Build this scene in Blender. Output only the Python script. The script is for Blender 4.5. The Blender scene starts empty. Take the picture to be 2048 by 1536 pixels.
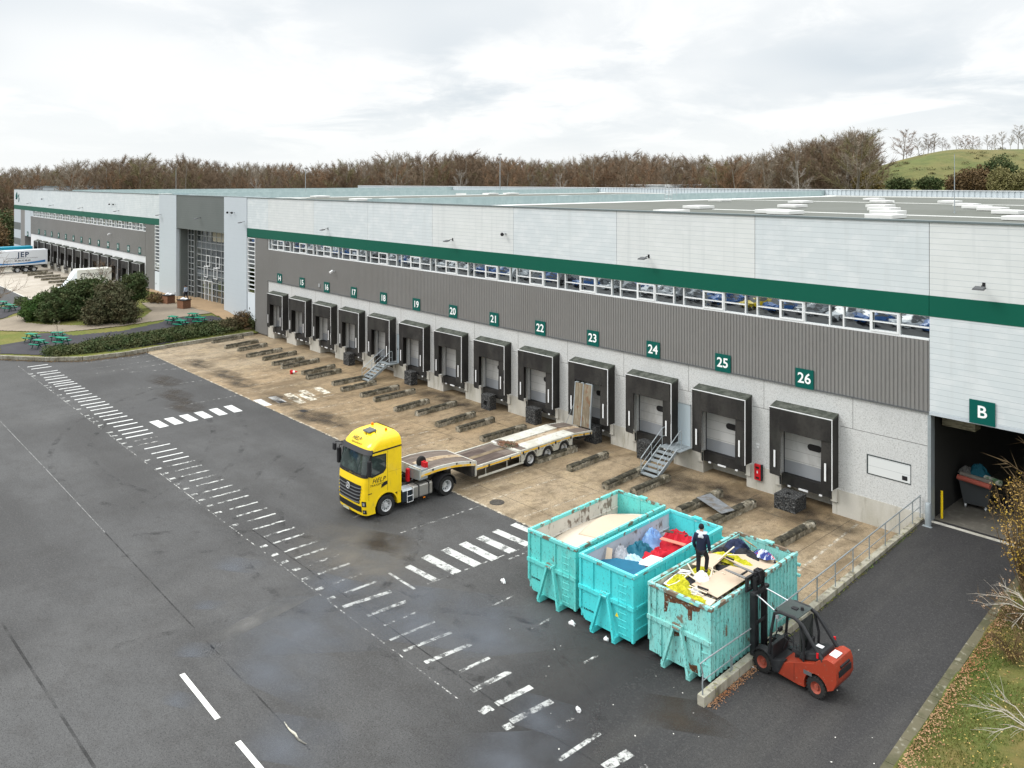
import bpy, bmesh, math, random
from mathutils import Vector, Matrix, noise, Euler
R_ = math.radians
PI = math.pi
random.seed(7)
scene = bpy.context.scene
COL = scene.collection

# ------------------------------------------------------------------ camera, sky, sun, exposure
# x runs along the warehouse wall, y towards it (the wall stands on y = 39), z up. Camera 16.5 m up, level.
HC = 16.5
cam_d = bpy.data.cameras.new('camera')
cam = bpy.data.objects.new('camera', cam_d); COL.objects.link(cam)
cam.location = (0, 0, HC)
cam.rotation_euler = (PI / 2, 0, R_(47.52))
cam_d.sensor_width = 36.0
cam_d.lens = 1626.18 / 2048 * 36
cam_d.shift_y = -(768 - 361) / 2048
cam_d.clip_start = 0.5
cam_d.clip_end = 6000
scene.camera = cam
scene.view_settings.view_transform = 'Standard'
scene.view_settings.look = 'None'
scene.view_settings.exposure = 0.33
scene.view_settings.gamma = 1.0
scene.render.resolution_x = 1024
scene.render.resolution_y = 768

SUN_EL, SUN_AZ = R_(42), R_(228)      # azimuth of the sun's direction, from +x counter-clockwise
world = bpy.data.worlds.new('World'); scene.world = world
world.use_nodes = True
nt = world.node_tree; nt.nodes.clear()
def wn(t, **k):
    n = nt.nodes.new(t)
    for a, b in k.items(): setattr(n, a, b)
    return n
sky = wn('ShaderNodeTexSky', sky_type='NISHITA'); sky.sun_disc = False
sky.sun_elevation = SUN_EL; sky.sun_rotation = PI / 2 - SUN_AZ
skys = wn('ShaderNodeVectorMath', operation='SCALE'); skys.inputs['Scale'].default_value = 0.09
nt.links.new(sky.outputs[0], skys.inputs[0])
tc = wn('ShaderNodeTexCoord'); sep = wn('ShaderNodeSeparateXYZ'); nt.links.new(tc.outputs['Generated'], sep.inputs[0])
# flat cloud deck: direction / (z + small) gives the place on the deck
zc = wn('ShaderNodeMath', operation='MAXIMUM'); zc.inputs[1].default_value = 0.0; nt.links.new(sep.outputs['Z'], zc.inputs[0])
za = wn('ShaderNodeMath', operation='ADD'); za.inputs[1].default_value = 0.22; nt.links.new(zc.outputs[0], za.inputs[0])
dx = wn('ShaderNodeMath', operation='DIVIDE'); nt.links.new(sep.outputs['X'], dx.inputs[0]); nt.links.new(za.outputs[0], dx.inputs[1])
dy = wn('ShaderNodeMath', operation='DIVIDE'); nt.links.new(sep.outputs['Y'], dy.inputs[0]); nt.links.new(za.outputs[0], dy.inputs[1])
cmb = wn('ShaderNodeCombineXYZ'); nt.links.new(dx.outputs[0], cmb.inputs[0]); nt.links.new(dy.outputs[0], cmb.inputs[1])
cmb.inputs[2].default_value = 3.3
def wnoise(scale, det, rough, dist=0.0):
    n = wn('ShaderNodeTexNoise'); n.inputs['Scale'].default_value = scale; n.inputs['Detail'].default_value = det
    n.inputs['Roughness'].default_value = rough; n.inputs['Distortion'].default_value = dist
    nt.links.new(cmb.outputs[0], n.inputs['Vector']); return n
def wramp(src, lo, hi):
    r = wn('ShaderNodeMapRange'); r.interpolation_type = 'SMOOTHSTEP'; r.inputs['From Min'].default_value = lo; r.inputs['From Max'].default_value = hi
    nt.links.new(src, r.inputs['Value']); return r
def wmix(fac, a, b):
    m = wn('ShaderNodeMix', data_type='RGBA')
    nt.links.new(fac, m.inputs['Factor'])
    for s, v in ((6, a), (7, b)):
        if isinstance(v, tuple): m.inputs[s].default_value = (*v, 1)
        else: nt.links.new(v, m.inputs[s])
    return m.outputs[2]
n1 = wramp(wnoise(1.15, 9, 0.56, 0.25).outputs['Fac'], 0.46, 0.61)
n2 = wramp(wnoise(2.3, 9, 0.62, 0.6).outputs['Fac'], 0.42, 0.60)
n3 = wramp(wnoise(0.45, 3, 0.5).outputs['Fac'], 0.35, 0.65)
clear = (0.62, 0.71, 0.78)
cloud = wmix(n2.outputs[0], (0.88, 0.885, 0.88), (0.63, 0.675, 0.71))
c2 = wmix(n1.outputs[0], cloud, (0.50, 0.565, 0.62))
c3 = wmix(n3.outputs[0], (0.83, 0.84, 0.84), c2)
hz = wramp(sep.outputs['Z'], 0.0, 0.12)
c4 = wmix(hz.outputs[0], (0.79, 0.81, 0.815), c3)
# an overcast sky is brighter overhead than near the horizon
br = wn('ShaderNodeMapRange'); br.inputs['From Min'].default_value = 0.22; br.inputs['From Max'].default_value = 0.95
br.inputs['To Min'].default_value = 1.0; br.inputs['To Max'].default_value = 3.1
nt.links.new(sep.outputs['Z'], br.inputs['Value'])
sc = wn('ShaderNodeVectorMath', operation='SCALE'); nt.links.new(c4, sc.inputs[0]); nt.links.new(br.outputs[0], sc.inputs['Scale'])
ad = wn('ShaderNodeMix', data_type='RGBA'); ad.inputs['Factor'].default_value = 0.06
nt.links.new(sc.outputs[0], ad.inputs[6]); nt.links.new(skys.outputs[0], ad.inputs[7])
bg = wn('ShaderNodeBackground'); nt.links.new(ad.outputs[2], bg.inputs['Color']); bg.inputs['Strength'].default_value = 1.0
wo = wn('ShaderNodeOutputWorld'); nt.links.new(bg.outputs[0], wo.inputs['Surface'])

sun_d = bpy.data.lights.new('sun', 'SUN'); sun = bpy.data.objects.new('sun', sun_d); COL.objects.link(sun)
sun_d.energy = 1.25; sun_d.angle = R_(20); sun_d.color = (1.0, 0.97, 0.93)
sdir = Vector((math.cos(SUN_AZ) * math.cos(SUN_EL), math.sin(SUN_AZ) * math.cos(SUN_EL), math.sin(SUN_EL)))
sun.rotation_euler = (-sdir).to_track_quat('-Z', 'Y').to_euler()
sun.location = (0, 0, 60)

# ------------------------------------------------------------------ camera calibration: picture point -> ground point
FX = 1626.18; UX, UY = (0.675314, 0.737530), (-0.737530, 0.675314)
def at(u, v, z=0.0):
    d = FX * (HC - z) / (v - 361.0); r = (u - 1024.0) / FX * d
    return Vector((r * UX[0] + d * UY[0], r * UX[1] + d * UY[1], z))
def far(u, d, z=0.0):
    r = (u - 1024.0) / FX * d
    return Vector((r * UX[0] + d * UY[0], r * UX[1] + d * UY[1], z))
def ground(u, v, fn):
    z = 0.0
    for _ in range(12):
        p = at(u, v, z); z = 0.5 * z + 0.5 * fn(p.x, p.y)
    return Vector((p.x, p.y, fn(p.x, p.y)))

# ------------------------------------------------------------------ materials
MATS = {}
def M(name, col, rough=0.7, metal=0.0, layers=(), bump=None, spec=0.22, coord='Object', glass=None, coat=0.0, lines=(), rnd=False):
    """layers: (scale, (sx,sy,sz), lo, hi, strength, colour); lines: (axis, period, width, colour, offset)"""
    if name in MATS: return MATS[name]
    m = bpy.data.materials.new(name); m.use_nodes = True; MATS[name] = m
    t = m.node_tree; b = t.nodes['Principled BSDF']
    b.inputs['Roughness'].default_value = rough; b.inputs['Metallic'].default_value = metal
    b.inputs['Specular IOR Level'].default_value = spec; b.inputs['Coat Weight'].default_value = coat
    m.diffuse_color = (*col, 1)
    co = t.nodes.new('ShaderNodeTexCoord').outputs[coord]
    if rnd:      # every copy gets its own piece of the pattern
        oi = t.nodes.new('ShaderNodeObjectInfo'); k_ = t.nodes.new('ShaderNodeMath'); k_.operation = 'MULTIPLY'; k_.inputs[1].default_value = 61.0; t.links.new(oi.outputs['Random'], k_.inputs[0])
        va = t.nodes.new('ShaderNodeVectorMath'); va.operation = 'ADD'; t.links.new(co, va.inputs[0]); t.links.new(k_.outputs[0], va.inputs[1]); co_n = va.outputs[0]
    else: co_n = co
    rgb = t.nodes.new('ShaderNodeRGB'); rgb.outputs[0].default_value = (*col, 1); cur = rgb.outputs[0]
    def mixin(fac, c, cur):
        x = t.nodes.new('ShaderNodeMix'); x.data_type = 'RGBA'; t.links.new(fac, x.inputs['Factor'])
        t.links.new(cur, x.inputs[6]); x.inputs[7].default_value = (*c, 1); return x.outputs[2]
    for i, (s, st, lo, hi, k, c) in enumerate(layers):
        mp = t.nodes.new('ShaderNodeMapping'); mp.inputs['Scale'].default_value = st; mp.inputs['Location'].default_value = (i * 7.3, i * 3.1, i * 5.7)
        t.links.new(co_n, mp.inputs['Vector'])
        n = t.nodes.new('ShaderNodeTexNoise'); n.inputs['Scale'].default_value = s; n.inputs['Detail'].default_value = 5 if s < 20 else 2
        n.inputs['Roughness'].default_value = 0.6
        t.links.new(mp.outputs[0], n.inputs['Vector'])
        r = t.nodes.new('ShaderNodeMapRange'); r.inputs['From Min'].default_value = lo; r.inputs['From Max'].default_value = hi; r.inputs['To Max'].default_value = k
        t.links.new(n.outputs['Fac'], r.inputs['Value']); cur = mixin(r.outputs[0], c, cur)
    for ax, per, w, c, off in lines:
        sp = t.nodes.new('ShaderNodeSeparateXYZ'); t.links.new(co, sp.inputs[0])
        a = t.nodes.new('ShaderNodeMath'); a.operation = 'ADD'; a.inputs[1].default_value = off; t.links.new(sp.outputs[ax], a.inputs[0])
        mo = t.nodes.new('ShaderNodeMath'); mo.operation = 'FLOORED_MODULO'; mo.inputs[1].default_value = per; t.links.new(a.outputs[0], mo.inputs[0])
        lt = t.nodes.new('ShaderNodeMath'); lt.operation = 'LESS_THAN'; lt.inputs[1].default_value = w; t.links.new(mo.outputs[0], lt.inputs[0])
        cur = mixin(lt.outputs[0], c, cur)
    t.links.new(cur, b.inputs['Base Color'])
    if bump:
        s, k, dist = bump[:3]
        mp = t.nodes.new('ShaderNodeMapping'); mp.inputs['Scale'].default_value = bump[3] if len(bump) > 3 else (1, 1, 1); t.links.new(co, mp.inputs['Vector'])
        n = t.nodes.new('ShaderNodeTexNoise'); n.inputs['Scale'].default_value = s; n.inputs['Detail'].default_value = 3
        t.links.new(mp.outputs[0], n.inputs['Vector'])
        bp = t.nodes.new('ShaderNodeBump'); bp.inputs['Strength'].default_value = k; bp.inputs['Distance'].default_value = dist
        t.links.new(n.outputs['Fac'], bp.inputs['Height']); t.links.new(bp.outputs[0], b.inputs['Normal'])
    return m
def worn(name, col, scale=3.0, lo=0.42, hi=0.5, rough=0.8, base=0.0):
    """road paint with worn holes through which the road shows"""
    if name in MATS: return MATS[name]
    m = M(name, col, rough, layers=((9, (1, 1, 1), 0.45, 0.7, 0.6, tuple(c * 0.55 for c in col)),))
    t = m.node_tree; b = t.nodes['Principled BSDF']
    co = t.nodes.new('ShaderNodeTexCoord').outputs['Object']
    n = t.nodes.new('ShaderNodeTexNoise'); n.inputs['Scale'].default_value = scale; n.inputs['Detail'].default_value = 8; n.inputs['Roughness'].default_value = 0.7
    t.links.new(co, n.inputs['Vector'])
    r = t.nodes.new('ShaderNodeMapRange'); r.inputs['From Min'].default_value = lo; r.inputs['From Max'].default_value = hi; r.inputs['To Min'].default_value = base
    t.links.new(n.outputs['Fac'], r.inputs['Value']); t.links.new(r.outputs[0], b.inputs['Alpha'])
    return m
def stain(name, col, scale, lo, hi, k, rough=0.7):
    """a thin film on the ground whose density is a soft noise"""
    m = M(name, col, rough)
    t = m.node_tree; b = t.nodes['Principled BSDF']; tcn = t.nodes.new('ShaderNodeTexCoord')
    n = t.nodes.new('ShaderNodeTexNoise'); n.inputs['Scale'].default_value = scale; n.inputs['Detail'].default_value = 6
    t.links.new(tcn.outputs['Object'], n.inputs['Vector'])
    r = t.nodes.new('ShaderNodeMapRange'); r.inputs['From Min'].default_value = lo; r.inputs['From Max'].default_value = hi
    t.links.new(n.outputs['Fac'], r.inputs['Value'])
    # falls off to the sheet's rim
    ge = t.nodes.new('ShaderNodeVectorMath'); ge.operation = 'SUBTRACT'; ge.inputs[1].default_value = (0.5, 0.5, 0.5)
    t.links.new(tcn.outputs['Generated'], ge.inputs[0])
    s0 = t.nodes.new('ShaderNodeSeparateXYZ'); t.links.new(ge.outputs[0], s0.inputs[0])
    cx = t.nodes.new('ShaderNodeCombineXYZ'); t.links.new(s0.outputs[0], cx.inputs[0]); t.links.new(s0.outputs[1], cx.inputs[1])
    ln = t.nodes.new('ShaderNodeVectorMath'); ln.operation = 'LENGTH'; t.links.new(cx.outputs[0], ln.inputs[0])
    f = t.nodes.new('ShaderNodeMapRange'); f.interpolation_type = 'SMOOTHSTEP'; f.inputs['From Min'].default_value = 0.08; f.inputs['From Max'].default_value = 0.49
    f.inputs['To Min'].default_value = k; f.inputs['To Max'].default_value = 0; t.links.new(ln.outputs['Value'], f.inputs['Value'])
    mu = t.nodes.new('ShaderNodeMath'); mu.operation = 'MULTIPLY'; t.links.new(r.outputs[0], mu.inputs[0]); t.links.new(f.outputs[0], mu.inputs[1])
    t.links.new(mu.outputs[0], b.inputs['Alpha'])
    return m

# ------------------------------------------------------------------ mesh helpers
class MB:
    def __init__(s): s.v = []; s.f = []; s.mi = []; s.X = Matrix.Identity(4); s.m = 0
    def at(s, loc=(0, 0, 0), rz=0, rx=0, ry=0): s.X = Matrix.Translation(loc) @ Euler((rx, ry, rz)).to_matrix().to_4x4(); return s
    def add(s, vs, fs):
        o = len(s.v); s.v += [s.X @ Vector(p) for p in vs]; s.f += [[i + o for i in f] for f in fs]; s.mi += [s.m] * len(fs); return s
    def box(s, x0, x1, y0, y1, z0, z1):
        return s.add([(x0, y0, z0), (x1, y0, z0), (x1, y1, z0), (x0, y1, z0), (x0, y0, z1), (x1, y0, z1), (x1, y1, z1), (x0, y1, z1)],
                     [(0, 3, 2, 1), (4, 5, 6, 7), (0, 1, 5, 4), (1, 2, 6, 5), (2, 3, 7, 6), (3, 0, 4, 7)])
    def hexa(s, lo, hi):   # two quads (bottom, top), each counter-clockwise from above
        return s.add(list(lo) + list(hi), [(0, 3, 2, 1), (4, 5, 6, 7), (0, 1, 5, 4), (1, 2, 6, 5), (2, 3, 7, 6), (3, 0, 4, 7)])
    def bar(s, p, q, w, h=None):   # rectangular bar between two points
        h = h or w; p = Vector(p); q = Vector(q); d = (q - p).normalized()
        up = Vector((0, 0, 1)) if abs(d.z) < 0.95 else Vector((0, 1, 0))
        a = d.cross(up).normalized() * w / 2; b = a.cross(d).normalized() * h / 2
        return s.add([p - a - b, p + a - b, p + a + b, p - a + b, q - a - b, q + a - b, q + a + b, q - a + b],
                     [(0, 3, 2, 1), (4, 5, 6, 7), (0, 1, 5, 4), (1, 2, 6, 5), (2, 3, 7, 6), (3, 0, 4, 7)])
    def tube(s, pts, r, n=8, closed=False, caps=True):
        pts = [Vector(p) for p in pts]; rs = r if isinstance(r, (list, tuple)) else [r] * len(pts)
        vs = []; fs = []; prev = None
        for i, p in enumerate(pts):
            a = pts[(i - 1) % len(pts)] if (i or closed) else p; b = pts[(i + 1) % len(pts)] if (i < len(pts) - 1 or closed) else p
            d = (b - a); d = d.normalized() if d.length > 1e-9 else Vector((0, 0, 1))
            if prev is None:
                up = Vector((0, 0, 1)) if abs(d.z) < 0.9 else Vector((0, 1, 0)); e = d.cross(up).normalized()
            else:
                e = (prev - d * prev.dot(d)); e = e.normalized() if e.length > 1e-6 else d.orthogonal().normalized()
            prev = e; g = d.cross(e)
            vs += [p + (e * math.cos(2 * PI * k / n) + g * math.sin(2 * PI * k / n)) * rs[i] for k in range(n)]
        m = len(pts)
        for i in range(m if closed else m - 1):
            j = (i + 1) % m
            fs += [(i * n + k, i * n + (k + 1) % n, j * n + (k + 1) % n, j * n + k) for k in range(n)]
        if caps and not closed: fs += [tuple(range(n))[::-1], tuple(range((m - 1) * n, m * n))]
        return s.add(vs, fs)
    def lathe(s, prof, axis='x', n=28, c=(0, 0, 0), caps=True):   # prof: (offset along axis, radius)
        vs = []; fs = []; c = Vector(c)
        for o, r in prof:
            for k in range(n):
                a = 2 * PI * k / n; p, q = r * math.cos(a), r * math.sin(a)
                vs.append(c + (Vector((o, p, q)) if axis == 'x' else Vector((q, o, p)) if axis == 'y' else Vector((p, q, o))))
        for i in range(len(prof) - 1):
            fs += [(i * n + k, (i + 1) * n + k, (i + 1) * n + (k + 1) % n, i * n + (k + 1) % n)[::-1] for k in range(n)]
        if caps: fs += [tuple(range(n))[::-1], tuple(range((len(prof) - 1) * n, len(prof) * n))]
        return s.add(vs, fs)
    def prism(s, poly, a0, a1, axis='x'):   # poly in the two other axes
        def P(p, a): return (a, p[0], p[1]) if axis == 'x' else (p[0], a, p[1]) if axis == 'y' else (p[0], p[1], a)
        n = len(poly)
        return s.add([P(p, a0) for p in poly] + [P(p, a1) for p in poly],
                     [tuple(range(n))[::-1], tuple(range(n, 2 * n))] + [(i, (i + 1) % n, n + (i + 1) % n, n + i) for i in range(n)])
    def grid(s, fn, nu, nv):
        vs = [fn(i / nu, j / nv) for i in range(nu + 1) for j in range(nv + 1)]
        return s.add(vs, [(i * (nv + 1) + j, (i + 1) * (nv + 1) + j, (i + 1) * (nv + 1) + j + 1, i * (nv + 1) + j + 1) for i in range(nu) for j in range(nv)])
    def quad(s, a, b, c, d): return s.add([a, b, c, d], [(0, 1, 2, 3)])
    def blob(s, c, r, n=10, seed=0, amp=0.2, fr=1.3):
        c = Vector(c); r = Vector(r) if not isinstance(r, (int, float)) else Vector((r, r, r))
        def fn(u, v):
            th = u * 2 * PI; ph = (v - 0.5) * PI
            d = Vector((math.cos(ph) * math.cos(th), math.cos(ph) * math.sin(th), math.sin(ph)))
            k = 1 + amp * noise.noise(d * fr + Vector((seed, seed * 2.1, 0)))
            return c + Vector((d.x * r.x, d.y * r.y, d.z * r.z)) * k
        return s.grid(fn, 2 * n, n)
    def mesh(s, name, mats):
        me = bpy.data.meshes.new(name); me.from_pydata([tuple(v) for v in s.v], [], s.f)
        for m in (mats if isinstance(mats, (list, tuple)) else [mats]): me.materials.append(m)
        me.polygons.foreach_set('material_index', s.mi); me.update(); return me
    def build(s, name, mats, parent=None, smooth=False, bevel=0, auto=None, loc=None, world=False, fix=True, seg=2):
        me = s.mesh(name, mats)
        if fix:
            bm = bmesh.new(); bm.from_mesh(me)
            if smooth: bmesh.ops.remove_doubles(bm, verts=bm.verts, dist=1e-4)
            bmesh.ops.recalc_face_normals(bm, faces=bm.faces); bm.to_mesh(me); bm.free()
        if smooth:
            me.polygons.foreach_set('use_smooth', [True] * len(me.polygons))
            me.set_sharp_from_angle(angle=R_(auto or 40))
        o = bpy.data.objects.new(name, me); COL.objects.link(o)
        if parent:
            o.parent = parent
            if world: o.location = parent.matrix_basis.inverted() @ Vector((0, 0, 0)); o.rotation_euler = (0, 0, -parent.rotation_euler.z)
        if loc is not None: o.location = loc
        if bevel:
            b = o.modifiers.new('bevel', 'BEVEL'); b.width = bevel; b.segments = seg; b.limit_method = 'ANGLE'; b.angle_limit = R_(35)
        return o
def tag(o, label=None, cat=None, group=None, kind=None):
    if label: o['label'] = label
    if cat: o['category'] = cat
    if group: o['group'] = group
    if kind: o['kind'] = kind
    return o
def thing(name, loc, label, cat, group=None, rz=0):
    o = bpy.data.objects.new(name, None); COL.objects.link(o); o.location = loc; o.rotation_euler = (0, 0, rz); o.empty_display_size = 0.3
    return tag(o, label, cat, group)
def copy_tree(o, parent=None):
    c = o.copy(); COL.objects.link(c); c.parent = parent
    for ch in list(o.children): copy_tree(ch, c)
    return c
def again(o, loc, rz=None, label=None, scale=None):
    c = copy_tree(o); c.location = loc
    if rz is not None: c.rotation_euler = (0, 0, rz)
    if label: c['label'] = label
    if scale: c.scale = scale if isinstance(scale, tuple) else (scale,) * 3
    return c
def cut(o, cutters):
    """boolean difference, baked into the mesh"""
    for c in cutters:
        b = o.modifiers.new('cut', 'BOOLEAN'); b.operation = 'DIFFERENCE'; b.object = c; b.solver = 'EXACT'
    bpy.context.view_layer.update(); dg = bpy.context.evaluated_depsgraph_get()
    me = bpy.data.meshes.new_from_object(o.evaluated_get(dg)); old = o.data; o.modifiers.clear(); o.data = me
    bpy.data.meshes.remove(old)
    for c in cutters:
        d = c.data; bpy.data.objects.remove(c); bpy.data.meshes.remove(d)
def baked(o):
    bpy.context.view_layer.update(); dg = bpy.context.evaluated_depsgraph_get()
    me = bpy.data.meshes.new_from_object(o.evaluated_get(dg)); o.modifiers.clear(); o.data = me; return o
FONT = None
def text(txt, size, mat, parent, X, name='lettering', shear=0.0, bold=0.0, spacing=1.0, depth=0.004):
    """letters as a mesh, standing in the x-z plane of matrix X, centred"""
    c = bpy.data.curves.new('t', 'FONT'); c.body = txt; c.size = size; c.align_x = 'CENTER'; c.align_y = 'CENTER'; c.extrude = depth; c.shear = shear; c.offset = bold
    c.space_character = spacing; c.resolution_u = 3
    o = bpy.data.objects.new('t', c); COL.objects.link(o); bpy.context.view_layer.update()
    me = bpy.data.meshes.new_from_object(o.evaluated_get(bpy.context.evaluated_depsgraph_get()))
    bpy.data.objects.remove(o); bpy.data.curves.remove(c)
    me.name = name; me.transform(X @ Matrix.Rotation(PI / 2, 4, 'X')); me.materials.clear(); me.materials.append(mat)
    q = bpy.data.objects.new(name, me); COL.objects.link(q); q.parent = parent; return q
def T(x, y, z, rz=0.0, rx=0.0): return Matrix.Translation((x, y, z)) @ Matrix.Rotation(rz, 4, 'Z') @ Matrix.Rotation(rx, 4, 'X')
# ------------------------------------------------------------------ palette
G = lambda v: (v, v, v)
ASPH = (
    (0.035, (1, 1, 1), 0.42, 0.60, 0.8, (0.0850, 0.0857, 0.0857)),
    (0.10, (1, 2.2, 1), 0.44, 0.62, 0.65, (0.0360, 0.0353, 0.0346)),
    (0.30, (1, 0.22, 1), 0.52, 0.70, 0.40, (0.0972, 0.0965, 0.0950)),
    (0.45, (0.14, 1, 1), 0.5, 0.68, 0.45, (0.0396, 0.0389, 0.0382)),
    (1.6, (1, 1, 1), 0.48, 0.7, 0.35, (0.0396, 0.0374, 0.0346)),
    (12, (1, 1, 1), 0.48, 0.72, 0.5, (0.1188, 0.1174, 0.1152)),
    (26, (1, 1, 1), 0.50, 0.66, 0.7, (0.0187, 0.0187, 0.0187)))
m_asph = M('asphalt', (0.058, 0.058, 0.0585), 0.66, layers=ASPH, bump=(50, 0.5, 0.012))
m_ramp = M('ramp_asphalt', (0.0364, 0.0357, 0.0364), 0.7, layers=(
    (0.3, (1.8, 0.25, 1), 0.45, 0.68, 0.6, (0.0644, 0.0623, 0.0574)),
    (0.9, (1.2, 0.5, 1), 0.5, 0.68, 0.4, (0.0252, 0.0245, 0.0245)),
    (14, (1, 1, 1), 0.5, 0.7, 0.55, (0.0805, 0.0791, 0.0770)),
    (30, (1, 1, 1), 0.5, 0.66, 0.6, (0.0119, 0.0119, 0.0126))), bump=(50, 0.5, 0.012))
m_patio = M('patio_asphalt', (0.0440, 0.0424, 0.0480), 0.9, layers=((0.5, (1, 1, 1), 0.4, 0.7, 0.5, (0.0680, 0.0664, 0.0720)), (18, (1, 1, 1), 0.5, 0.7, 0.4, (0.0240, 0.0240, 0.0240))))
m_apron = M('apron_concrete', (0.3182, 0.2322, 0.1376), 0.62, layers=(
    (0.045, (1, 0.6, 1), 0.45, 0.60, 0.75, (0.3698, 0.3096, 0.2236)),
    (0.24, (1.3, 0.65, 1), 0.44, 0.62, 0.75, (0.1376, 0.0963, 0.0533)),
    (0.8, (1.4, 0.55, 1), 0.49, 0.66, 0.50, (0.1032, 0.0757, 0.0447)),
    (0.9, (0.7, 0.9, 1), 0.52, 0.70, 0.5, (0.4300, 0.3354, 0.2021)),
    (2.6, (1, 0.8, 1), 0.50, 0.68, 0.5, (0.0903, 0.0688, 0.0430)),
    (1.7, (1.8, 0.6, 1), 0.56, 0.72, 0.30, (0.4472, 0.3784, 0.2666)),
    (8, (1, 1, 1), 0.5, 0.68, 0.55, (0.1720, 0.1290, 0.0774)),
    (28, (1, 1, 1), 0.5, 0.66, 0.6, (0.0688, 0.0516, 0.0327))),
    bump=(24, 0.5, 0.012), lines=((1, 4.1, 0.03, (0.0602, 0.0473, 0.0344), 0.3), (0, 4.76, 0.03, (0.0774, 0.0602, 0.0430), 23.0 - 0.2)))
m_apronL = M('pale_apron_concrete', (0.4420, 0.3995, 0.3400), 0.7, layers=(
    (0.12, (1, 1, 1), 0.45, 0.65, 0.6, (0.3060, 0.2635, 0.2125)), (0.6, (2, 0.25, 1), 0.52, 0.7, 0.6, (0.2210, 0.1785, 0.1360)), (14, (1, 1, 1), 0.5, 0.7, 0.3, (0.2550, 0.2210, 0.1700))))
m_conc = M('exposed_aggregate_concrete', (0.5152, 0.5255, 0.5204), 0.85, layers=(
    (0.25, (1, 1, 1), 0.45, 0.65, 0.5, (0.4328, 0.4431, 0.4431)), (1.2, (1, 1, 0.25), 0.58, 0.75, 0.45, (0.3400, 0.3503, 0.3400)),
    (16, (1, 1, 1), 0.50, 0.66, 0.65, (0.2473, 0.2473, 0.2421)), (26, (1, 1, 1), 0.52, 0.66, 0.45, (0.7213, 0.7213, 0.7110))), bump=(30, 0.4, 0.01))
m_concL = M('white_concrete', (0.64, 0.65, 0.66), 0.85, layers=((0.3, (1, 1, 1), 0.4, 0.7, 0.4, (0.55, 0.56, 0.57)),))
m_base = M('smooth_stained_concrete', (0.47, 0.455, 0.41), 0.85, layers=(
    (0.8, (1, 1, 0.35), 0.45, 0.65, 0.7, (0.34, 0.325, 0.27)), (2.5, (1.4, 1.4, 0.2), 0.55, 0.7, 0.6, (0.23, 0.215, 0.165)), (12, (1, 1, 1), 0.5, 0.75, 0.3, (0.6, 0.58, 0.53))), bump=(12, 0.2, 0.01))
m_clad = M('white_cladding', (0.5580, 0.6030, 0.6210), 0.42, metal=0.0, layers=((2.0, (1.2, 1, 0.05), 0.54, 0.72, 0.45, (0.47, 0.50, 0.505)), 
    (0.10, (1, 1, 1), 0.42, 0.62, 0.5, (0.4950, 0.5445, 0.5670)), (1.0, (0.9, 1, 1.5), 0.48, 0.62, 0.6, (0.6300, 0.6615, 0.6750)), (3, (1.6, 1, 0.15), 0.62, 0.8, 0.25, (0.4500, 0.4905, 0.4995))),
    lines=((2, 0.262, 0.016, (0.3600, 0.4050, 0.4275), 0.0),))
m_clad_warm = M('white_cladding_faded', (0.60, 0.625, 0.62), 0.42, layers=((0.10, (1, 1, 1), 0.42, 0.62, 0.5, (0.53, 0.56, 0.57)), (1.0, (0.9, 1, 1.5), 0.48, 0.62, 0.5, (0.65, 0.67, 0.67)), (2.0, (1.2, 1, 0.05), 0.54, 0.72, 0.45, (0.47, 0.50, 0.505))), lines=((2, 0.262, 0.016, (0.38, 0.42, 0.44), 0.0),))
m_cladp = M('smooth_light_cladding', (0.4648, 0.5104, 0.5478), 0.45, layers=((0.15, (1, 1, 1), 0.4, 0.65, 0.4, (0.4191, 0.4648, 0.4980)), (5, (1, 1, 0.2), 0.5, 0.7, 0.15, (0.3818, 0.4233, 0.4565))),
    lines=((2, 0.524, 0.01, (0.3901, 0.4316, 0.4565), 0.0),))
m_green = M('green_cladding', (0.0, 0.085, 0.054), 0.5, layers=((0.2, (1, 1, 1), 0.4, 0.65, 0.3, (0.004, 0.10, 0.062)),), lines=((2, 0.262, 0.012, (0.0, 0.085, 0.055), 0.0),))
m_corr = M('grey_corrugated_steel', (0.215, 0.212, 0.206), 0.5, metal=0.1, layers=((0.2, (1, 1, 1), 0.4, 0.65, 0.3, (0.1708, 0.1641, 0.1553)), (6, (1, 1, 0.4), 0.5, 0.7, 0.2, (0.2755, 0.2645, 0.2479))))
m_greyp = M('grey_green_panel', (0.1260, 0.1404, 0.1368), 0.5, layers=((0.3, (1, 1, 1), 0.4, 0.65, 0.5, (0.1008, 0.1152, 0.1116)),), lines=((2, 0.262, 0.014, (0.0864, 0.0936, 0.0936), 0.0),))
m_dgrey = M('dark_grey_steel', (0.095, 0.10, 0.105), 0.5)
m_trim = M('white_window_frame', (0.72, 0.74, 0.75), 0.4, layers=((3, (1, 1, 1), 0.5, 0.7, 0.2, (0.55, 0.56, 0.56)),))
m_cap = M('dark_parapet_trim', (0.13, 0.16, 0.165), 0.5)
m_capl = M('pale_parapet_capping', (0.38, 0.42, 0.43), 0.4, metal=0.2, layers=((0.8, (1, 1, 1), 0.4, 0.65, 0.5, (0.30, 0.34, 0.35)),))
m_roof = M('roof_membrane', (0.1188, 0.1260, 0.1116), 0.85, layers=((0.08, (1, 1, 1), 0.4, 0.65, 0.6, (0.0900, 0.0972, 0.0792)), (1.5, (1, 0.2, 1), 0.5, 0.7, 0.35, (0.1656, 0.1692, 0.1584))))
m_white = M('white_membrane', (0.70, 0.71, 0.69), 0.7, layers=((1.5, (1, 1, 1), 0.45, 0.7, 0.4, (0.55, 0.56, 0.53)),))
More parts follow.
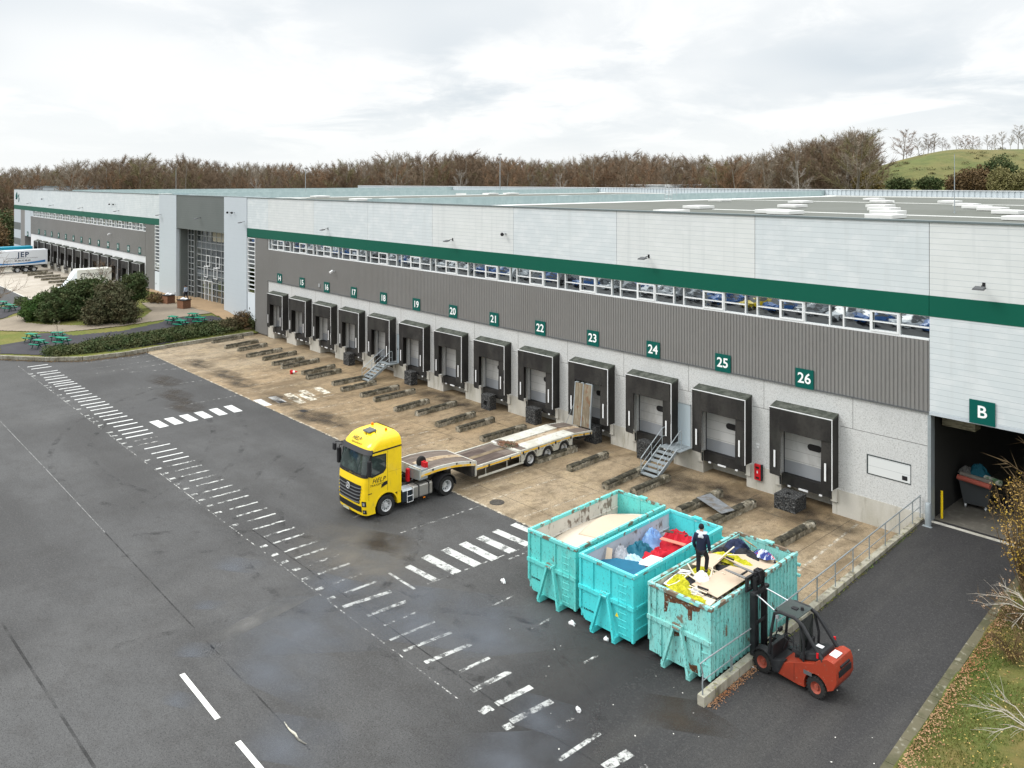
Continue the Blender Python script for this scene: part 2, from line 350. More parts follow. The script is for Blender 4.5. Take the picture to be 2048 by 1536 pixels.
m_firew = M('zinc_clad_fire_wall', (0.29, 0.37, 0.375), 0.45, metal=0.2, layers=((1.2, (1, 1, 1), 0.45, 0.65, 0.6, (0.36, 0.44, 0.44)), (3, (1, 1, 0.3), 0.5, 0.7, 0.3, (0.22, 0.28, 0.28))))
m_rearw = M('ribbed_rear_wall', (0.47, 0.52, 0.55), 0.45, metal=0.1)
m_glassf = M('skylight_dome', (0.6396, 0.6478, 0.6314), 0.3, layers=((0.7, (1, 1, 1), 0.45, 0.65, 0.4, (0.5412, 0.5494, 0.5330)),))
m_glass = M('mirroring_glass', (0.37, 0.40, 0.41), 0.02, metal=1.0, bump=(0.55, 0.05, 0.10, (1, 1, 1.6)))
m_glassd = M('dark_glass', (0.02, 0.025, 0.028), 0.04, spec=0.9)
m_glasse = M('entrance_glass', (0.16, 0.18, 0.19), 0.06, metal=0.9, layers=((0.8, (1, 1, 1), 0.5, 0.62, 0.8, (0.42, 0.44, 0.42)),), bump=(0.6, 0.15, 0.1))
m_alu = M('aluminium', (0.46, 0.48, 0.49), 0.4, metal=0.5)
m_galv = M('galvanised_steel', (0.36, 0.40, 0.42), 0.45, metal=0.45, layers=((6, (1, 1, 1), 0.45, 0.7, 0.5, (0.27, 0.31, 0.33)),))
m_black = M('black_paint', (0.018, 0.018, 0.02), 0.45)
m_rubber = M('tyre_rubber', (0.022, 0.022, 0.022), 0.85, layers=((4, (1, 1, 1), 0.5, 0.7, 0.5, (0.055, 0.05, 0.043)),))
m_fabric = M('black_dock_curtain', (0.0198, 0.0186, 0.0180), 0.75, layers=((0.8, (1, 1, 0.5), 0.42, 0.60, 0.9, (0.0390, 0.0372, 0.0342)), (7, (1, 1, 1), 0.5, 0.7, 0.45, (0.0132, 0.0126, 0.0126)), (0.6, (1, 1, 1), 0.55, 0.7, 0.3, (0.0330, 0.0390, 0.0300))), bump=(3, 0.5, 0.03), rnd=True)
m_fabtop = M('mossy_dock_canopy', (0.0465, 0.0527, 0.0434), 0.85, layers=((2.2, (1, 1, 1), 0.42, 0.6, 0.8, (0.1054, 0.1116, 0.0961)), (5, (1, 1, 1), 0.52, 0.66, 0.7, (0.0217, 0.0279, 0.0186))), rnd=True)
m_edge = M('white_reflective_edge', (0.72, 0.73, 0.74), 0.5)
m_door = M('grey_sectional_door', (0.47, 0.475, 0.47), 0.5, layers=((1.4, (1, 1, .35), 0.52, 0.66, 0.45, (0.25, 0.245, 0.23)), (0.9, (1, 1, 1), 0.45, 0.65, 0.35, (0.41, 0.415, 0.41)),), lines=((2, 0.5, 0.014, (0.17, 0.17, 0.17), 0.0),), rnd=True)
m_doorlo = M('blue_grey_door_panel', (0.27, 0.285, 0.305), 0.5)
m_doorb = M('pale_blue_door', (0.40, 0.47, 0.51), 0.5)
m_red = M('red_paint', (0.50, 0.012, 0.018), 0.45)
m_sign = M('sign_green', (0.0, 0.085, 0.07), 0.45)
m_signw = M('sign_white', (0.85, 0.86, 0.86), 0.5)
m_gab = M('rubber_aggregate_block', (0.035, 0.036, 0.037), 0.95, layers=((14, (1, 1, 1), 0.50, 0.58, 0.85, (0.15, 0.15, 0.145)), (8, (1, 1, 1), 0.5, 0.62, 0.7, (0.010, 0.010, 0.010))), bump=(10, 1.0, 0.15), rnd=True)
m_guide = M('mossy_concrete', (0.31, 0.28, 0.22), 0.9, layers=((1.6, (1, 1, 1), 0.42, 0.6, 0.85, (0.11, 0.095, 0.062)), (5, (1, 1, 1), 0.48, 0.62, 0.7, (0.045, 0.042, 0.032)), (2.2, (1, 1, 1), 0.6, 0.7, 0.8, (0.55, 0.52, 0.44))), bump=(9, 0.8, 0.04), rnd=True)
m_moss = M('black_moss_crust', (0.0375, 0.0345, 0.0255), 0.95, layers=((4, (1, 1, 1), 0.48, 0.62, 0.8, (0.1125, 0.1013, 0.0713)), (14, (1, 1, 1), 0.5, 0.65, 0.6, (0.0188, 0.0188, 0.0150))), bump=(12, 0.9, 0.04), rnd=True)
m_mark = worn('worn_white_paint', (0.50, 0.51, 0.49), 2.8, 0.42, 0.56)
m_mark0 = worn('solid_white_paint', (0.58, 0.59, 0.58), 2.2, 0.28, 0.44)
m_mark2 = worn('crossing_paint', (0.52, 0.53, 0.51), 2.0, 0.36, 0.50)
m_mark3 = worn('faint_paint', (0.46, 0.46, 0.44), 3.4, 0.49, 0.60)
m_solid = M('fresh_white_paint', (0.72, 0.73, 0.68), 0.75, layers=((4, (1, 1, 1), 0.5, 0.75, 0.4, (0.5, 0.51, 0.48)),))
m_bark = M('bark', (0.085, 0.068, 0.052), 0.9, layers=((6, (1, 1, 0.3), 0.45, 0.65, 0.6, (0.16, 0.14, 0.115)),))
m_kerb = M('kerb_stone', (0.30, 0.285, 0.24), 0.9, layers=((1.2, (1, 1, 1), 0.42, 0.62, 0.8, (0.15, 0.135, 0.095)), (6, (1, 1, 1), 0.5, 0.66, 0.6, (0.08, 0.075, 0.05))), bump=(10, 0.5, 0.02), lines=((1, 1.0, 0.02, (0.07, 0.06, 0.05), 0.0),))
m_kerbd = M('mossy_kerb', (0.11, 0.10, 0.065), 0.9, layers=((1.2, (1, 1, 1), 0.42, 0.62, 0.8, (0.06, 0.062, 0.032)), (4, (1, 1, 1), 0.56, 0.66, 0.7, (0.24, 0.23, 0.18))), bump=(10, 0.5, 0.02))
m_grass = M('grass_ground', (0.08, 0.10, 0.022), 0.95, layers=((0.5, (1, 1, 1), 0.46, 0.60, 0.8, (0.15, 0.115, 0.04)), (3, (1, 1, 1), 0.45, 0.65, 0.5, (0.05, 0.075, 0.018)), (12, (1, 1, 1), 0.5, 0.7, 0.5, (0.17, 0.15, 0.06))), bump=(14, 0.8, 0.05))
m_hill = M('hill_grass', (0.105, 0.125, 0.038), 0.95, layers=((0.03, (1, 1, 1), 0.42, 0.6, 0.8, (0.16, 0.135, 0.055)), (0.2, (1, 1, 1), 0.45, 0.65, 0.6, (0.06, 0.08, 0.025))), bump=(1.5, 0.8, 0.4))
m_field = M('winter_field', (0.10, 0.10, 0.05), 0.95, layers=((0.01, (1, 1, 1), 0.4, 0.65, 0.7, (0.085, 0.07, 0.045)),))
m_gravel = M('gravel_path', (0.255, 0.215, 0.165), 0.95, layers=((0.5, (1, 1, 1), 0.42, 0.62, 0.5, (0.19, 0.16, 0.125)), (16, (1, 1, 1), 0.5, 0.68, 0.5, (0.12, 0.10, 0.08))))
m_brick = M('brown_paving', (0.33, 0.23, 0.135), 0.9, layers=((0.6, (1, 1, 1), 0.42, 0.62, 0.5, (0.25, 0.18, 0.11)), (9, (1, 1, 1), 0.5, 0.7, 0.4, (0.18, 0.13, 0.09))))
def leafmat(name, c, c2):
    m = M(name, c, 0.8, layers=((0.9, (1, 1, 1), 0.42, 0.62, 0.8, c2), (5, (1, 1, 1), 0.45, 0.65, 0.4, tuple(x * 0.6 for x in c)))); return m
m_pine = leafmat('pine_needles', (0.045, 0.075, 0.024), (0.085, 0.088, 0.036))
m_laurel = leafmat('laurel_leaves', (0.035, 0.082, 0.016), (0.075, 0.115, 0.028))
m_hedge = leafmat('hedge_leaves', (0.050, 0.075, 0.026), (0.10, 0.10, 0.042))
m_brown = leafmat('brown_twigs', (0.115, 0.080, 0.042), (0.16, 0.10, 0.04))
m_yell = leafmat('yellow_leaves', (0.40, 0.27, 0.04), (0.50, 0.33, 0.16))
m_grassb = leafmat('grass_blades', (0.085, 0.125, 0.022), (0.17, 0.14, 0.04))
m_litter = leafmat('fallen_leaves', (0.27, 0.125, 0.06), (0.38, 0.24, 0.14))
m_litter2 = leafmat('yellow_fallen_leaves', (0.42, 0.31, 0.08), (0.50, 0.38, 0.16))
# ------------------------------------------------------------------ ground
def sm(t): t = max(0.0, min(1.0, t)); return t * t * (3 - 2 * t)
def struct(o): o['kind'] = 'structure'; return o
struct(MB().quad((-3500, -1500, -0.06), (2500, -1500, -0.06), (2500, 4000, -0.06), (-3500, 4000, -0.06)).build('field', m_field))
struct(MB().quad((-330, -26, 0), (14, -26, 0), (14, 40, 0), (-330, 40, 0)).build('asphalt_yard', m_asph))
struct(MB().quad((-83.6, 26.8, .004), (-14.9, 26.8, .004), (-14.9, 40.5, .004), (-83.6, 40.5, .004)).build('concrete_apron', m_apron))
struct(MB().quad((-187, 26.9, .004), (-121.5, 26.9, .004), (-121.5, 39.6, .004), (-187, 39.6, .004)).build('concrete_apron', m_apronL))
def rz(x, y): return max(0.0, min(1.0, (y - 21.5) * 0.056))
struct(MB().grid(lambda a, b: Vector((-14.75 + 14.75 * a, 21.5 + 17.9 * b, rz(0, 21.5 + 17.9 * b) + 0.006)), 2, 60).build('ramp_asphalt', m_ramp))
def fading(m, src, ranges):
    # alpha = product of smooth ramps along x / y, for a darker patch without a hard border
    n = src.copy(); n.name = m; t = n.node_tree; b = t.nodes['Principled BSDF']; sp = t.nodes.new('ShaderNodeSeparateXYZ'); co = t.nodes.new('ShaderNodeTexCoord'); t.links.new(co.outputs['Object'], sp.inputs[0]); cur = None
    for ax, lo, hi in ranges:
        r = t.nodes.new('ShaderNodeMapRange'); r.interpolation_type = 'SMOOTHSTEP'; r.inputs['From Min'].default_value = lo; r.inputs['From Max'].default_value = hi; t.links.new(sp.outputs[ax], r.inputs['Value'])
        if cur is None: cur = r.outputs[0]
        else: mu = t.nodes.new('ShaderNodeMath'); mu.operation = 'MULTIPLY'; t.links.new(cur, mu.inputs[0]); t.links.new(r.outputs[0], mu.inputs[1]); cur = mu.outputs[0]
    t.links.new(cur, b.inputs['Alpha']); return n
struct(MB().quad((-24, 10, .0035), (4, 10, .0035), (4, 21.52, .0035), (-24, 21.52, .0035)).build('darker_asphalt', fading('darker_asphalt', m_ramp, ((1, 11, 20), (0, -23, -15)))))  # only a darker tone, the ramp material fading out into the yard
struct(MB().quad((-24, 21.52, .0035), (-14.9, 21.52, .0035), (-14.9, 26.8, .0035), (-24, 26.8, .0035)).build('darker_asphalt', fading('darker_asphalt_side', m_ramp, ((0, -23, -15),))))
def inside(p, poly):
    c = False; n = len(poly)
    for i in range(n):
        a, b = poly[i], poly[(i + 1) % n]
        if (a[1] > p[1]) != (b[1] > p[1]) and p[0] < (b[0] - a[0]) * (p[1] - a[1]) / (b[1] - a[1]) + a[0]: c = not c
    return c
def sheet(name, poly, zfn, dz, mat, res=0.22):
    xs = [p[0] for p in poly]; ys = [p[1] for p in poly]
    nx = int((max(xs) - min(xs)) / res) + 1; ny = int((max(ys) - min(ys)) / res) + 1
    idx = {}; m = MB(); vs = []; fs = []
    def V(i, j):
        if (i, j) not in idx:
            x = min(xs) + i * res; y = min(ys) + j * res; idx[(i, j)] = len(vs); vs.append((x, y, zfn(x, y) + dz))
        return idx[(i, j)]
    for i in range(nx):
        for j in range(ny):
            if inside((min(xs) + (i + .5) * res, min(ys) + (j + .5) * res), poly): fs.append((V(i, j), V(i + 1, j), V(i + 1, j + 1), V(i, j + 1)))
    m.add(vs, fs); return struct(m.build(name, mat, fix=False))
# planted island by the entrance: a raised bed sloping up to the doors
def gz(x, y):
    return 0.16 + 1.34 * sm((-82.6 - x) / 9) * sm((y - 12) / 25) * sm((x + 128) / 12)
kpts = sorted([tuple(at(u, v)[:2]) for u, v in ((0, 718), (90, 722), (165, 721), (250, 711), (340, 695), (430, 681), (530, 666))], key=lambda p: p[1])
kpts = [(-118, 7.0), (-104, 9.0), (-94, 12.2)] + kpts + [(kpts[-1][0], 42.0)]
def kx(y):
    for a, b in zip(kpts, kpts[1:]):
        if a[1] <= y <= b[1]: return a[0] + (b[0] - a[0]) * (y - a[1]) / (b[1] - a[1])
    return kpts[0][0] if y < kpts[0][1] else kpts[-1][0]
wpts = [(-119.2, 7), (-121.5, 23), (-121.0, 27), (-119.5, 38), (-119.5, 43.0)]
def wx_(y):
    for a, b in zip(wpts, wpts[1:]):
        if a[1] <= y <= b[1]: return a[0] + (b[0] - a[0]) * (y - a[1]) / (b[1] - a[1])
    return wpts[0][0]
def isl(a, b):
    y = 7 + 36 * b; x0, x1 = wx_(y), kx(y) - 0.12; x = x0 + (x1 - x0) * a
    return Vector((x, y, gz(x, y) - 0.01 + 0.03 * noise.noise(Vector((x * .4, y * .4, 0)))))
struct(MB().grid(isl, 90, 80).build('lawn', M('lawn_ground', (.115, .13, .028), .95, layers=((.35, (1, 1, 1), .42, .6, .8, (.17, .15, .045)), (3, (1, 1, 1), .45, .65, .4, (.07, .09, .02))), bump=(14, .8, .05)), smooth=True))
def gp(*pts): return [tuple(ground(u, v, gz)[:2]) for u, v in pts]
sheet('patio', gp((0, 691), (49, 683), (80, 667), (127, 667), (145, 672), (242, 663), (316, 647), (345, 637), (425, 632), (467, 644), (440, 657), (330, 688), (240, 699), (200, 704), (100, 712), (0, 708)), gz, .045, m_patio)
sheet('patio', gp((-30, 640), (-10, 615), (20, 612), (54, 612), (49, 624), (27, 628), (8, 637)), gz, .045, m_patio)
sheet('gravel_path', gp((-30, 650), (10, 638), (50, 628), (50, 646), (94, 650), (170, 652), (242, 646), (288, 635), (304, 622), (283, 607), (330, 602), (380, 610), (440, 624), (400, 630), (330, 640), (290, 646), (242, 653), (168, 661), (125, 665), (74, 664), (-30, 661)), gz, .06, m_gravel)
sheet('paved_forecourt', [(-119.5, 41.5), (-84.0, 41.5), (-84.3, 38.2), (-88.5, 37.2), (-94, 36.9), (-101, 36.6), (-106, 36.9), (-112, 38.1), (-119.3, 37.6)], gz, .075, m_brick)
# kerb round the island
def kerb(name, pts, zfn, label, w=0.16, h=0.16, back=0.0):
    m = MB(); n = len(pts)
    for a, b in zip(pts, pts[1:]):
        a = Vector((a[0], a[1], 0)); b = Vector((b[0], b[1], 0)); L = (b - a).length; k = max(1, int(L / 1.0)); d = (b - a) / k; e = d.normalized(); s = Vector((-e.y, e.x, 0)) * w / 2
        for i in range(k):
            p = a + d * i + e * .008; q = a + d * (i + 1) - e * .008
            zp, zq = zfn(p.x, p.y), zfn(q.x, q.y)
            m.hexa([(p - s) + Vector((0, 0, zp - .3)), (q - s) + Vector((0, 0, zq - .3)), (q + s) + Vector((0, 0, zq - .3)), (p + s) + Vector((0, 0, zp - .3))],
                   [(p - s) + Vector((0, 0, zp + h)), (q - s) + Vector((0, 0, zq + h)), (q + s) + Vector((0, 0, zq + h)), (p + s) + Vector((0, 0, zp + h))])
    return struct(m.build(name, m_kerb))
kk = []
for a, b in zip(kpts, kpts[1:]):
    for i in range(8): kk.append((a[0] + (b[0] - a[0]) * i / 8, a[1] + (b[1] - a[1]) * i / 8))
kk = [p for p in kk if p[1] < 38.9]
kerb('kerb', kk, lambda x, y: 0.0, '', 0.28, 0.34)
# grassy bank to the right of the ramp
kr = [ground(u, v, rz) for u, v in ((1780, 1536), (1870, 1402), (1960, 1270), (1990, 1228))]
kr = [kr[0] + (kr[0] - kr[1]) * 1.5] + kr; kr.append(Vector((kr[-1].x - .05, 38.6, 1.0)))
kerb('kerb', [(p.x, p.y) for p in kr], rz, '', 0.3, 0.13).data.materials[0] = m_kerbd
def krx(y):
    for a, b in zip(kr, kr[1:]):
        if a.y <= y <= b.y: return a.x + (b.x - a.x) * (y - a.y) / (b.y - a.y)
    return kr[0].x if y < kr[0].y else kr[-1].x
def bz(x, y): return rz(x, y) + 0.12 + 0.05 * (x - krx(y)) + 0.06 * noise.noise(Vector((x * .7, y * .7, 1)))
struct(MB().grid(lambda a, b: Vector((krx(14 + 24.6 * b) + .12 + 14 * a * a, 14 + 24.6 * b, bz(krx(14 + 24.6 * b) + .12 + 14 * a * a, 14 + 24.6 * b))), 30, 80).build('grass_bank', m_grass, smooth=True))
# ------------------------------------------------------------------ road markings (sheets 4 mm up)
def strips(name, quads, mat, z=.005):
    m = MB()
    for q in quads: m.quad(*[(p[0], p[1], z) for p in q])
    return struct(m.build(name, mat))
def line(p, q, w):
    p = Vector((p[0], p[1])); q = Vector((q[0], q[1])); d = (q - p).normalized(); s = Vector((-d.y, d.x)) * w / 2
    return [p - s, q - s, q + s, p + s]
rnd = random.Random(3)
# pedestrian way: bars across, about 1.2 m apart
RE = [(96, 728.7), (103, 733), (115.5, 740.7), (121, 744.5), (129, 750), (135, 754), (142, 759.5), (148, 763), (155, 766.5), (162.5, 772), (170, 776), (177, 781), (184.5, 787), (194.5, 792.5), (201, 797), (210, 803), (218.7, 808), (226, 813.7), (236, 820.5), (245, 825.7),
      (254.5, 831.7), (265.5, 838.7), (275, 845), (286, 852.5), (296, 859), (305.5, 865.5), (315.5, 873), (327.5, 880), (340, 887.5), (353.7, 897), (366, 905), (377.5, 912.5), (390, 921), (403.7, 930), (418.7, 940), (432.5, 949.5), (447.5, 958.7), (465, 970), (481, 980), (497.5, 990.7),
      (515.6, 1003.7), (534, 1015.7), (551, 1027), (570, 1040.5), (590.6, 1054.4), (611, 1066.7), (633.7, 1082.5), (654, 1095.6), (678.7, 1109.5), (699, 1126.7), (727.5, 1145.5), (752, 1163)]
bars = []; faint = []
for i, (u, v) in enumerate(RE):
    p = at(u, v); w = .20 if i < 26 else .15; L = 1.62
    q = (p.x - .03, p.y - L + rnd.uniform(-.05, .15)); (faint if i in (26, 27, 48, 50) else bars).append(line(q, (p.x, p.y), w))
strips('pedestrian_crossing_marking', bars[:30], m_mark0)
strips('pedestrian_crossing_marking', bars[30:], m_mark)
strips('pedestrian_crossing_marking', [line((at(u, v).x - .05, at(u, v).y - 2.2), (at(u, v).x - .05, at(u, v).y - 1.88), w_) for i, (u, v) in enumerate(RE) for w_ in (.22,) if rnd.random() < .8], m_mark)
D6 = lambda a, b: at(600 + a / 2.5597, 1050 + b / 2.5597)
near = [((220, 420), (465, 340), .22), ((345, 465), (545, 390), .2), ((460, 590), (690, 495), .12), ((530, 645), (775, 550), .16), ((640, 705), (875, 610), .2), ((820, 750), (970, 680), .14), ((880, 850), (1075, 750), .22), ((1005, 918), (1185, 828), .24), ((1080, 1008), (1290, 900), .24),
        ((1325, 1205), (1535, 1065), .16), ((1560, 1244), (1690, 1165), .34), ((925, 962), (965, 935), .28), ((1045, 1042), (1085, 1022), .26), ((960, 925), (990, 950), .1)]
strips('pedestrian_crossing_marking', [line(D6(*a_), D6(*b_), w_) for a_, b_, w_ in near], m_mark)
strips('pedestrian_crossing_marking', [line(D6(430, 515), D6(600, 445), .1), line(D6(1320, 1035), D6(1405, 985), .1), line(D6(1590, 1350), D6(1780, 1235), .2)] + faint, m_mark3)
strips('pedestrian_crossing_marking', [line((-83, 16.45), (-20, 16.2), .05)], m_mark3)
# tyre tracks: dark rubber arcs
m_tyre = worn('tyre_mark_rubber', (.030, .030, .030), 1.0, .50, .95, .72); mt_ = MB()
def arc(cx_, cy_, r, a0, a1, w):
    n = 40
    for k in range(n):
        a, b = R_(a0 + (a1 - a0) * k / n), R_(a0 + (a1 - a0) * (k + 1) / n)
        P = [(cx_ + q * math.cos(t), cy_ + q * math.sin(t), .0046) for t in (a, b) for q in (r - w / 2, r + w / 2)]; mt_.quad(P[0], P[1], P[3], P[2])
for cx_, cy_, r, a0, a1 in ((-38, 14, 9, 20, 110), (-38, 14, 11.1, 20, 110), (-50, 30, 16, 200, 290), (-50, 30, 18.1, 200, 290), (-25, 4, 15, 60, 150), (-25, 4, 17.1, 60, 150), (-14, 6, 17, 95, 170), (-60, 3, 20, 30, 80), (-60, 3, 22, 30, 80), (-30, 34, 17, 215, 300), (-30, 34, 19.1, 215, 300)): arc(cx_, cy_, r, a0, a1, .34)
struct(mt_.build('tyre_marks', m_tyre))
ap = MB(); ra = random.Random(9)
for k in range(46):
    x = -82 + 66 * ra.random(); dxx = ra.uniform(-.9, .9); y0_ = ra.uniform(27.2, 29); y1_ = ra.uniform(33, 38.5)
    for o_ in (0, 2.0): a = Vector((x + o_, y0_)); b = Vector((x + o_ + dxx, y1_)); d = (b - a).normalized(); n_ = Vector((-d.y, d.x)) * .15; ap.quad(*[(q.x, q.y, .0087) for q in (a - n_, b - n_, b + n_, a + n_)])
struct(ap.build('tyre_marks', worn('apron_tyre_mark', (.085, .065, .042), 1.1, .55, .95, .8)))
# zebra bars near side (8 bars) and far side (10 bars)
z1 = []
for u0, v0, u1, v1, w in ((778, 1146, 829, 1178, .12), (815, 1132, 873, 1162, .3), (850, 1112, 915, 1146, .46), (889, 1098, 956, 1131, .46), (925, 1086, 991, 1119, .46), (959, 1074, 1026, 1104, .46), (990, 1061, 1057, 1090, .42), (1026, 1048, 1075, 1068, .4)):
    z1.append(line(at(u0, v0), at(u1, v1), w))
strips('zebra_crossing_marking', z1, m_mark2)
strips('zebra_crossing_marking', [line(at(855, 1168), at(1060, 1091), .07)], m_mark3)
z2 = []
for i in range(12):
    u0, v0 = 302 + i * 29.6, 842 - i * 6.1; u1, v1 = u0 + 22, v0 + 12
    if 5 < i < 7: continue
    z2.append(line(at(u0 + 5, v0), at(u1 + 5, v1), .62))
strips('zebra_crossing_marking', z2[:8], m_mark0)
strips('zebra_crossing_marking', z2[8:] + [line(at(580, 794), at(606, 806), .6), line(at(600, 788), at(628, 800), .6)], worn('pale_crossing_paint', (.62, .58, .48), 2, .42, .55))
# bay lines
bl = [((160, 727), (305, 710)), ((178, 738), (322, 719)), ((191, 747), (340, 726)), ((262, 780), (470, 752)), ((250, 745), (365, 737)), ((330, 817), (480, 790)),
      ((801, 1066), (960, 1012)), ((1010, 1122), (1075, 1095)), ((985, 1211), (1034, 1188)), ((1052, 1262), (1104, 1236)), ((1165, 1328), (1196, 1310)), ((705, 1036), (760, 1012))]
strips('bay_line_marking', [line(at(*a), at(*b), .10) for a, b in bl], m_mark3)
m_linec = worn('pale_line_paint', (.50, .45, .36), 3.0, .45, .58)
al = []
for k in range(14, 27):
    for dxx in (-1.35, 1.35):
        xc = -20.45 - 4.79 * (26 - k) + dxx
        al.append(line((xc - .35, 27.4), (xc - .1, 32.2), .09))
strips('bay_line_marking', al, m_linec, .009)
strips('bay_line_marking', [line((-16.9, 28.2), (-17.6, 38.6), .13), line((-83.3, 26.85), (-14.9, 26.8), .14)], m_linec, .009)
strips('bay_line_marking', [line((x, 27.3), (x - .3, 32.5), .12) for x in [-176 + 4.82 * i for i in range(11)]], worn('white_line_paint', (.68, .66, .6), 3, .4, .5), .009)
strips('bay_line_marking', [line((-170, 26.9), (-123, 26.9), .2)], worn('white_line_paint', (.68, .66, .6), 3, .4, .5), .009)
# lane dashes, near left
def dash(a, b): return line(a, b, .17)
strips('lane_marking', [dash((-27.5, 10.22), (-24.47, 10.18)), dash((-23.08, 10.2), (-20.0, 10.2)), dash((-31.9, 10.2), (-35, 10.2))][:2], m_solid)
for k in (1,): pass
m_seam = worn('pale_seam', (.24, .24, .235), 1.6, .30, .55)
strips('lane_seam', [line(at(0, 842), at(98, 945), .035), line(at(98, 945), at(210, 1065), .035)], m_seam)
m_seamd = worn('dark_seam', (.036, .036, .036), .5, .40, .75)
strips('asphalt_seam', [line(at(210, 1065), at(560, 1440), .06), line(at(0, 1240), at(190, 1536), .09), line(at(505, 1060), at(985, 1400), .06), line(at(985, 1400), at(1200, 1530), .06), line(at(560, 1440), at(620, 1500), .06)], m_seamd, .0062)
# damp bluish films, oil and the scraped repair strip
def film(name, u, v, a, b, rot, mat, z=.007):
    p = at(u, v); m = MB().at((0, 0, 0), rot); m.quad((-a, -b, 0), (a, -b, 0), (a, b, 0), (-a, b, 0))
    o = m.build(name, mat); o.location = (p.x, p.y, z); return struct(o)
st_b = stain('damp_film', (.13, .145, .17), .5, .30, .70, .5, .5)
st_o = stain('oil_stain', (.045, .036, .027), .9, .30, .70, .85, .6)
st_t = stain('silt_film', (.17, .155, .13), .7, .3, .7, .6, .8)
for i, (u, v, a, b, r) in enumerate(((640, 1245, 3.6, 2.0, .9), (560, 1330, 3.0, 1.3, .3), (398, 1300, 1.0, .45, .8), (420, 1210, .8, .35, .8), (362, 1400, .8, .35, .5), (860, 1230, 4.0, 2.0, .6),
                      (1000, 1260, 2.5, 1.6, 1.0), (1040, 1510, 2.4, 1.0, .9), (700, 1160, 2.5, 1.2, .9), (480, 1130, 1.6, .6, .6), (590, 1480, 2.0, 1.0, .6), (1090, 1430, 1.6, .8, .4))):
    film('damp_patch', u, v, a, b, r, st_b, .0066 + i * .0003)
pa_, pb_ = at(405, 1300), at(640, 1178); dd_ = pb_ - pa_; film('silt_patch', 520, 1236, dd_.length * .62, .42, math.atan2(dd_.y, dd_.x), stain('pale_scrape', (.15, .148, .142), .8, .3, .7, .75, .8), .0112)
film('silt_patch', 720, 1105, 4.5, 2.2, .4, st_t, .0118)
film('oil_stain', 767, 1084, 1.6, .9, .5, st_o, .0125); film('oil_stain', 760, 1086, .6, .4, .5, st_o, .0128); film('oil_stain', 1370, 1430, 1.8, .8, .6, st_o, .0125)
for i, (u, v) in enumerate(((350, 790), (330, 762), (370, 812), (560, 800), (610, 830), (660, 840), (400, 728), (450, 748), (480, 765))):
    film('oil_stain', u, v, 3.2, 1.1, .15, st_o, .0115 + .0002 * i)
film('oil_stain', 1460, 990, 5, 1.6, .05, st_o, .0122); film('oil_stain', 1640, 1040, 3, 1.6, .1, st_o, .0124); film('oil_stain', 1330, 960, 3, 1.6, .1, st_o, .0126)
film('oil_stain', 1120, 880, 5, 1.8, 0, st_o, .012); film('oil_stain', 900, 800, 7, 1.6, 0, st_o, .0121)
def manhole(u, v, r, label, mat):
    p = at(u, v); o = MB().lathe([(0, r), (.018, r), (.018, r - .04), (.024, r - .05)], 'z', 32).build('manhole_cover', mat); o.location = (p.x, p.y, 0); return tag(o, label, 'manhole cover')
manhole(994, 1005, .38, 'round cast iron manhole cover in the brown concrete right of the yellow lorry', M('cast_iron', (.05, .045, .04), .8, layers=((14, (1, 1, 1), .5, .6, .8, (.10, .09, .075)),)))
for i, (u, v) in enumerate(((562, 804), (607, 822))):
    p = at(u, v); o = MB().box(-.3, .3, -.2, .2, 0, .02).build('drain_grate', m_black); o.location = (p.x, p.y, 0)
    tag(o, ('dark drain grate in the concrete edge, the farther of two', 'dark drain grate in the concrete edge, the nearer of two')[i], 'drain', 'drain grates')
# small bits of litter lying on the asphalt
lit = MB(); r2 = random.Random(11)
for _ in range(70):
    u = r2.uniform(950, 1750); v = r2.uniform(1120, 1536)
    if r2.random() < .35 or v < 1130 + (u - 950) * .2 or (1050 < u < 1500 and v < 1340 - abs(u - 1300) * .3): continue
    p = at(u, v); s = r2.uniform(.008, .03); lit.at((p.x, p.y, rz(p.x, p.y) + .02 if p.x > -14.6 else .012), r2.random() * 6, r2.uniform(-.3, .3)).quad((-s, -s * .7, 0), (s, -s * .6, 0), (s * .8, s * .7, 0), (-s, s * .5, 0))
tag(lit.build('litter', M('pale_scraps', (.6, .59, .55), .8)), kind='stuff')
m_scrap = M('white_plastic', (.75, .76, .76), .5)
for u, v, sx, lab in ((1144, 1249, .15, 'crumpled white plastic scrap on the asphalt below the leftmost skip'), (1212, 1281, .10, 'small white scrap on the asphalt in front of the middle skip'), (1007, 1165, .12, 'white paper scrap on the asphalt left of the three skips'), (1157, 1423, .1, 'tiny white scrap on the asphalt well in front of the rusty skip')):
    p = at(u, v); o = MB().blob((0, 0, .05), (sx, sx * .6, .09), 6, u, .7, 2.5).build('scrap', m_scrap); o.location = (p.x, p.y, 0); tag(o, lab, 'litter')
p = at(1505, 1338); o = MB().blob((0, 0, .06), (.26, .2, .08), 7, 4, .8, 2.2).build('plastic_bag', m_scrap); o.location = (p.x, p.y, .05); tag(o, 'white plastic bag lying against the low concrete wall by the forklift wheel', 'bag')
tw = at(590, 1470); m = MB(); pts = [at(569, 1446), at(575, 1456), at(580, 1462), at(590, 1470), at(596, 1480), at(608, 1488), at(613, 1490)]
m.tube([p - tw + Vector((0, 0, .03)) for p in pts], [.012, .02, .025, .04, .03, .02, .012], 6); o = m.build('strap', M('dirty_strap', (.5, .48, .4), .8, layers=((3, (1, 1, 1), .45, .55, .8, (.05, .05, .05)),))); o.location = tw
tag(o, 'twisted dirty white strap lying alone on the dark asphalt in the foreground', 'strap')
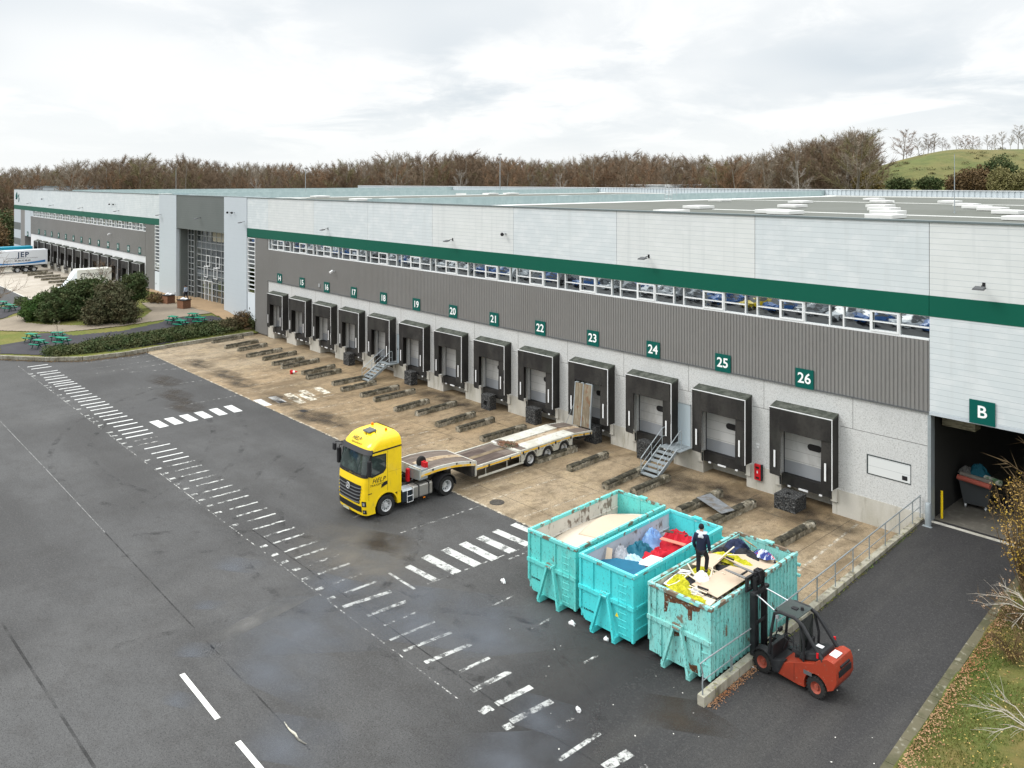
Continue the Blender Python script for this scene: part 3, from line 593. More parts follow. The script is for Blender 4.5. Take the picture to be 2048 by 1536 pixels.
# ------------------------------------------------------------------ the warehouse
Y0 = 39.0
WL = Vector((-50, Y0, 0))
wh = thing('warehouse', WL, 'very long white warehouse with a green stripe, ribbon windows and numbered loading docks', 'warehouse')
def W(m, name, mat, parent=None, **k):
    par = parent or wh
    o = m.build(name, mat, par, **k); o.location = -WL if par is wh else Vector((0, 0, 0)); return o
XR, XM, XT1, XT2, XG1, XG2, XT3, XL, XE = 12.0, -14.45, -80.65, -85.7, -91.7, -106.6, -112.75, -185.5, -200.4
DR = [-20.4 - 4.79 * (26 - k) for k in range(14, 27)]      # dock centres 14..26
DL = [-120.5 - 4.83 * (13 - k) for k in range(1, 14)]      # dock centres 1..13
def corr(m, x0, x1, z0, z1, y, pitch=.19, dep=.04):
    n = int((x1 - x0) / pitch); pitch = (x1 - x0) / n; xs = []
    for i in range(n):
        a = x0 + i * pitch
        xs += [(a, y), (a + pitch * .5, y), (a + pitch * .62, y + dep), (a + pitch * .88, y + dep)]
    xs.append((x1, y))
    vs = [(a, b, z0) for a, b in xs] + [(a, b, z1) for a, b in xs]; k = len(xs)
    m.add(vs, [(i, i + 1, k + i + 1, k + i) for i in range(k - 1)])
# body and roof
m = MB(); m.box(XE + .3, XM - .3, 41.6, 124, -.1, 13.9); m.box(XM - .3, XR, 56, 124, -.1, 13.9); m.box(XM - .3, XR, 39.6, 56, 7.0, 13.9)
W(m, 'core', m_dgrey)
rf = W(MB().box(XE + .2, XR, 39.45, 124.2, 13.905, 14.0), 'roof', m_roof)
# concrete wall with door openings
def dockwall(D, xa, xb, mat, name):
    m = MB(); x = xa
    for c in D:
        m.box(x, c - 1.38, Y0, Y0 + .34, 1.25, 6.0); m.box(c - 1.38, c + 1.38, Y0, Y0 + .34, 4.15, 6.0); x = c + 1.38
    m.box(x, xb, Y0, Y0 + .34, 1.25, 6.0)
    return W(m, name, mat)
def baseband(D, xa, xb):
    m = MB(); x = xa
    for c in D:
        m.box(x, c - 1.5, Y0 - .03, Y0 + .4, -.1, 1.248); m.box(c - 1.5, c + 1.5, Y0 + .95, Y0 + 1.1, -.1, 1.2); m.box(c - 1.5, c + 1.5, Y0 - .02, Y0 + .94, 1.14, 1.2)
        m.box(c - 1.5, c - 1.38, Y0 - .03, Y0 + .94, -.1, 1.13); m.box(c + 1.38, c + 1.5, Y0 - .03, Y0 + .94, -.1, 1.13); x = c + 1.5
    m.box(x, xb, Y0 - .03, Y0 + .4, -.1, 1.248)
    return W(m, 'base_wall', m_base)
dockwall(DR, XT1, XM, m_conc, 'concrete_wall'); dockwall(DL, XL, -118.3, m_concL, 'concrete_wall')
baseband(DR, XT1, XM); baseband(DL, XL, -118.3)
mj = M('sealant_joint', (.16, .16, .155), .8)
for c in DR: W(MB().box(c + 2.4 - .012, c + 2.4 + .012, Y0 - .003, Y0 + .01, 4.4, 5.98), 'panel_joint', mj)
for a, b in zip([XT1] + DR, DR + [XM]): W(MB().box(a + (1.75 if a != XT1 else .01), b - (1.75 if b != XM else 0), Y0 - .0035, Y0 + .01, 4.385, 4.412), 'panel_joint', mj)
# small closed hatch window in the concrete at the right
hw = W(MB().box(-17.32, -15.27, Y0 - .02, Y0 + .01, 2.42, 3.36), 'hatch', M('dark_recess', (.05, .06, .06), .7)); hw['label'] = 'long low closed hatch in the concrete wall right of dock twenty-six'
W(MB().box(-17.24, -15.29, Y0 - .028, Y0 - .0205, 2.47, 3.30), 'shutter', M('pale_shutter', (.60, .62, .62), .5, lines=((2, .42, .012, (.3, .32, .33), .1),)), hw)
W(MB().box(-15.66, -15.42, Y0 - .034, Y0 - .0285, 2.56, 2.76), 'plate', m_black, hw)
# corrugated band, sill and ribbon windows
m = MB(); corr(m, XT1, XM, 5.98, 9.22, Y0 - .06); m.box(XT1, XM, Y0 - .01, Y0 + .3, 6.01, 9.2); W(m, 'corrugated_band', m_corr)
m = MB(); corr(m, XL, -118.3, 5.98, 9.36, Y0 - .06); m.box(XL, -118.3, Y0 - .01, Y0 + .3, 6.01, 9.3); W(m, 'corrugated_band', m_corr)
W(MB().box(XT1, XM, Y0 - .11, Y0 - .01, 5.93, 5.985), 'drip_rail', m_dgrey); W(MB().box(XL, -118.3, Y0 - .11, Y0 - .01, 5.93, 5.985), 'drip_rail', m_dgrey)
def ribbon(x0, pitch, z0, z1, y):
    f = MB(); zm = z0 + (z1 - z0) * .5; o = [0, .15 * pitch, .43 * pitch, .72 * pitch, pitch]
    f.box(x0, x0 + pitch, y - .05, y + .05, z0 - .02, z0 + .07); f.box(x0, x0 + pitch, y - .03, y + .05, z1 - .03, z1)
    for i, a in enumerate(o[:4]): f.box(x0 + a, x0 + a + (.06 if i < 2 else .05), y - .045, y + .05, z0 + .07, z1 - .03)
    for i in (1, 3): f.box(x0 + o[i] + .06, x0 + o[i + 1], y - .035, y + .04, zm - .03, zm + .03)
    a, b = x0 + o[2] + .05, x0 + o[3]; e = .085
    f.box(a, b, y - .075, y + .02, z0 + .08, z0 + .08 + e); f.box(a, b, y - .075, y + .02, z1 - .11, z1 - .035)
    f.box(a, a + e, y - .075, y + .02, z0 + .08 + e, z1 - .11); f.box(b - e, b, y - .075, y + .02, z0 + .08 + e, z1 - .11); f.box(a + e, b - e, y - .06, y + .02, zm - .025, zm + .025)
    w = f.build('ribbon_window', m_trim, wh); w.location = -WL
    g = MB(); g.quad((x0, y + .06, z0), (x0 + pitch, y + .06, z0), (x0 + pitch, y + .06, z1), (x0, y + .06, z1)).build('pane', m_glass, w)
    return w
wr = ribbon(XT1 + .05, 4.723, 9.23, 10.33, Y0 + .02)
for i in range(1, 14): c = copy_tree(wr, wh); c.location = Vector(wr.location) + Vector((4.723 * i, 0, 0))
wl2 = ribbon(-183.9, 4.693, 9.37, 10.46, Y0 + .02)
for i in range(1, 14): c = copy_tree(wl2, wh); c.location = Vector(wl2.location) + Vector((4.693 * i, 0, 0))
W(MB().box(XT1, XM, Y0 + .1, Y0 + .3, 9.2, 10.4), 'window_backing', m_black); W(MB().box(-183.9, -118.3, Y0 + .1, Y0 + .3, 9.3, 10.5), 'window_backing', m_black)
W(MB().box(XL, -183.9, Y0 - .03, Y0 + .3, 9.36, 10.44), 'blank_panel', m_cladp)
# green stripe and white cladding
W(MB().box(XT2, XM - .01, Y0 - .07, Y0 + .3, 10.33, 11.27).box(XM + .01, XR, Y0 - .07, Y0 + .3, 10.33, 11.27), 'green_stripe', m_green)
W(MB().box(XE, XT3, Y0 - .07, Y0 + .3, 10.46, 11.33), 'green_stripe', m_green)
m = MB(); xs = [XT2] + [-61.37 - 9.52 * 2 + 9.52 * i for i in range(0, 7)] + [XM, XM + 9.52, XR]
xs = sorted(set([XT2, XT1, -70.9, -61.4, -51.9, -42.4, -32.9, -23.3, XM, XM + 9.5, XR]))
for i, (a, b) in enumerate(zip(xs, xs[1:])): m.m = (0, 1, 0, 0, 1, 0, 1, 0, 1, 0)[i % 10]; m.box(a + .014, b - .014, Y0 - .05, Y0 + .3, 11.27, 14.6)
W(m, 'white_cladding', [m_clad, m_clad_warm])
m = MB(); m.box(XM + .014, XM + 9.49, Y0 - .05, Y0 + .3, 6.0, 10.33); m.box(XM + 9.51, XR, Y0 - .05, Y0 + .3, 6.0, 10.33); W(m, 'white_cladding', m_clad)
m = MB(); xs = [XE, -195] + [XL + 9.66 * i for i in range(0, 8)] + [XT3]
for a, b in zip(xs, xs[1:]): m.box(a + .014, b - .014, Y0 - .05, Y0 + .3, 11.33, 14.6)
W(m, 'white_cladding', m_clad)
W(MB().box(XE + .5, XR - .5, Y0 + .02, Y0 + .28, 10.4, 14.5), 'backing', m_dgrey)
# smooth towers either side of the entrance
W(MB().box(XG1, XT2, Y0 - .12, 41.6, 1.35, 14.6), 'tower_cladding', m_cladp); W(MB().box(XT3, XG2, Y0 - .12, 41.6, 1.35, 14.6), 'tower_cladding', m_cladp)
W(MB().box(XG2, XG1, Y0 - .06, 41.6, 10.38, 14.6), 'grey_fascia', m_greyp)
# stair windows and dark panels next to the towers
def stairstrip(x0, x1, z0, z1, name='stair_window'):
    f = MB(); n = 13; f.box(x0, x0 + .07, Y0 - .06, Y0 + .04, z0, z1); f.box(x1 - .07, x1, Y0 - .06, Y0 + .04, z0, z1)
    for i in range(n + 1): z = z0 + (z1 - z0) * i / n; f.box(x0 + .07, x1 - .07, Y0 - .055, Y0 + .03, z - .04, z + .04)
    w = W(f, name, m_trim); g = MB().quad((x0, Y0 + .05, z0), (x1, Y0 + .05, z0), (x1, Y0 + .05, z1), (x0, Y0 + .05, z1)).build('pane', m_glass, w); return w
stairstrip(XT2 + .1, -83.75, 4.2, 10.2); stairstrip(XT3 - 1.9, XT3 - .1, 4.4, 10.4)
W(MB().box(XT2 + .05, -83.7, Y0 + .1, Y0 + .4, 1.2, 10.33).box(XT3 - 2.0, XT3, Y0 + .1, Y0 + .4, 1.2, 10.46), 'backing', m_black)
for x0, x1 in ((XT2 + .1, -83.75), (XT3 - 1.9, XT3 - .1)):
    d = W(MB().box(x0, x1, Y0 - .05, Y0 + .05, 1.3, 4.15), 'side_door', M('white_door', (.60, .65, .69), .5)); W(MB().box(x0 + .5, x0 + .54, Y0 - .1, Y0 - .05, 2.4, 2.6), 'handle', m_black, d)
m = MB(); corr(m, -83.7, XT1 - .02, 0.2, 10.3, Y0 - .05, .19); m.box(-83.7, XT1, Y0, Y0 + .3, 0.1, 10.3); W(m, 'corrugated_band', m_corr)
m = MB(); corr(m, -118.28, XT3 - 2.0, .8, 10.4, Y0 - .05, .19); m.box(-118.28, XT3 - 2.0, Y0, Y0 + .3, .6, 10.4); W(m, 'corrugated_band', m_corr)
# left end bay
W(MB().box(XE, -194.2, Y0 - .05, 41.6, -.1, 10.44), 'end_cladding', m_cladp); W(MB().box(-194.15, -190.6, Y0 - .04, 41.6, -.1, 10.44), 'end_cladding', m_corr)
W(MB().box(-190.55, XL - .02, Y0 - .05, 41.6, 5.2, 10.44), 'end_cladding', m_cladp)
for z0, z1 in ((2.4, 3.8), (5.6, 7.1), (-.05, 1.4)): W(MB().box(XE + .1, -194.3, Y0 - .07, Y0 - .052, z0 + .6, z1 + .6), 'grey_panel', m_greyp)
W(MB().box(-190.5, XL - .1, Y0 + 1.5, Y0 + 1.6, -.1, 5.2), 'shutter', m_cladp)
# entrance glazing set back under the fascia
def glazing(x0, x1, y, z0, z1, nx, nz):
    f = MB()
    for i in range(nx + 1): x = x0 + (x1 - x0) * i / nx; f.box(x - .03, x + .03, y - .05, y + .05, z0, z1)
    for j in range(nz + 1): z = z0 + (z1 - z0) * j / nz; f.box(x0, x1, y - .045, y + .045, z - .035, z + .035)
    return f
ent = W(glazing(XG2 + 2.6, XG1 - .05, 40.55, 1.45, 10.35, 8, 11), 'entrance_glazing', m_alu)
MB().quad((XG2 + 2.6, 40.61, 1.45), (XG1, 40.61, 1.45), (XG1, 40.61, 10.35), (XG2 + 2.6, 40.61, 10.35)).build('pane', m_glasse, ent)
for (a, b) in ((3.0, 3.9), (6.7, 7.6)): MB().box(XG2 + 2.6, XG1 - .1, 40.57, 40.605, a + 1.3, b + 1.3).build('spandrel', M('spandrel_panel', (.10, .115, .125), .4), ent)
MB().box(-99, XG1 - .1, 40.57, 40.602, 9.0, 10.3).build('blind', M('cream_blinds', (.46, .43, .34), .7), ent)
for i in range(4): f = MB(); a = -101.5 + 1.35 * (i % 2) * 2.2 + (i // 2) * .7; z = 4.4 + 1.4 * (i // 2) ; f.box(a, a + 1.1, 40.45, 40.50, z, z + .09).box(a, a + 1.1, 40.45, 40.50, z + 1.3, z + 1.39).box(a, a + .09, 40.45, 40.50, z + .09, z + 1.3).box(a + 1.01, a + 1.1, 40.45, 40.50, z + .09, z + 1.3).build('opening_light', m_trim, ent)
dr = glazing(-101.2, -98.9, 40.45, 1.45, 4.0, 2, 1).build('entrance_door', m_trim, ent)
W(MB().box(XG2, XG2 + 2.6, 40.3, 41.5, 1.4, 10.38).box(XG2, XG2 + .4, 39.3, 40.3, 1.4, 10.38), 'recess_cladding', m_greyp)
w = W(glazing(XG2 + .5, XG2 + 2.5, 40.24, 1.45, 10.3, 2, 12), 'entrance_glazing', m_alu); MB().box(XG2 + .5, XG2 + 2.5, 40.26, 40.3, 1.45, 10.3).build('pane', m_glasse, w)
# parapet capping, shared by all the front
W(MB().box(XE - .05, XR, Y0 - .12, Y0 + .42, 14.602, 14.68), 'parapet_capping', m_cap)
W(MB().box(XE, XR, Y0 + .3, Y0 + .46, 13.9, 14.6), 'parapet_back', m_capl)
W(MB().box(XE + .2, XR, Y0 + .46, Y0 + 1.1, 14.0, 14.42), 'parapet_upstand', m_capl)
# roof: fire walls, ribbed rear wall, skylights, ladders
for x in (-62.0, -109.6, -157.2):
    W(MB().box(x - .25, x + .25, 39.5, 124, 13.95, 14.86), 'fire_wall', m_firew); W(MB().box(x + .26, x + 2.4, 40.3, 123.9, 14.001, 14.03), 'white_strip', m_white)
    W(MB().box(x - 2.0, x - .26, 40.3, 123.9, 14.001, 14.03), 'grey_strip', m_roof)
m = MB(); n = 330
for i in range(n): x = XE + (XR + 20 - XE) * i / n; m.box(x, x + .46, 124.0, 124.08, 13.9, 15.02)
m.box(XE, XR + 20, 124.08, 124.4, -.1, 15.0); W(m, 'rear_wall', m_rearw)
W(MB().box(XE, XR + 20, 123.9, 124.5, 15.02, 15.1), 'rear_capping', m_trim); W(MB().box(XE, XR, 123.4, 123.9, 14.0, 14.15), 'white_strip', m_white)
W(MB().box(-40, XR, 60, 60.5, 14.001, 14.035).box(-60, -20, 92, 92.6, 14.001, 14.03), 'seam', m_white)
sk = MB().box(-1, 1, -1, 1, 0, .26); sk = sk.build('skylight', m_glassf, wh, bevel=.03)
sk.location = (0, 0, -50); d = MB().grid(lambda a, b: Vector((-.85 + 1.7 * a, -.85 + 1.7 * b, .26 + .05 * (math.sin(a * PI) * math.sin(b * PI)) ** .5)), 8, 8).build('dome', m_glassf, sk, smooth=True)
first = True
SKY = [(1585, 410, 60), (1571, 422, 65), (1601, 402, 50), (1748, 397, 40), (1764, 401.5, 50), (1761, 410, 58), (1768, 416, 58), (1776, 422, 70), (1771, 429.5, 80), (1900, 402, 48), (1934, 408, 50), (1954, 412, 60),
       (1986, 415.5, 65), (2019, 421.5, 60), (2046, 433, 60), (1343, 420.5, 65), (1397, 412, 60), (1546, 420, 50), (492, 389, 35), (564, 385.6, 35), (675, 387, 40), (738, 384.8, 36), (820, 386.7, 30), (721, 397.6, 48),
       (781, 397.6, 40), (849, 397, 38), (892, 397, 45), (960, 395.3, 40), (1022, 394, 40), (1080, 393.6, 40), (916, 387, 36), (981, 386.6, 36), (1022, 386.2, 36), (1230, 390, 45), (1290, 392, 50), (1130, 391.5, 45), (1440, 399, 40), (640, 392, 45), (590, 398, 50)]
for u, v, hw_ in SKY:
    p = at(u, v, 14.25)
    if p.y > 121 or p.y < 41.5: continue
    o = sk if first else copy_tree(sk, wh); first = False
    d = math.hypot(p.x, p.y); o.location = (p.x + 50, p.y - Y0, 14.03); w = min(2.2, max(.9, hw_ * d / FX / 2 * .5)); o.scale = (w, w * 1.25, 1)
m = MB()
for x in (0, .5, 1.0): m.tube([(x, 0, 0), (x, 0, 1.5)], .035, 6)
for z in (.0, .5, 1.0, 1.5): m.tube([(0, 0, z), (1.0, 0, z)], .03, 6)
for x in (0, 1.0): m.tube([(x, 0, 1.5), (x, .9, 1.5), (x, .9, .4)], .035, 6)
p = at(1330, 404, 14.0); o = m.build('roof_ladder', m_alu, wh); o.location = (p.x + 50, p.y - Y0, 14.35)
c = o.copy(); COL.objects.link(c); p = at(770, 392, 14.0); c.location = (p.x + 50, p.y - Y0, 14.1)
# unloading room behind opening B
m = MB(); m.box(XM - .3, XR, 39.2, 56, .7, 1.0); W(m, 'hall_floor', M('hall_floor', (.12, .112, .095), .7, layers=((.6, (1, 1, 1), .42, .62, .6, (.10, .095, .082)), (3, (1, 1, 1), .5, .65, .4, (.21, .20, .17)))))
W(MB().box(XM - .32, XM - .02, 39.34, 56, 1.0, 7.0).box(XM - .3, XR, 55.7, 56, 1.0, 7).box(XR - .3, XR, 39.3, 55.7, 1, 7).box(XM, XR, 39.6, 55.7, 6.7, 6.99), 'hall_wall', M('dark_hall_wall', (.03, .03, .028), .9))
W(MB().box(XM - .02, XR, Y0 - .03, Y0 + .32, .2, 1.0), 'door_sill', m_base)
W(MB().box(XM, XR, Y0 - .08, Y0 + .35, 5.86, 5.99), 'door_lintel', m_cladp)
W(MB().box(XM - .08, XM + .06, Y0 - .02, Y0 + .42, 1.0, 5.85), 'door_post', m_galv)
W(MB().box(XM + .1, XM + 1.5, 40.2, 40.9, 5.15, 5.6), 'door_drum', M('dusty_drum', (.25, .23, .16), .9, layers=((3, (1, 1, 4), .45, .6, .8, (.10, .09, .06)),)))
# dock shelters
def shelter():
    s = MB(); yf, yb = Y0 - .68, Y0 - .004
    for sx in (-1, 1):
        xo, xi = sx * 1.68, sx * 1.60
        s.m = 0; s.hexa([(min(xo, xi), yf, 1.35), (max(xo, xi), yf, 1.35), (max(xo, xi), yb, 1.35), (min(xo, xi), yb, 1.35)], [(min(xo, xi), yf, 4.78), (max(xo, xi), yf, 4.78), (max(xo, xi), yb, 4.96), (min(xo, xi), yb, 4.96)])
    s.m = 1; s.hexa([(-1.69, yf, 4.70), (1.69, yf, 4.70), (1.69, yb, 4.88), (-1.69, yb, 4.88)], [(-1.69, yf, 4.80), (1.69, yf, 4.80), (1.69, yb, 4.99), (-1.69, yb, 4.99)])
    o = s.build('dock_shelter', [m_fabric, m_fabtop], wh)
    e = MB(); y = yf - .012
    e.box(-1.7, 1.7, y - .012, y + .03, 4.775, 4.812); e.box(1.665, 1.70, y - .012, y + .03, 1.35, 4.77)
    e.build('edge_trim', m_edge, o)
    def wav(x0, x1, z0, z1, ph, yy):
        def fn(a, b):
            x = x0 + (x1 - x0) * a; z = z0 + (z1 - z0) * b
            return Vector((x, yy + .03 * math.sin(x * 3 + ph) * (1 - b) + .015 * noise.noise(Vector((x * 2, z * 2, ph))), z))
        return fn
    c = MB(); c.grid(wav(-1.66, -1.08, 1.3, 4.76, 0, yf - .006), 6, 10); c.build('side_curtain', m_fabric, o, smooth=True)
    c = MB(); c.grid(wav(1.08, 1.66, 1.3, 4.76, 1, yf - .006), 6, 10); c.build('side_curtain', m_fabric, o, smooth=True)
    c = MB(); c.grid(wav(-1.1, 1.62, 3.72, 4.76, 2, yf - .04), 14, 6); c.grid(wav(-1.1, 1.1, 3.68, 4.2, 3, yf + .03), 10, 4); c.build('top_curtain', m_fabric, o, smooth=True)
    for sx, zo in ((-1, 0), (1, 0)): MB().box(sx * 1.36 - .045, sx * 1.36 + .045, yf - .075, yf - .05, 1.75, 2.62).build('reflector_strip', m_edge, o)
    d = MB().box(-1.37, 1.37, Y0 + .24, Y0 + .3, 1.93, 4.15).build('dock_door', m_door, o)
    MB().box(-1.37, 1.37, Y0 + .235, Y0 + .3, 1.28, 1.925).build('lower_panel', m_doorlo, d)
    w = MB(); pts = [(.32 + .18 * math.cos(a) + (.2 if math.cos(a) > 0 else -.2), 2.9 + .17 * math.sin(a)) for a in [i * PI / 10 + .01 for i in range(20)]]
    w.prism([(x, z) for x, z in pts], Y0 + .215, Y0 + .239, 'y').build('oval_window', m_black, d)
    MB().box(-1.37, -1.33, Y0 + .22, Y0 + .239, 1.2, 4.15).build('door_seal', m_black, d)
    l = MB(); l.box(-1.3, 1.3, Y0 - .10, Y0 + .3, .74, 1.27); l.build('dock_leveller', m_fabric, o)
    MB().box(-.95, -.8, Y0 - .16, Y0 - .11, .70, .78).box(-.35, .15, Y0 - .16, Y0 - .11, .70, .78).box(.75, .9, Y0 - .16, Y0 - .11, .70, .78).build('leveller_lip', m_edge, l and o)
    for sx in (-1, 1): MB().box(sx * 1.5 - .16, sx * 1.5 + .16, Y0 - .14, Y0 - .031, .62, 1.24).build('bumper', m_base, o, bevel=.02)
    for sx in (-1, 1): MB().box(sx * 1.36 - .04, sx * 1.36 + .04, Y0 - .17, Y0 - .142, .72, 1.2).build('bumper_pad', m_rubber, o)
    return o
sh = shelter()
allsh = {}
for i, c in enumerate(DR + DL):
    o = sh if i == 0 else copy_tree(sh, wh); o.location = (c + 50, -Y0, 0); allsh[i] = o
rs = random.Random(12)
for o in allsh.values():      # hung slightly askew, no two the same
    for c in o.children:
        if 'curtain' in c.name: c.rotation_euler = (0, R_(rs.uniform(-.7, .7)), 0); c.location = (rs.uniform(-.02, .02), rs.uniform(-.015, .015), rs.uniform(-.03, .03))
# the right one of the two door drops: dock twenty-two's curtain corner is torn
# steel doors beside docks 25 and 19
for x0, x1, hinge in ((-28.45, -27.45, 1), (-56.85, -55.95, 1)):
    d = W(MB().box(x0, x1, Y0 - .02, Y0 + .02, 1.25, 3.6), 'steel_door', m_doorb); W(MB().box(x0 - .05, x0, Y0 - .03, Y0 + .02, 1.25, 3.65).box(x1, x1 + .05, Y0 - .03, Y0 + .02, 1.25, 3.65).box(x0 - .05, x1 + .05, Y0 - .03, Y0 + .02, 3.6, 3.65), 'door_frame', m_galv, d)
    W(MB().box(x0 + .1, x0 + .14, Y0 - .07, Y0 - .02, 2.3, 2.42), 'handle', m_black, d)
# ------------------------------------------------------------------ things fixed to the front
def sign(x, z, s, txt, label, y=Y0 - .11, ts=.72, cat='sign', group='dock number signs'):
    o = MB().box(-s / 2, s / 2, -.02, .02, -s * .5, s * .5).build('number_sign', m_sign); o.location = (x, y, z); tag(o, label, cat, group)
    text(txt, ts * 1.02, m_signw, o, T(0, -.026, 0), 'lettering', bold=.012, depth=.003); return o
NW = 'zero one two three four five six seven eight nine ten eleven twelve thirteen fourteen fifteen sixteen seventeen eighteen nineteen twenty twenty-one twenty-two twenty-three twenty-four twenty-five twenty-six'.split()
for k in range(14, 27): sign(-20.45 - 4.79 * (26 - k), 6.42, .98, str(k), 'square green sign reading %s in white figures above its loading dock' % NW[k])
for k in range(1, 14): sign(-120.6 - 4.83 * (13 - k), 6.56, .95, str(k), 'small green sign reading %s on the far left stretch of the facade' % NW[k], ts=.74, group='far dock number signs')
sign(-12.25, 6.42, 1.02, 'B', 'green sign with a white letter B over the open hall at the right', cat='sign', group=None)
sign(-187.9, 5.7, .95, 'A', 'green sign with a white letter A at the far left end of the facade', group=None)
def floodlight(x, z, lab, y=Y0 - .12):
    t = thing('floodlight', (x, y, z), lab, 'floodlight', 'facade floodlights')
    MB().tube([(0, .08, .12), (0, -.2, .1), (0, -.42, 0)], .022, 6).box(-.06, .06, .05, .07, 0, .22).build('bracket', m_black, t)
    MB().hexa([(-.24, -.72, -.05), (.24, -.72, -.05), (.24, -.36, .02), (-.24, -.36, .02)], [(-.2, -.7, .03), (.2, -.7, .03), (.2, -.38, .10), (-.2, -.38, .10)]).build('lamp_head', m_dgrey, t, bevel=.01)
    return t
fl0 = floodlight(-12.2, 11.85, 'black floodlight on the white cladding above the open hall B')
for x, lab in ((-30.4, 'black floodlight on the white cladding above dock twenty-four'), (-49.3, 'black floodlight on the white cladding above dock twenty'), (-68.2, 'black floodlight on the white cladding above dock sixteen'),
               (-86.2, 'black floodlight at the edge of the smooth tower right of the entrance'), (-98.7, 'black floodlight on the grey fascia over the entrance'), (-112.0, 'black floodlight on the tower left of the entrance'),
               (-130.0, 'black floodlight above dock eleven on the left stretch'), (-149, 'black floodlight above dock seven on the left stretch'), (-168, 'black floodlight above dock three on the left stretch'), (-185.5, 'leftmost black floodlight near the far end of the facade')):
    again(fl0, (x, Y0 - .12, 11.85), label=lab)
def camera(x, y, z, lab, dome=False, col=m_black, g=None):
    t = thing('security_camera', (x, y, z), lab, 'camera', g)
    MB().box(-.05, .05, -.02, .06, -.06, .06).tube([(0, 0, 0), (0, -.22, -.02)], .02, 6).build('bracket', m_alu, t)
    MB().blob((0, -.3, -.04), .13, 8, 1, 0).build('housing', col, t, smooth=True) if dome else MB().at((0, -.3, 0), .5, .3).box(-.09, .09, -.28, .2, -.08, .08).build('housing', col, t, bevel=.02)
    return t
camera(-43.2, Y0 - .1, 12.7, 'small black camera high on the white cladding above dock twenty-one', True)
for x, l in ((-90.0, 'left one of two round black cameras on the right tower'), (-88.8, 'right one of two round black cameras on the right tower')): camera(x, Y0 - .16, 12.9, l, True, g='cameras on the towers')
for x, l in ((-133.5, 'left one of two round black cameras on the left stretch'), (-131.6, 'right one of two round black cameras on the left stretch')): camera(x, Y0 - .1, 12.9, l, True, g='cameras on the left stretch')
camera(-175, Y0 - .1, 13.0, 'single round black camera near the far left end of the facade', True)
camera(-66.9, Y0 - .14, 8.05, 'white tube camera on the grey corrugated band right of sign sixteen', col=m_edge); camera(-133.5, Y0 - .14, 8.3, 'white tube camera on the grey corrugated band above dock ten', col=m_edge)
o = MB().box(-.14, .14, -.05, .05, -.16, .16).build('junction_box', m_alu); o.location = (-69.7, Y0 - .12, 6.5); tag(o, 'small grey box on the corrugated band left of sign sixteen', 'junction box')
# abstract pale green mark on the far left top corner of the facade
t = thing('wall_emblem', (-196.6, Y0 - .06, 13.1), 'curved dark green emblem high at the far left corner of the facade', 'emblem')
MB().tube([(-1.0, 0, 1.0), (-1.3, 0, .3), (-1.1, 0, -.4), (-.7, 0, -.1), (-.8, 0, .7)], [.05, .22, .26, .22, .05], 6).build('leaf_shape', m_sign, t)
MB().tube([(1.0, 0, .5), (.5, 0, .2), (1.1, 0, -.4), (.6, 0, -1.1)], [.08, .13, .13, .08], 6).build('curl_shape', m_sign, t)
# fire point, extinguisher box and stickers right of dock twenty-five
o = MB().box(-.19, .19, -.12, .0, -.42, .42).build('fire_box', m_red, bevel=.02); o.location = (-23.08, Y0 - .06, .98); tag(o, 'red metal fire equipment box on the wall between docks twenty-five and twenty-six', 'fire box')
MB().box(-.1, .1, -.13, -.121, .2, .3).box(-.1, .1, -.13, -.121, -.34, -.24).build('slot', m_black, o); MB().box(-.03, .03, -.13, -.121, -.05, .08).build('label_plate', m_edge, o); MB().box(.19, .26, -.11, 0, -.4, .44).build('side_panel', m_black, o)
o = MB().box(-.1, .1, -.008, .0, .03, .13).box(-.07, .07, -.008, 0, -.12, -.02).build('sticker', m_edge); o.location = (-23.15, Y0 - .004, 2.35); tag(o, 'small white sticker on the concrete above the red fire box', 'sticker')
# far warehouse beyond the left end, and the long low one behind
t = thing('far_warehouse', (-330, 60, 0), 'distant white warehouse with a green stripe at the far left edge', 'warehouse')
MB().box(-160, 60, 0, 80, 0, 14.6).build('walls', m_cladp, t); MB().box(-160, 60.1, -.15, 0, 9.9, 11.1).build('green_stripe', m_green, t); MB().box(-160, 60.1, -.1, 0, 5.5, 9.7).build('grey_band', m_corr, t); MB().box(-160, 60.2, -.2, 80.2, 14.6, 14.75).build('capping', m_cap, t)
t = thing('rear_warehouse', (-250, 190, 0), 'long pale flat roofed warehouse seen beyond the roof at the left', 'warehouse')
MB().box(-150, 105, 0, 60, 0, 15.05).build('walls', m_rearw, t); MB().box(-150.2, 105.2, -.2, 60.2, 15.05, 15.3).build('capping', m_trim, t)
# ------------------------------------------------------------------ yellow tractor unit
m_yel = M('yellow_truck_paint', (0.86, 0.60, 0.012), 0.28, coat=0.5, layers=((1.5, (1, 1, 1), .48, .7, .35, (.66, .45, .02)), (5, (1, 1, .3), .58, .7, .35, (.38, .28, .06))))
m_plas = M('dark_plastic', (.022, .022, .024), .55)
m_tank = M('brushed_tank', (.42, .41, .38), .38, metal=.6, layers=((2, (1, 1, 1), .45, .65, .5, (.27, .255, .23)),))
m_rim = M('steel_rim', (.58, .59, .60), .45, metal=.25, layers=((5, (1, 1, 1), .45, .65, .5, (.36, .35, .33)),))
m_chas = M('dirty_chassis', (.035, .033, .032), .7, layers=((3, (1, 1, 1), .45, .65, .6, (.085, .075, .062)),))
m_amber = M('amber_lens', (.75, .20, .01), .3)
m_clear = M('headlamp_glass', (.45, .48, .5), .12, metal=.5)
m_ws = M('windscreen_glass', (.018, .030, .028), .04, spec=.8, layers=((1.4, (1, 1, 1), .5, .62, .7, (.06, .09, .082)),))
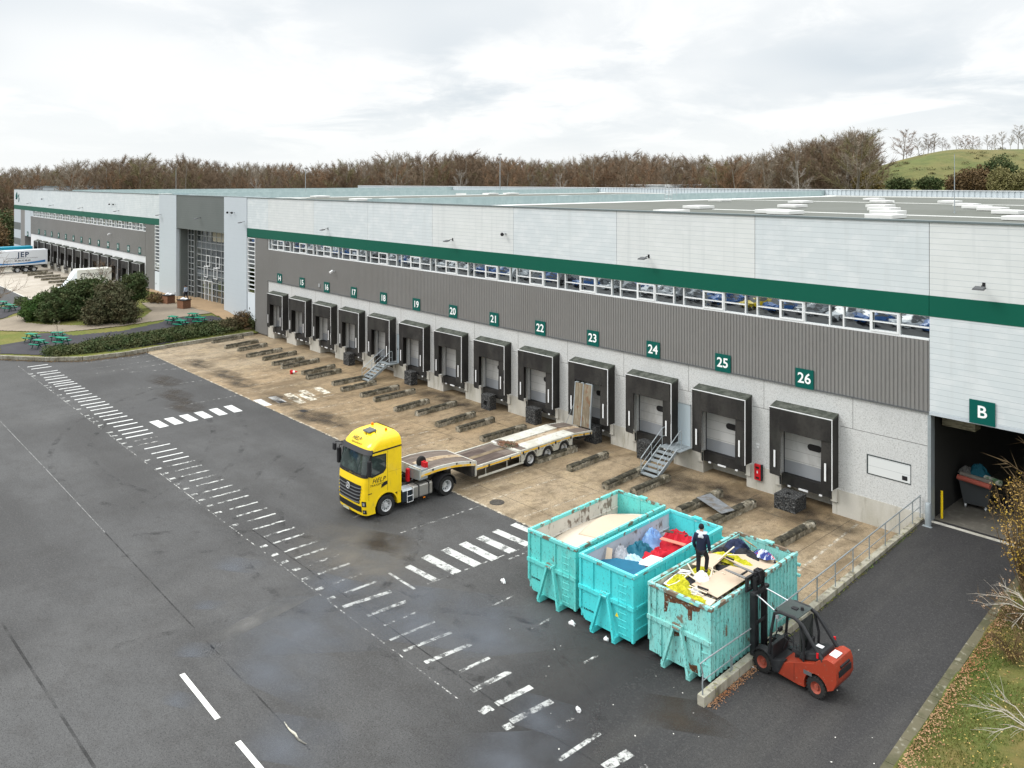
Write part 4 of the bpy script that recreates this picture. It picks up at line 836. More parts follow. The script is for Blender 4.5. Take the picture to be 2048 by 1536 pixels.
def wheel(parent, x, y, r, w, side, name='wheel', dual=False, rim=None, hub=True):
    """axle along x; side +1 shows its face towards +x"""
    t = MB(); rr = r * .6
    t.lathe([(-w / 2, rr), (-w / 2, r * .93), (-w * .38, r), (w * .38, r), (w / 2, r * .93), (w / 2, rr)], 'x', 32, caps=False)
    for k in range(32):
        a = 2 * PI * k / 32; t.at((0, math.cos(a) * r, math.sin(a) * r), 0, a); t.box(-w * .42, w * .42, -.012, .012, -.012, .008)
    t.at(); o = t.build(name, m_rubber, parent, smooth=True, auto=35); o.location = (x, y, r)
    s = side; f = MB(); e = w / 2
    f.lathe([(s * e * .2, rr * 1.01), (s * e * .98, rr * 1.02), (s * e * 1.02, rr * .98), (s * e * .9, rr * .9), (s * e * .25, rr * .82), (s * e * .32, rr * .45), (s * e * (.95 if hub else .5), rr * .36), (s * e * (.95 if hub else .5), .02)], 'x', 28)
    f.build('rim', rim or m_rim, o, smooth=True, auto=30)
    n = MB()
    for k in range(10):
        a = 2 * PI * k / 10; n.at((s * e * .36, math.cos(a) * rr * .66, math.sin(a) * rr * .66)); n.box(-.02, .02, -.018, .018, -.018, .018)
    n.build('rim_hole', m_black, o)
    return o
tr = thing('tractor_unit', (-34.95, 21.12, 0), 'bright yellow lorry cab with black grille parked on the asphalt edge, towing a low trailer', 'lorry')
SE = 4.0
def yfz(z):
    P = [(.28, .08), (.9, 0), (1.7, .02), (2.15, .06), (3.25, .34), (3.45, .42), (3.7, .68), (3.86, .98), (3.95, 1.35), (3.99, 1.75)]
    if z <= P[0][0]: return P[0][1]
    for a, b in zip(P, P[1:]):
        if z <= b[0]: return a[1] + (b[1] - a[1]) * (z - a[0]) / (b[0] - a[0])
    return P[-1][1]
def hwz(z): return 1.25 if z < 3.3 else 1.25 - .07 * ((z - 3.3) / .35) ** 2 if z < 3.65 else 1.18 - .42 * ((z - 3.65) / .34) ** 2.2
def fr(z, a, off=0.0, d=.42):
    s, c = math.sin(a), math.cos(a); hw = hwz(z); 
    return Vector(((hw + off) * (1 if s > 0 else -1) * abs(s) ** (2 / SE), yfz(z) - off + (d + off) * (1 - abs(c) ** (2 / SE)), z))
def loft(m, secs):
    n = len(secs[0]); vs = [p for s in secs for p in s]; fs = []
    for i in range(len(secs) - 1): fs += [(i * n + k, i * n + (k + 1) % n, (i + 1) * n + (k + 1) % n, (i + 1) * n + k) for k in range(n)]
    fs += [tuple(range(n))[::-1], tuple(range((len(secs) - 1) * n, len(secs) * n))]
    return m.add(vs, fs)
secs = []
for z in (.28, .5, .9, 1.3, 1.7, 2.15, 2.6, 3.0, 3.25, 3.45, 3.58, 3.7, 3.8, 3.88, 3.95, 3.99):
    hw = hwz(z); yb = 2.25 - (0 if z < 3.6 else .05 * ((z - 3.6) / .39) ** 2 * 3)
    pts = [Vector((hw, yb, z))] + [fr(z, -a) if False else fr(z, a) for a in [PI / 2 - PI * k / 24 for k in range(25)]] + [Vector((-hw, yb, z))]
    secs.append(pts)
cab = loft(MB(), secs).build('cab', m_yel, tr)
cu = []
c = MB().lathe([(-2, .66), (2, .66)], 'x', 40, (0, 1.36, .5)).build('c', m_yel, tr); cu.append(c)
c = MB().box(-2, 2, 1.75, 2.6, -.2, 1.02).build('c', m_yel, tr); cu.append(c)
c = MB().box(-1.0, 1.0, .75, 2.6, -.2, .95).build('c', m_yel, tr); cu.append(c)
cut(cab, cu)
cab.data.polygons.foreach_set('use_smooth', [True] * len(cab.data.polygons)); cab.data.set_sharp_from_angle(angle=R_(32))
MB().box(-1.22, 1.22, .7, 2.2, .96, 1.0).box(-1.0, 1.0, .75, .8, .3, .95).build('wheel_arch', m_plas, tr)
for s in (-1, 1):
    MB().box(min(s * .99, s * 1.235), max(s * .99, s * 1.235), 2.02, 2.24, .42, 1.02).build('rear_skirt', m_yel, tr, bevel=.03)
    f = MB(); n = 16
    for k in range(n):
        a0, a1 = PI * (.02 + .93 * k / n), PI * (.02 + .93 * (k + 1) / n)
        p = [Vector((0, 1.36 + q * math.cos(a), .5 + q * math.sin(a))) for q in (.64, .72) for a in (a0, a1)]
        x0, x1 = sorted((s * .95, s * 1.262)); f.add([(x0, p[0].y, p[0].z), (x0, p[1].y, p[1].z), (x0, p[3].y, p[3].z), (x0, p[2].y, p[2].z), (x1, p[0].y, p[0].z), (x1, p[1].y, p[1].z), (x1, p[3].y, p[3].z), (x1, p[2].y, p[2].z)],
              [(0, 1, 2, 3), (4, 7, 6, 5), (0, 4, 5, 1), (1, 5, 6, 2), (2, 6, 7, 3), (3, 7, 4, 0)])
    f.build('wheel_arch_lip', m_yel, tr)
def wrapf(z0, z1, amax, off, nz=8, na=24, trim=None):
    return lambda u, v: fr(z0 + (z1 - z0) * v, -amax + 2 * amax * u, off)
m = MB(); m.grid(wrapf(2.08, 3.34, R_(80), .006), 30, 8); m.build('windscreen_surround', m_plas, tr, smooth=True)
m = MB(); m.grid(wrapf(2.24, 3.2, R_(66), .014), 30, 8); m.build('windscreen', m_ws, tr, smooth=True)
m = MB()
def visor(u, v):
    p = fr(3.22 + .16 * v, R_(-74) + 2 * R_(74) * u, .03 + .16 * (1 - v)); return p
m.grid(visor, 30, 3); m.build('sun_visor', m_black, tr, smooth=True)
m = MB(); 
def grl(u, v):
    z = .82 + (1.72 - .82) * v; w = R_(30 + 10 * v); p = fr(z, -w + 2 * w * u, .012); return p
m.grid(grl, 20, 4); g = m.build('grille', m_plas, tr)
m = MB()
for i in range(5):
    z = .93 + .165 * i; w = R_(31 + 10 * (z - .82) / .9); pts = [fr(z - .05 * math.cos((k / 12 - .5) * PI), -w + 2 * w * k / 12, .035) for k in range(13)]
    m.tube(pts, .028, 5)
m.build('slat', m_dgrey, g, smooth=True)
m = MB(); m.tube([(.15 * math.cos(a), -.062, 1.52 + .15 * math.sin(a)) for a in [2 * PI * k / 24 for k in range(24)]], .017, 6, closed=True)
for a in (90, 210, 330): m.tube([(0, -.065, 1.52), (.145 * math.cos(R_(a)), -.062, 1.52 + .145 * math.sin(R_(a)))], [.028, .006], 6)
m.build('star_emblem', m_rim, g, smooth=True)
m = MB(); m.grid(lambda u, v: fr(.42 + .30 * v, R_(-40) + R_(80) * u, .012), 16, 3); m.build('lower_grille', m_black, tr)
o = MB().box(-.27, .27, -.012, 0, .30, .41).build('number_plate', M('blank_plate', (.42, .42, .30), .6), tr); o.location = (-.25, -.0, 0)
for s in (-1, 1):
    m = MB(); m.grid(lambda u, v: fr(.72 + .26 * v, s * R_(44 + 30 * u), .012), 8, 3); hl = m.build('headlight_housing', m_black, tr)
    m = MB(); m.grid(lambda u, v: fr(.77 + .15 * v, s * R_(50 + 14 * u), .022), 6, 3); m.build('headlight', m_clear, hl, smooth=True)
    m = MB(); m.grid(lambda u, v: fr(.36 + .2 * v, s * R_(46 + 26 * u), .012), 6, 3); fl = m.build('fog_lamp_housing', m_black, tr)
    m = MB(); m.grid(lambda u, v: fr(.42 + .09 * v, s * R_(52 + 8 * u), .02), 4, 2); m.build('fog_lamp', m_clear, fl)
    # corner air deflector with slats
    m = MB(); m.grid(lambda u, v: fr(1.05 + .9 * v, s * R_(72 + 8 * u), .016), 3, 6); m.build('corner_vent', m_black if s < 0 else m_yel, tr)
    # side glass, seams, handle, mirror
    X = s * 1.2505
    def side(poly, mat, name, t=.006, par=tr):
        a, b = sorted((X, X + s * t)); return MB().prism(poly, a, b, 'x').build(name, mat, par)
    side([(.37, 2.12), (.55, 2.05), (1.18, 2.16), (1.34, 2.34), (1.35, 3.08), (.52, 3.1), (.40, 3.0)], m_plas, 'window_surround')
    side([(.44, 2.2), (.60, 2.14), (1.12, 2.24), (1.28, 2.4), (1.29, 3.02), (.56, 3.03), (.46, 2.9)], m_ws, 'side_window', .011)
    side([(1.42, 1.0), (1.432, 1.0), (1.432, 3.18), (1.42, 3.18)], m_plas, 'door_seam', .003); side([(.34, .98), (.352, .98), (.352, 3.1), (.34, 3.1)], m_plas, 'door_seam', .003)
    side([(.3, 1.12), (2.24, 1.5), (2.24, 1.508), (.3, 1.128)] if 0 else [(1.44, 2.12), (2.24, 2.12), (2.24, 2.13), (1.44, 2.13)], M('seam_yellow', (.45, .3, .01), .5), 'panel_seam', .002)
    side([(.42, 3.2), (2.25, 3.26), (2.25, 3.33), (.42, 3.27)], m_black, 'roof_joint', .012)
    side([(1.05, 1.46), (1.4, 1.56), (1.4, 1.72), (1.3, 1.72), (1.08, 1.6)], m_black, 'door_handle', .02)
    side([(.3, 1.28), (.52, 1.28), (.52, 1.32), (.3, 1.32)], m_black, 'model_badge', .004)
    mr = MB(); a, b = sorted((X + s * .06, X + s * .26)); mr.box(a, b, .18, .36, 2.2, 2.98); q = mr.build('mirror', m_black, tr, bevel=.05)
    MB().tube([(X, .42, 3.1), (X + s * .15, .3, 3.1), (X + s * .16, .28, 2.95)], .025, 6).tube([(X, .4, 2.25), (X + s * .15, .3, 2.28)], .022, 6).build('mirror_arm', m_black, q)
    MB().box(a + .02, b - .02, .362, .368, 2.25, 2.9).build('mirror_glass', m_clear, q)
    for nm, tz, sz in (('HELP', 1.86, .30), ('TRANSPORTS', 1.66, .15)):
        text(nm, sz, m_black, tr, T(X + s * .004, .9, tz, s * PI / 2), 'lettering', shear=.35, bold=.004 if sz > .2 else .001, spacing=1.15, depth=.002)
q = MB().box(-1.52, -1.3, -.05, .08, 2.9, 3.25).build('front_mirror', m_black, tr, bevel=.03); MB().tube([(-1.1, .3, 3.35), (-1.4, .05, 3.3)], .025, 6).build('mirror_arm', m_black, q)
MB().tube([(-1.0, .06, 2.2), (-.5, .02, 2.18), (.2, .02, 2.25)], .012, 5).tube([(-.2, .06, 2.2), (.4, .04, 2.18), (.95, .1, 2.32)], .012, 5).build('wiper', m_black, tr)
text('HELP', .30, m_black, tr, T(-.25, yfz(3.64) - .035, 3.66, 0, -R_(46)), 'lettering', shear=.35, bold=.004, spacing=1.1, depth=.002)
text('TRANSPORTS', .14, m_black, tr, T(-.05, yfz(3.5) - .03, 3.5, 0, -R_(35)), 'lettering', shear=.35, spacing=1.15, depth=.002)
MB().hexa([(-.32, .95, 3.92), (.32, .95, 3.92), (.32, 1.42, 3.975), (-.32, 1.42, 3.975)], [(-.3, .97, 3.98), (.3, .97, 3.98), (.3, 1.4, 4.03), (-.3, 1.4, 4.03)]).build('roof_hatch', m_dgrey, tr, bevel=.02)
for x in (-.62, .62): MB().lathe([(0, .06), (.03, .07), (.12, .06), (.14, .03)], 'z', 14, (x, 1.75, 3.97)).build('beacon', m_amber, tr, smooth=True)
MB().box(.2, .24, .82, .86, 3.85, 3.95).box(.45, .49, 1.2, 1.24, 3.93, 4.02).build('aerial', m_black, tr)
# chassis, tank, steps, mudguards, wheels
m = MB()
for s in (-1, 1): a, b = sorted((s * .38, s * .46)); m.box(a, b, .6, 6.0, .72, .98)
for y in (2.4, 3.4, 4.3, 5.1, 5.9): m.box(-.38, .38, y, y + .1, .74, .96)
m.build('chassis_frame', m_chas, tr); MB().box(-.55, .55, 1.9, 3.0, .3, .95).build('engine', m_chas, tr)
MB().at((0, 5.1, 1.08)).lathe([(0, .5), (.07, .5), (.1, .45)], 'z', 24).box(-.5, .5, -.25, .25, -.12, 0).build('fifth_wheel', m_chas, tr)
for s in (-1, 1):
    a, b = sorted((s * .62, s * 1.20)); tk = MB().box(a, b, 2.98, 4.25, .34, .98).build('fuel_tank', m_tank, tr, bevel=.09, seg=4)
    for y in (3.32, 3.95): MB().box(a - .01, b + .012, y, y + .06, .325, .995).build('tank_strap', m_plas, tk)
    MB().box(a, b, 2.34, 2.92, .34, .86).build('step_box', M('dark_blue_plastic', (.02, .028, .035), .4), tr, bevel=.03)
    MB().hexa([(a + .05, 2.36, .88), (b, 2.36, .88), (b, 2.95, .88), (a + .05, 2.95, .88)], [(a + .05, 2.36, .97), (b - .1, 2.36, .97), (b - .1, 2.95, .97), (a + .05, 2.95, .97)]).build('step_plate', m_galv, tr)
    fx = s * 1.225; f = MB(); f.tube([(fx, 2.62, .30), (fx, 2.62, .9), (fx, 2.98, .9), (fx, 2.98, .30)], .018, 6, closed=True); f.tube([(fx, 2.62, .6), (fx, 2.98, .6)], .018, 6); f.build('access_step', m_edge, tr)
    MB().box(min(fx, fx - s * .03), max(fx, fx - s * .03), 3.62, 3.74, .26, .31).build('side_marker', m_amber, tr)
    wheel(tr, s * 1.09, 1.36, .5, .31, s); w = wheel(tr, s * .93, 5.13, .5, .6, s, hub=False)
    f = MB(); n = 14
    for k in range(n):
        a0, a1 = PI * (-.02 + 1.04 * k / n), PI * (-.02 + 1.04 * (k + 1) / n)
        P = [(5.13 + q * math.cos(t), .5 + q * math.sin(t)) for q in (.58, .62) for t in (a0, a1)]; x0, x1 = sorted((s * .62, s * 1.25))
        f.add([(x0, *P[0]), (x0, *P[1]), (x0, *P[3]), (x0, *P[2]), (x1, *P[0]), (x1, *P[1]), (x1, *P[3]), (x1, *P[2])], [(0, 1, 2, 3), (4, 7, 6, 5), (0, 4, 5, 1), (1, 5, 6, 2), (2, 6, 7, 3), (3, 7, 4, 0)])
    f.build('mudguard', m_plas, tr)
MB().box(-.6, .6, 2.3, 2.36, 1.0, 2.4).build('rear_panel', m_plas, tr); MB().tube([(-.3, 2.5, 1.0), (-.3, 2.5, 2.3), (.3, 2.5, 2.3), (.3, 2.5, 1.0)], .03, 6).build('hose_rack', m_plas, tr)
# ------------------------------------------------------------------ low loader trailer
tl = thing('low_loader_trailer', (-34.97, 25.9, 0), 'white low loader trailer with yellow side tape, worn timber deck and raised rear ramp', 'trailer', rz=R_(1.4))
m_tw = M('dirty_white_trailer', (.58, .58, .53), .5, layers=((1.2, (1, 1, 1), .46, .62, .7, (.42, .40, .33)), (6, (1, 1, 1), .55, .7, .6, (.22, .17, .11))))
m_tim = M('weathered_deck_timber', (.155, .125, .105), .85, layers=((.9, (1, .4, 1), .42, .62, .7, (.085, .068, .058)), (5, (1, .15, 1), .5, .66, .5, (.24, .20, .17))), lines=((0, .18, .012, (.03, .025, .02), .0),))
m_tape = M('yellow_tape', (.80, .47, .02), .5, layers=((3, (1, 1, 1), .52, .66, .8, (.66, .6, .5)),))
m_rust = M('rusty_scuffed_plate', (.34, .26, .17), .75, layers=((1.2, (1, .6, 1), .42, .6, .8, (.52, .44, .34)), (4, (1, 1, 1), .5, .62, .8, (.18, .11, .06))))
def zd(y):   # deck height along the trailer
    P = [(-1.35, 1.60), (-.2, 1.64), (.9, 1.57), (1.7, 1.44), (2.32, 1.30)]
    for a, b in zip(P, P[1:]):
        if y <= b[0]: return a[1] + (b[1] - a[1]) * (y - a[0]) / (b[0] - a[0])
    return P[-1][1]
ys = [-1.35 + 3.67 * i / 10 for i in range(11)]
for s in (-1, 1):
    x0, x1 = sorted((s * 1.19, s * 1.25)); m = MB(); t = MB()
    for a, b in zip(ys, ys[1:]):
        m.hexa([(x0, a, zd(a) - .24), (x1, a, zd(a) - .24), (x1, b, zd(b) - .24), (x0, b, zd(b) - .24)], [(x0, a, zd(a) + .02), (x1, a, zd(a) + .02), (x1, b, zd(b) + .02), (x0, b, zd(b) + .02)])
        xx = sorted((s * 1.251, s * 1.255)); t.hexa([(xx[0], a, zd(a) - .23), (xx[1], a, zd(a) - .23), (xx[1], b, zd(b) - .23), (xx[0], b, zd(b) - .23)], [(xx[0], a, zd(a) - .12), (xx[1], a, zd(a) - .12), (xx[1], b, zd(b) - .12), (xx[0], b, zd(b) - .12)])
    m.box(x0, x1, 2.325, 2.36, .48, 1.33); o = m.build('gooseneck_side', m_tw, tl); t.build('tape', m_tape, o)
    bl = MB()
    for y in (-.6, 1.0, 1.95): bl.box(min(s * 1.256, s * 1.262), max(s * 1.256, s * 1.262), y - .05, y + .05, zd(y) - .1, zd(y) - .01)
    bl.build('side_marker', m_black, o)
MB().grid(lambda u, v: Vector((-1.19 + 2.38 * u, ys[0] + 3.67 * v, zd(ys[0] + 3.67 * v))), 4, 20).build('gooseneck_deck', m_tim, tl)
MB().grid(lambda u, v: Vector((-.22 + .5 * u, ys[0] + .5 + 3.1 * v, zd(ys[0] + .5 + 3.1 * v) + .012)), 2, 20).build('scuffed_strip', m_rust, tl)
MB().box(-.7, .7, -1.2, 2.3, 1.05, 1.30).build('neck_beam', m_chas, tl); MB().box(-1.18, 1.18, 2.1, 2.32, .5, 1.28).build('neck_end', m_chas, tl)
MB().box(-1.24, 1.24, 2.34, 2.42, .5, 1.28).build('neck_plate', m_tw, tl)
MB().box(-1.25, 1.25, -1.42, -1.36, 1.3, 1.80).build('headboard', m_tw, tl)
m = MB().hexa([(.35, -1.55, 1.2), (1.22, -1.45, 1.2), (1.22, -.9, 1.2), (.35, -.9, 1.2)], [(.35, -1.55, 1.74), (1.22, -1.45, 1.74), (1.22, -.9, 1.74), (.35, -.9, 1.74)]); m.build('tool_box', m_galv, tl, bevel=.03)
MB().box(.42, .62, -1.75, -1.58, 1.05, 1.72).build('extinguisher_box', m_red, tl, bevel=.04)
# main deck, wheel bed, rear slope
def deckz(y): return 1.0 if y < 5.75 else 1.06 if y < 10.4 else 1.06 - .17 * (y - 10.4) / 1.6
MB().box(-1.17, 1.17, 2.42, 5.6, .93, .985).build('well_deck', m_tim, tl); MB().box(-.16, .16, 2.42, 5.62, .986, 1.0).build('centre_channel', M('brown_deck_channel', (.20, .155, .10), .8, layers=((2, (1, 1, 1), .45, .6, .7, (.10, .075, .05)),)), tl)
MB().box(-.05, 1.0, 2.6, 4.8, .9862, .9885).at((-.55, 3.6, 0)).box(-.35, .3, -.9, .9, .9862, .9885).build('worn_plank', M('darker_timber', (.07, .052, .045), .85, layers=((4, (1, .2, 1), .45, .6, .6, (.13, .10, .085)),)), tl)
for s in (-1, 1):
    x0, x1 = sorted((s * 1.175, s * 1.255)); m = MB(); m.box(x0, x1, 2.365, 5.75, .80, 1.02); m.box(x0, x1, 5.751, 10.4, .86, 1.08); m.hexa([(x0, 10.401, .86), (x1, 10.401, .86), (x1, 12, .68), (x0, 12, .68)], [(x0, 10.401, 1.08), (x1, 10.401, 1.08), (x1, 12, .91), (x0, 12, .91)])
    for ya, yb in ((5.8, 6.03), (7.08, 7.47), (8.49, 8.9), (9.92, 10.15)): m.box(x0, x1, ya, yb, .45, .86)
    o = m.build('side_frame', m_tw, tl); xx = sorted((s * 1.256, s * 1.261)); t = MB(); t.box(xx[0], xx[1], 2.4, 5.7, .82, .90); t.box(xx[0], xx[1], 5.8, 10.4, .90, .985); t.hexa([(xx[0], 10.4, .90), (xx[1], 10.4, .90), (xx[1], 11.95, .73), (xx[0], 11.95, .73)], [(xx[0], 10.4, .985), (xx[1], 10.4, .985), (xx[1], 11.95, .81), (xx[0], 11.95, .81)]); t.build('tape', m_tape, o)
    t = MB(); xx = sorted((s * 1.262, s * 1.285))
    for y in (3.3, 4.9, 5.95, 7.2, 8.65, 10.0, 11.2, 11.8): zc_ = deckz(y) - .16; t.box(xx[0], xx[1], y - .05, y + .05, zc_ - .07, zc_ + .09)
    t.build('lashing_ring', m_black, o)
    MB().box(min(s * 1.2, s * 1.24), max(s * 1.2, s * 1.24), 2.55, 6.0, .32, .42).box(min(s * 1.19, s * 1.2), max(s * 1.19, s * 1.2), 3.1, 3.14, .42, .8).box(min(s * 1.19, s * 1.2), max(s * 1.19, s * 1.2), 4.7, 4.74, .42, .8).box(min(s * 1.19, s * 1.2), max(s * 1.19, s * 1.2), 5.7, 5.74, .42, .8).build('side_guard', m_tw, tl)
    for y in (6.55, 7.98, 9.41):
        wheel(tl, s * 1.06, y, .42, .36, s, hub=False)
        f = MB(); n = 12
        for k in range(n):
            a0, a1 = PI * (.05 + .9 * k / n), PI * (.05 + .9 * (k + 1) / n)
            P = [(y + q * math.cos(t_), .42 + q * math.sin(t_)) for q in (.48, .53) for t_ in (a0, a1)]; x0, x1 = sorted((s * .88, s * 1.262))
            f.add([(x0, *P[0]), (x0, *P[1]), (x0, *P[3]), (x0, *P[2]), (x1, *P[0]), (x1, *P[1]), (x1, *P[3]), (x1, *P[2])], [(0, 1, 2, 3), (4, 7, 6, 5), (0, 4, 5, 1), (1, 5, 6, 2), (2, 6, 7, 3), (3, 7, 4, 0)])
        f.build('wheel_fender', m_tw, tl)
MB().box(-.6, .6, 2.4, 11.5, .6, .9).box(-1.1, 1.1, 10.9, 11.9, .55, .8).build('trailer_chassis', m_chas, tl)
for x0, x1 in ((-1.17, -.28), (.28, 1.17)): MB().box(x0, x1, 6.35, 10.4, 1.0, 1.085).build('wheel_bed', m_tw, tl); MB().box(x0, x1, 5.85, 6.3, .98, 1.07).build('timber_panel', m_tim, tl)
MB().box(-1.17, 1.17, 5.62, 5.84, .98, 1.075).build('cross_beam', m_tw, tl); MB().box(-.28, .28, 5.86, 10.4, .98, 1.03).hexa([(-.28, 10.4, .95), (.28, 10.4, .95), (.28, 11.98, .8), (-.28, 11.98, .8)], [(-.28, 10.4, 1.05), (.28, 10.4, 1.05), (.28, 11.98, .885), (-.28, 11.98, .885)]).build('scuffed_strip', m_rust, tl)
for x0, x1 in ((-1.17, -.28), (.28, 1.17)): MB().hexa([(x0, 10.4, .95), (x1, 10.4, .95), (x1, 11.98, .8), (x0, 11.98, .8)], [(x0, 10.4, 1.075), (x1, 10.4, 1.075), (x1, 11.98, .905), (x0, 11.98, .905)]).build('rear_slope', m_tim, tl)
rp = MB(); rp.box(-.02, 1.28, -.05, .05, 0, 2.65); rp = rp.build('loading_ramp', M('rusty_timber_ramp', (.20, .165, .115), .85, layers=((1, (1, 1, .3), .42, .6, .7, (.12, .095, .065)), (4, (2, 1, .3), .5, .64, .7, (.30, .27, .21)), (2, (1, 1, 1), .56, .66, .7, (.16, .07, .035)))), tl)
rp.location = (-.35, 12.06, .95); rp.rotation_euler = (R_(-6), 0, R_(2))
MB().box(-.08, -.02, -.06, .06, 0, 2.7).box(1.28, 1.34, -.06, .06, 0, 2.7).box(.6, .66, -.07, .05, 0, 2.66).box(-.02, .2, -.06, .06, 2.66, 2.72).box(.42, .6, -.06, .06, 2.66, 2.72).box(.8, 1.28, -.06, .06, 2.66, 2.72).build('ramp_frame', m_galv, rp)
MB().tube([(-.95, 12.0, .9), (-.45, 12.18, 2.2)], .018, 5).tube([(1.12, 12.0, .9), (.95, 12.12, 2.3)], .018, 5).build('ramp_chain', m_galv, tl)
# loose things riding on the trailer
t = thing('spare_tyre', (-34.35, 25.05, 1.64), 'small black spare tyre standing on the front of the low loader deck', 'tyre')
MB().lathe([(-.1, .14), (-.1, .23), (-.06, .27), (.06, .27), (.1, .23), (.1, .14)], 'x', 24, (0, 0, .27)).build('tyre', m_rubber, t, smooth=True); MB().lathe([(-.04, .14), (.04, .14)], 'x', 16, (0, 0, .27)).build('hub', m_chas, t)
o = MB().box(-.17, .17, -.1, .1, 0, .36).box(-.08, .08, -.02, .02, .36, .42).build('jerrycan', m_red, bevel=.03); o.location = (-33.98, 25.0, 1.64); tag(o, 'red jerrycan standing beside the spare tyre on the trailer', 'jerrycan')
m = MB(); r3 = random.Random(5)
for _ in range(500):
    a = r3.random() * 6.28; q = r3.random() ** .7; m.at((q * math.cos(a) * .75, q * math.sin(a) * .55, .03 + .12 * (1 - q) * r3.random()), r3.random() * 6, r3.uniform(-.5, .5)); s = r3.uniform(.02, .06); m.quad((-s, -s * .6, 0), (s, -s * .6, 0), (s, s * .6, 0), (-s, s * .6, 0))
o = m.build('debris_pile', M('brown_sweepings', (.17, .09, .055), .9, layers=((3, (1, 1, 1), .5, .6, .8, (.07, .085, .05)),))); o.location = (-35.2, 31.9, 1.07); tag(o, 'small heap of brown sweepings on the middle of the trailer deck', 'debris')
# ------------------------------------------------------------------ three open skips
def skipmats(n, base, worn_, rust, inner):
    L = [(.7, (1, 1, 1), .42, .66, .5, worn_), (4, (1, 1, .35), .56, .66, .5, tuple(c * .8 for c in base))]
    if rust: L += [(13, (1.8, 1.8, .30), .67 - rust * .08, .71 - rust * .08, .85, (.05, .045, .035)), (1.6, (1, 1, .8), .72 - rust * .08, .75 - rust * .08, .9, (.15, .07, .035)), (26, (1.2, 1.2, .5), .64 - rust * .02, .70, .8, (.06, .05, .04)), (3, (1, 1, .4), .5, .7, .3 * rust, (.30, .42, .36))]
    paint = M('turquoise_skip_paint_' + n, base, .5, layers=tuple(L), bump=(1.6, .25, .03))
    rim = M('scuffed_rim_' + n, tuple(c * .9 + .05 for c in base), .55, layers=((3, (1, 1, 1), .60 - rust * .13, .66 - rust * .13, .9, (.17, .085, .045)), (5, (1, 1, 1), .6, .68, .8, (.62, .62, .56))))
    ins = M('skip_inside_' + n, inner, .7, layers=((.9, (1, 1, .5), .42, .62, .5, tuple(c * .8 for c in inner)), (3, (1, 1, .5), .62 - rust * .09, .68 - rust * .09, .85, (.12, .085, .06)), (9, (1, 1, .3), .62, .68, .7, (.2, .19, .18))))
    return paint, rim, ins
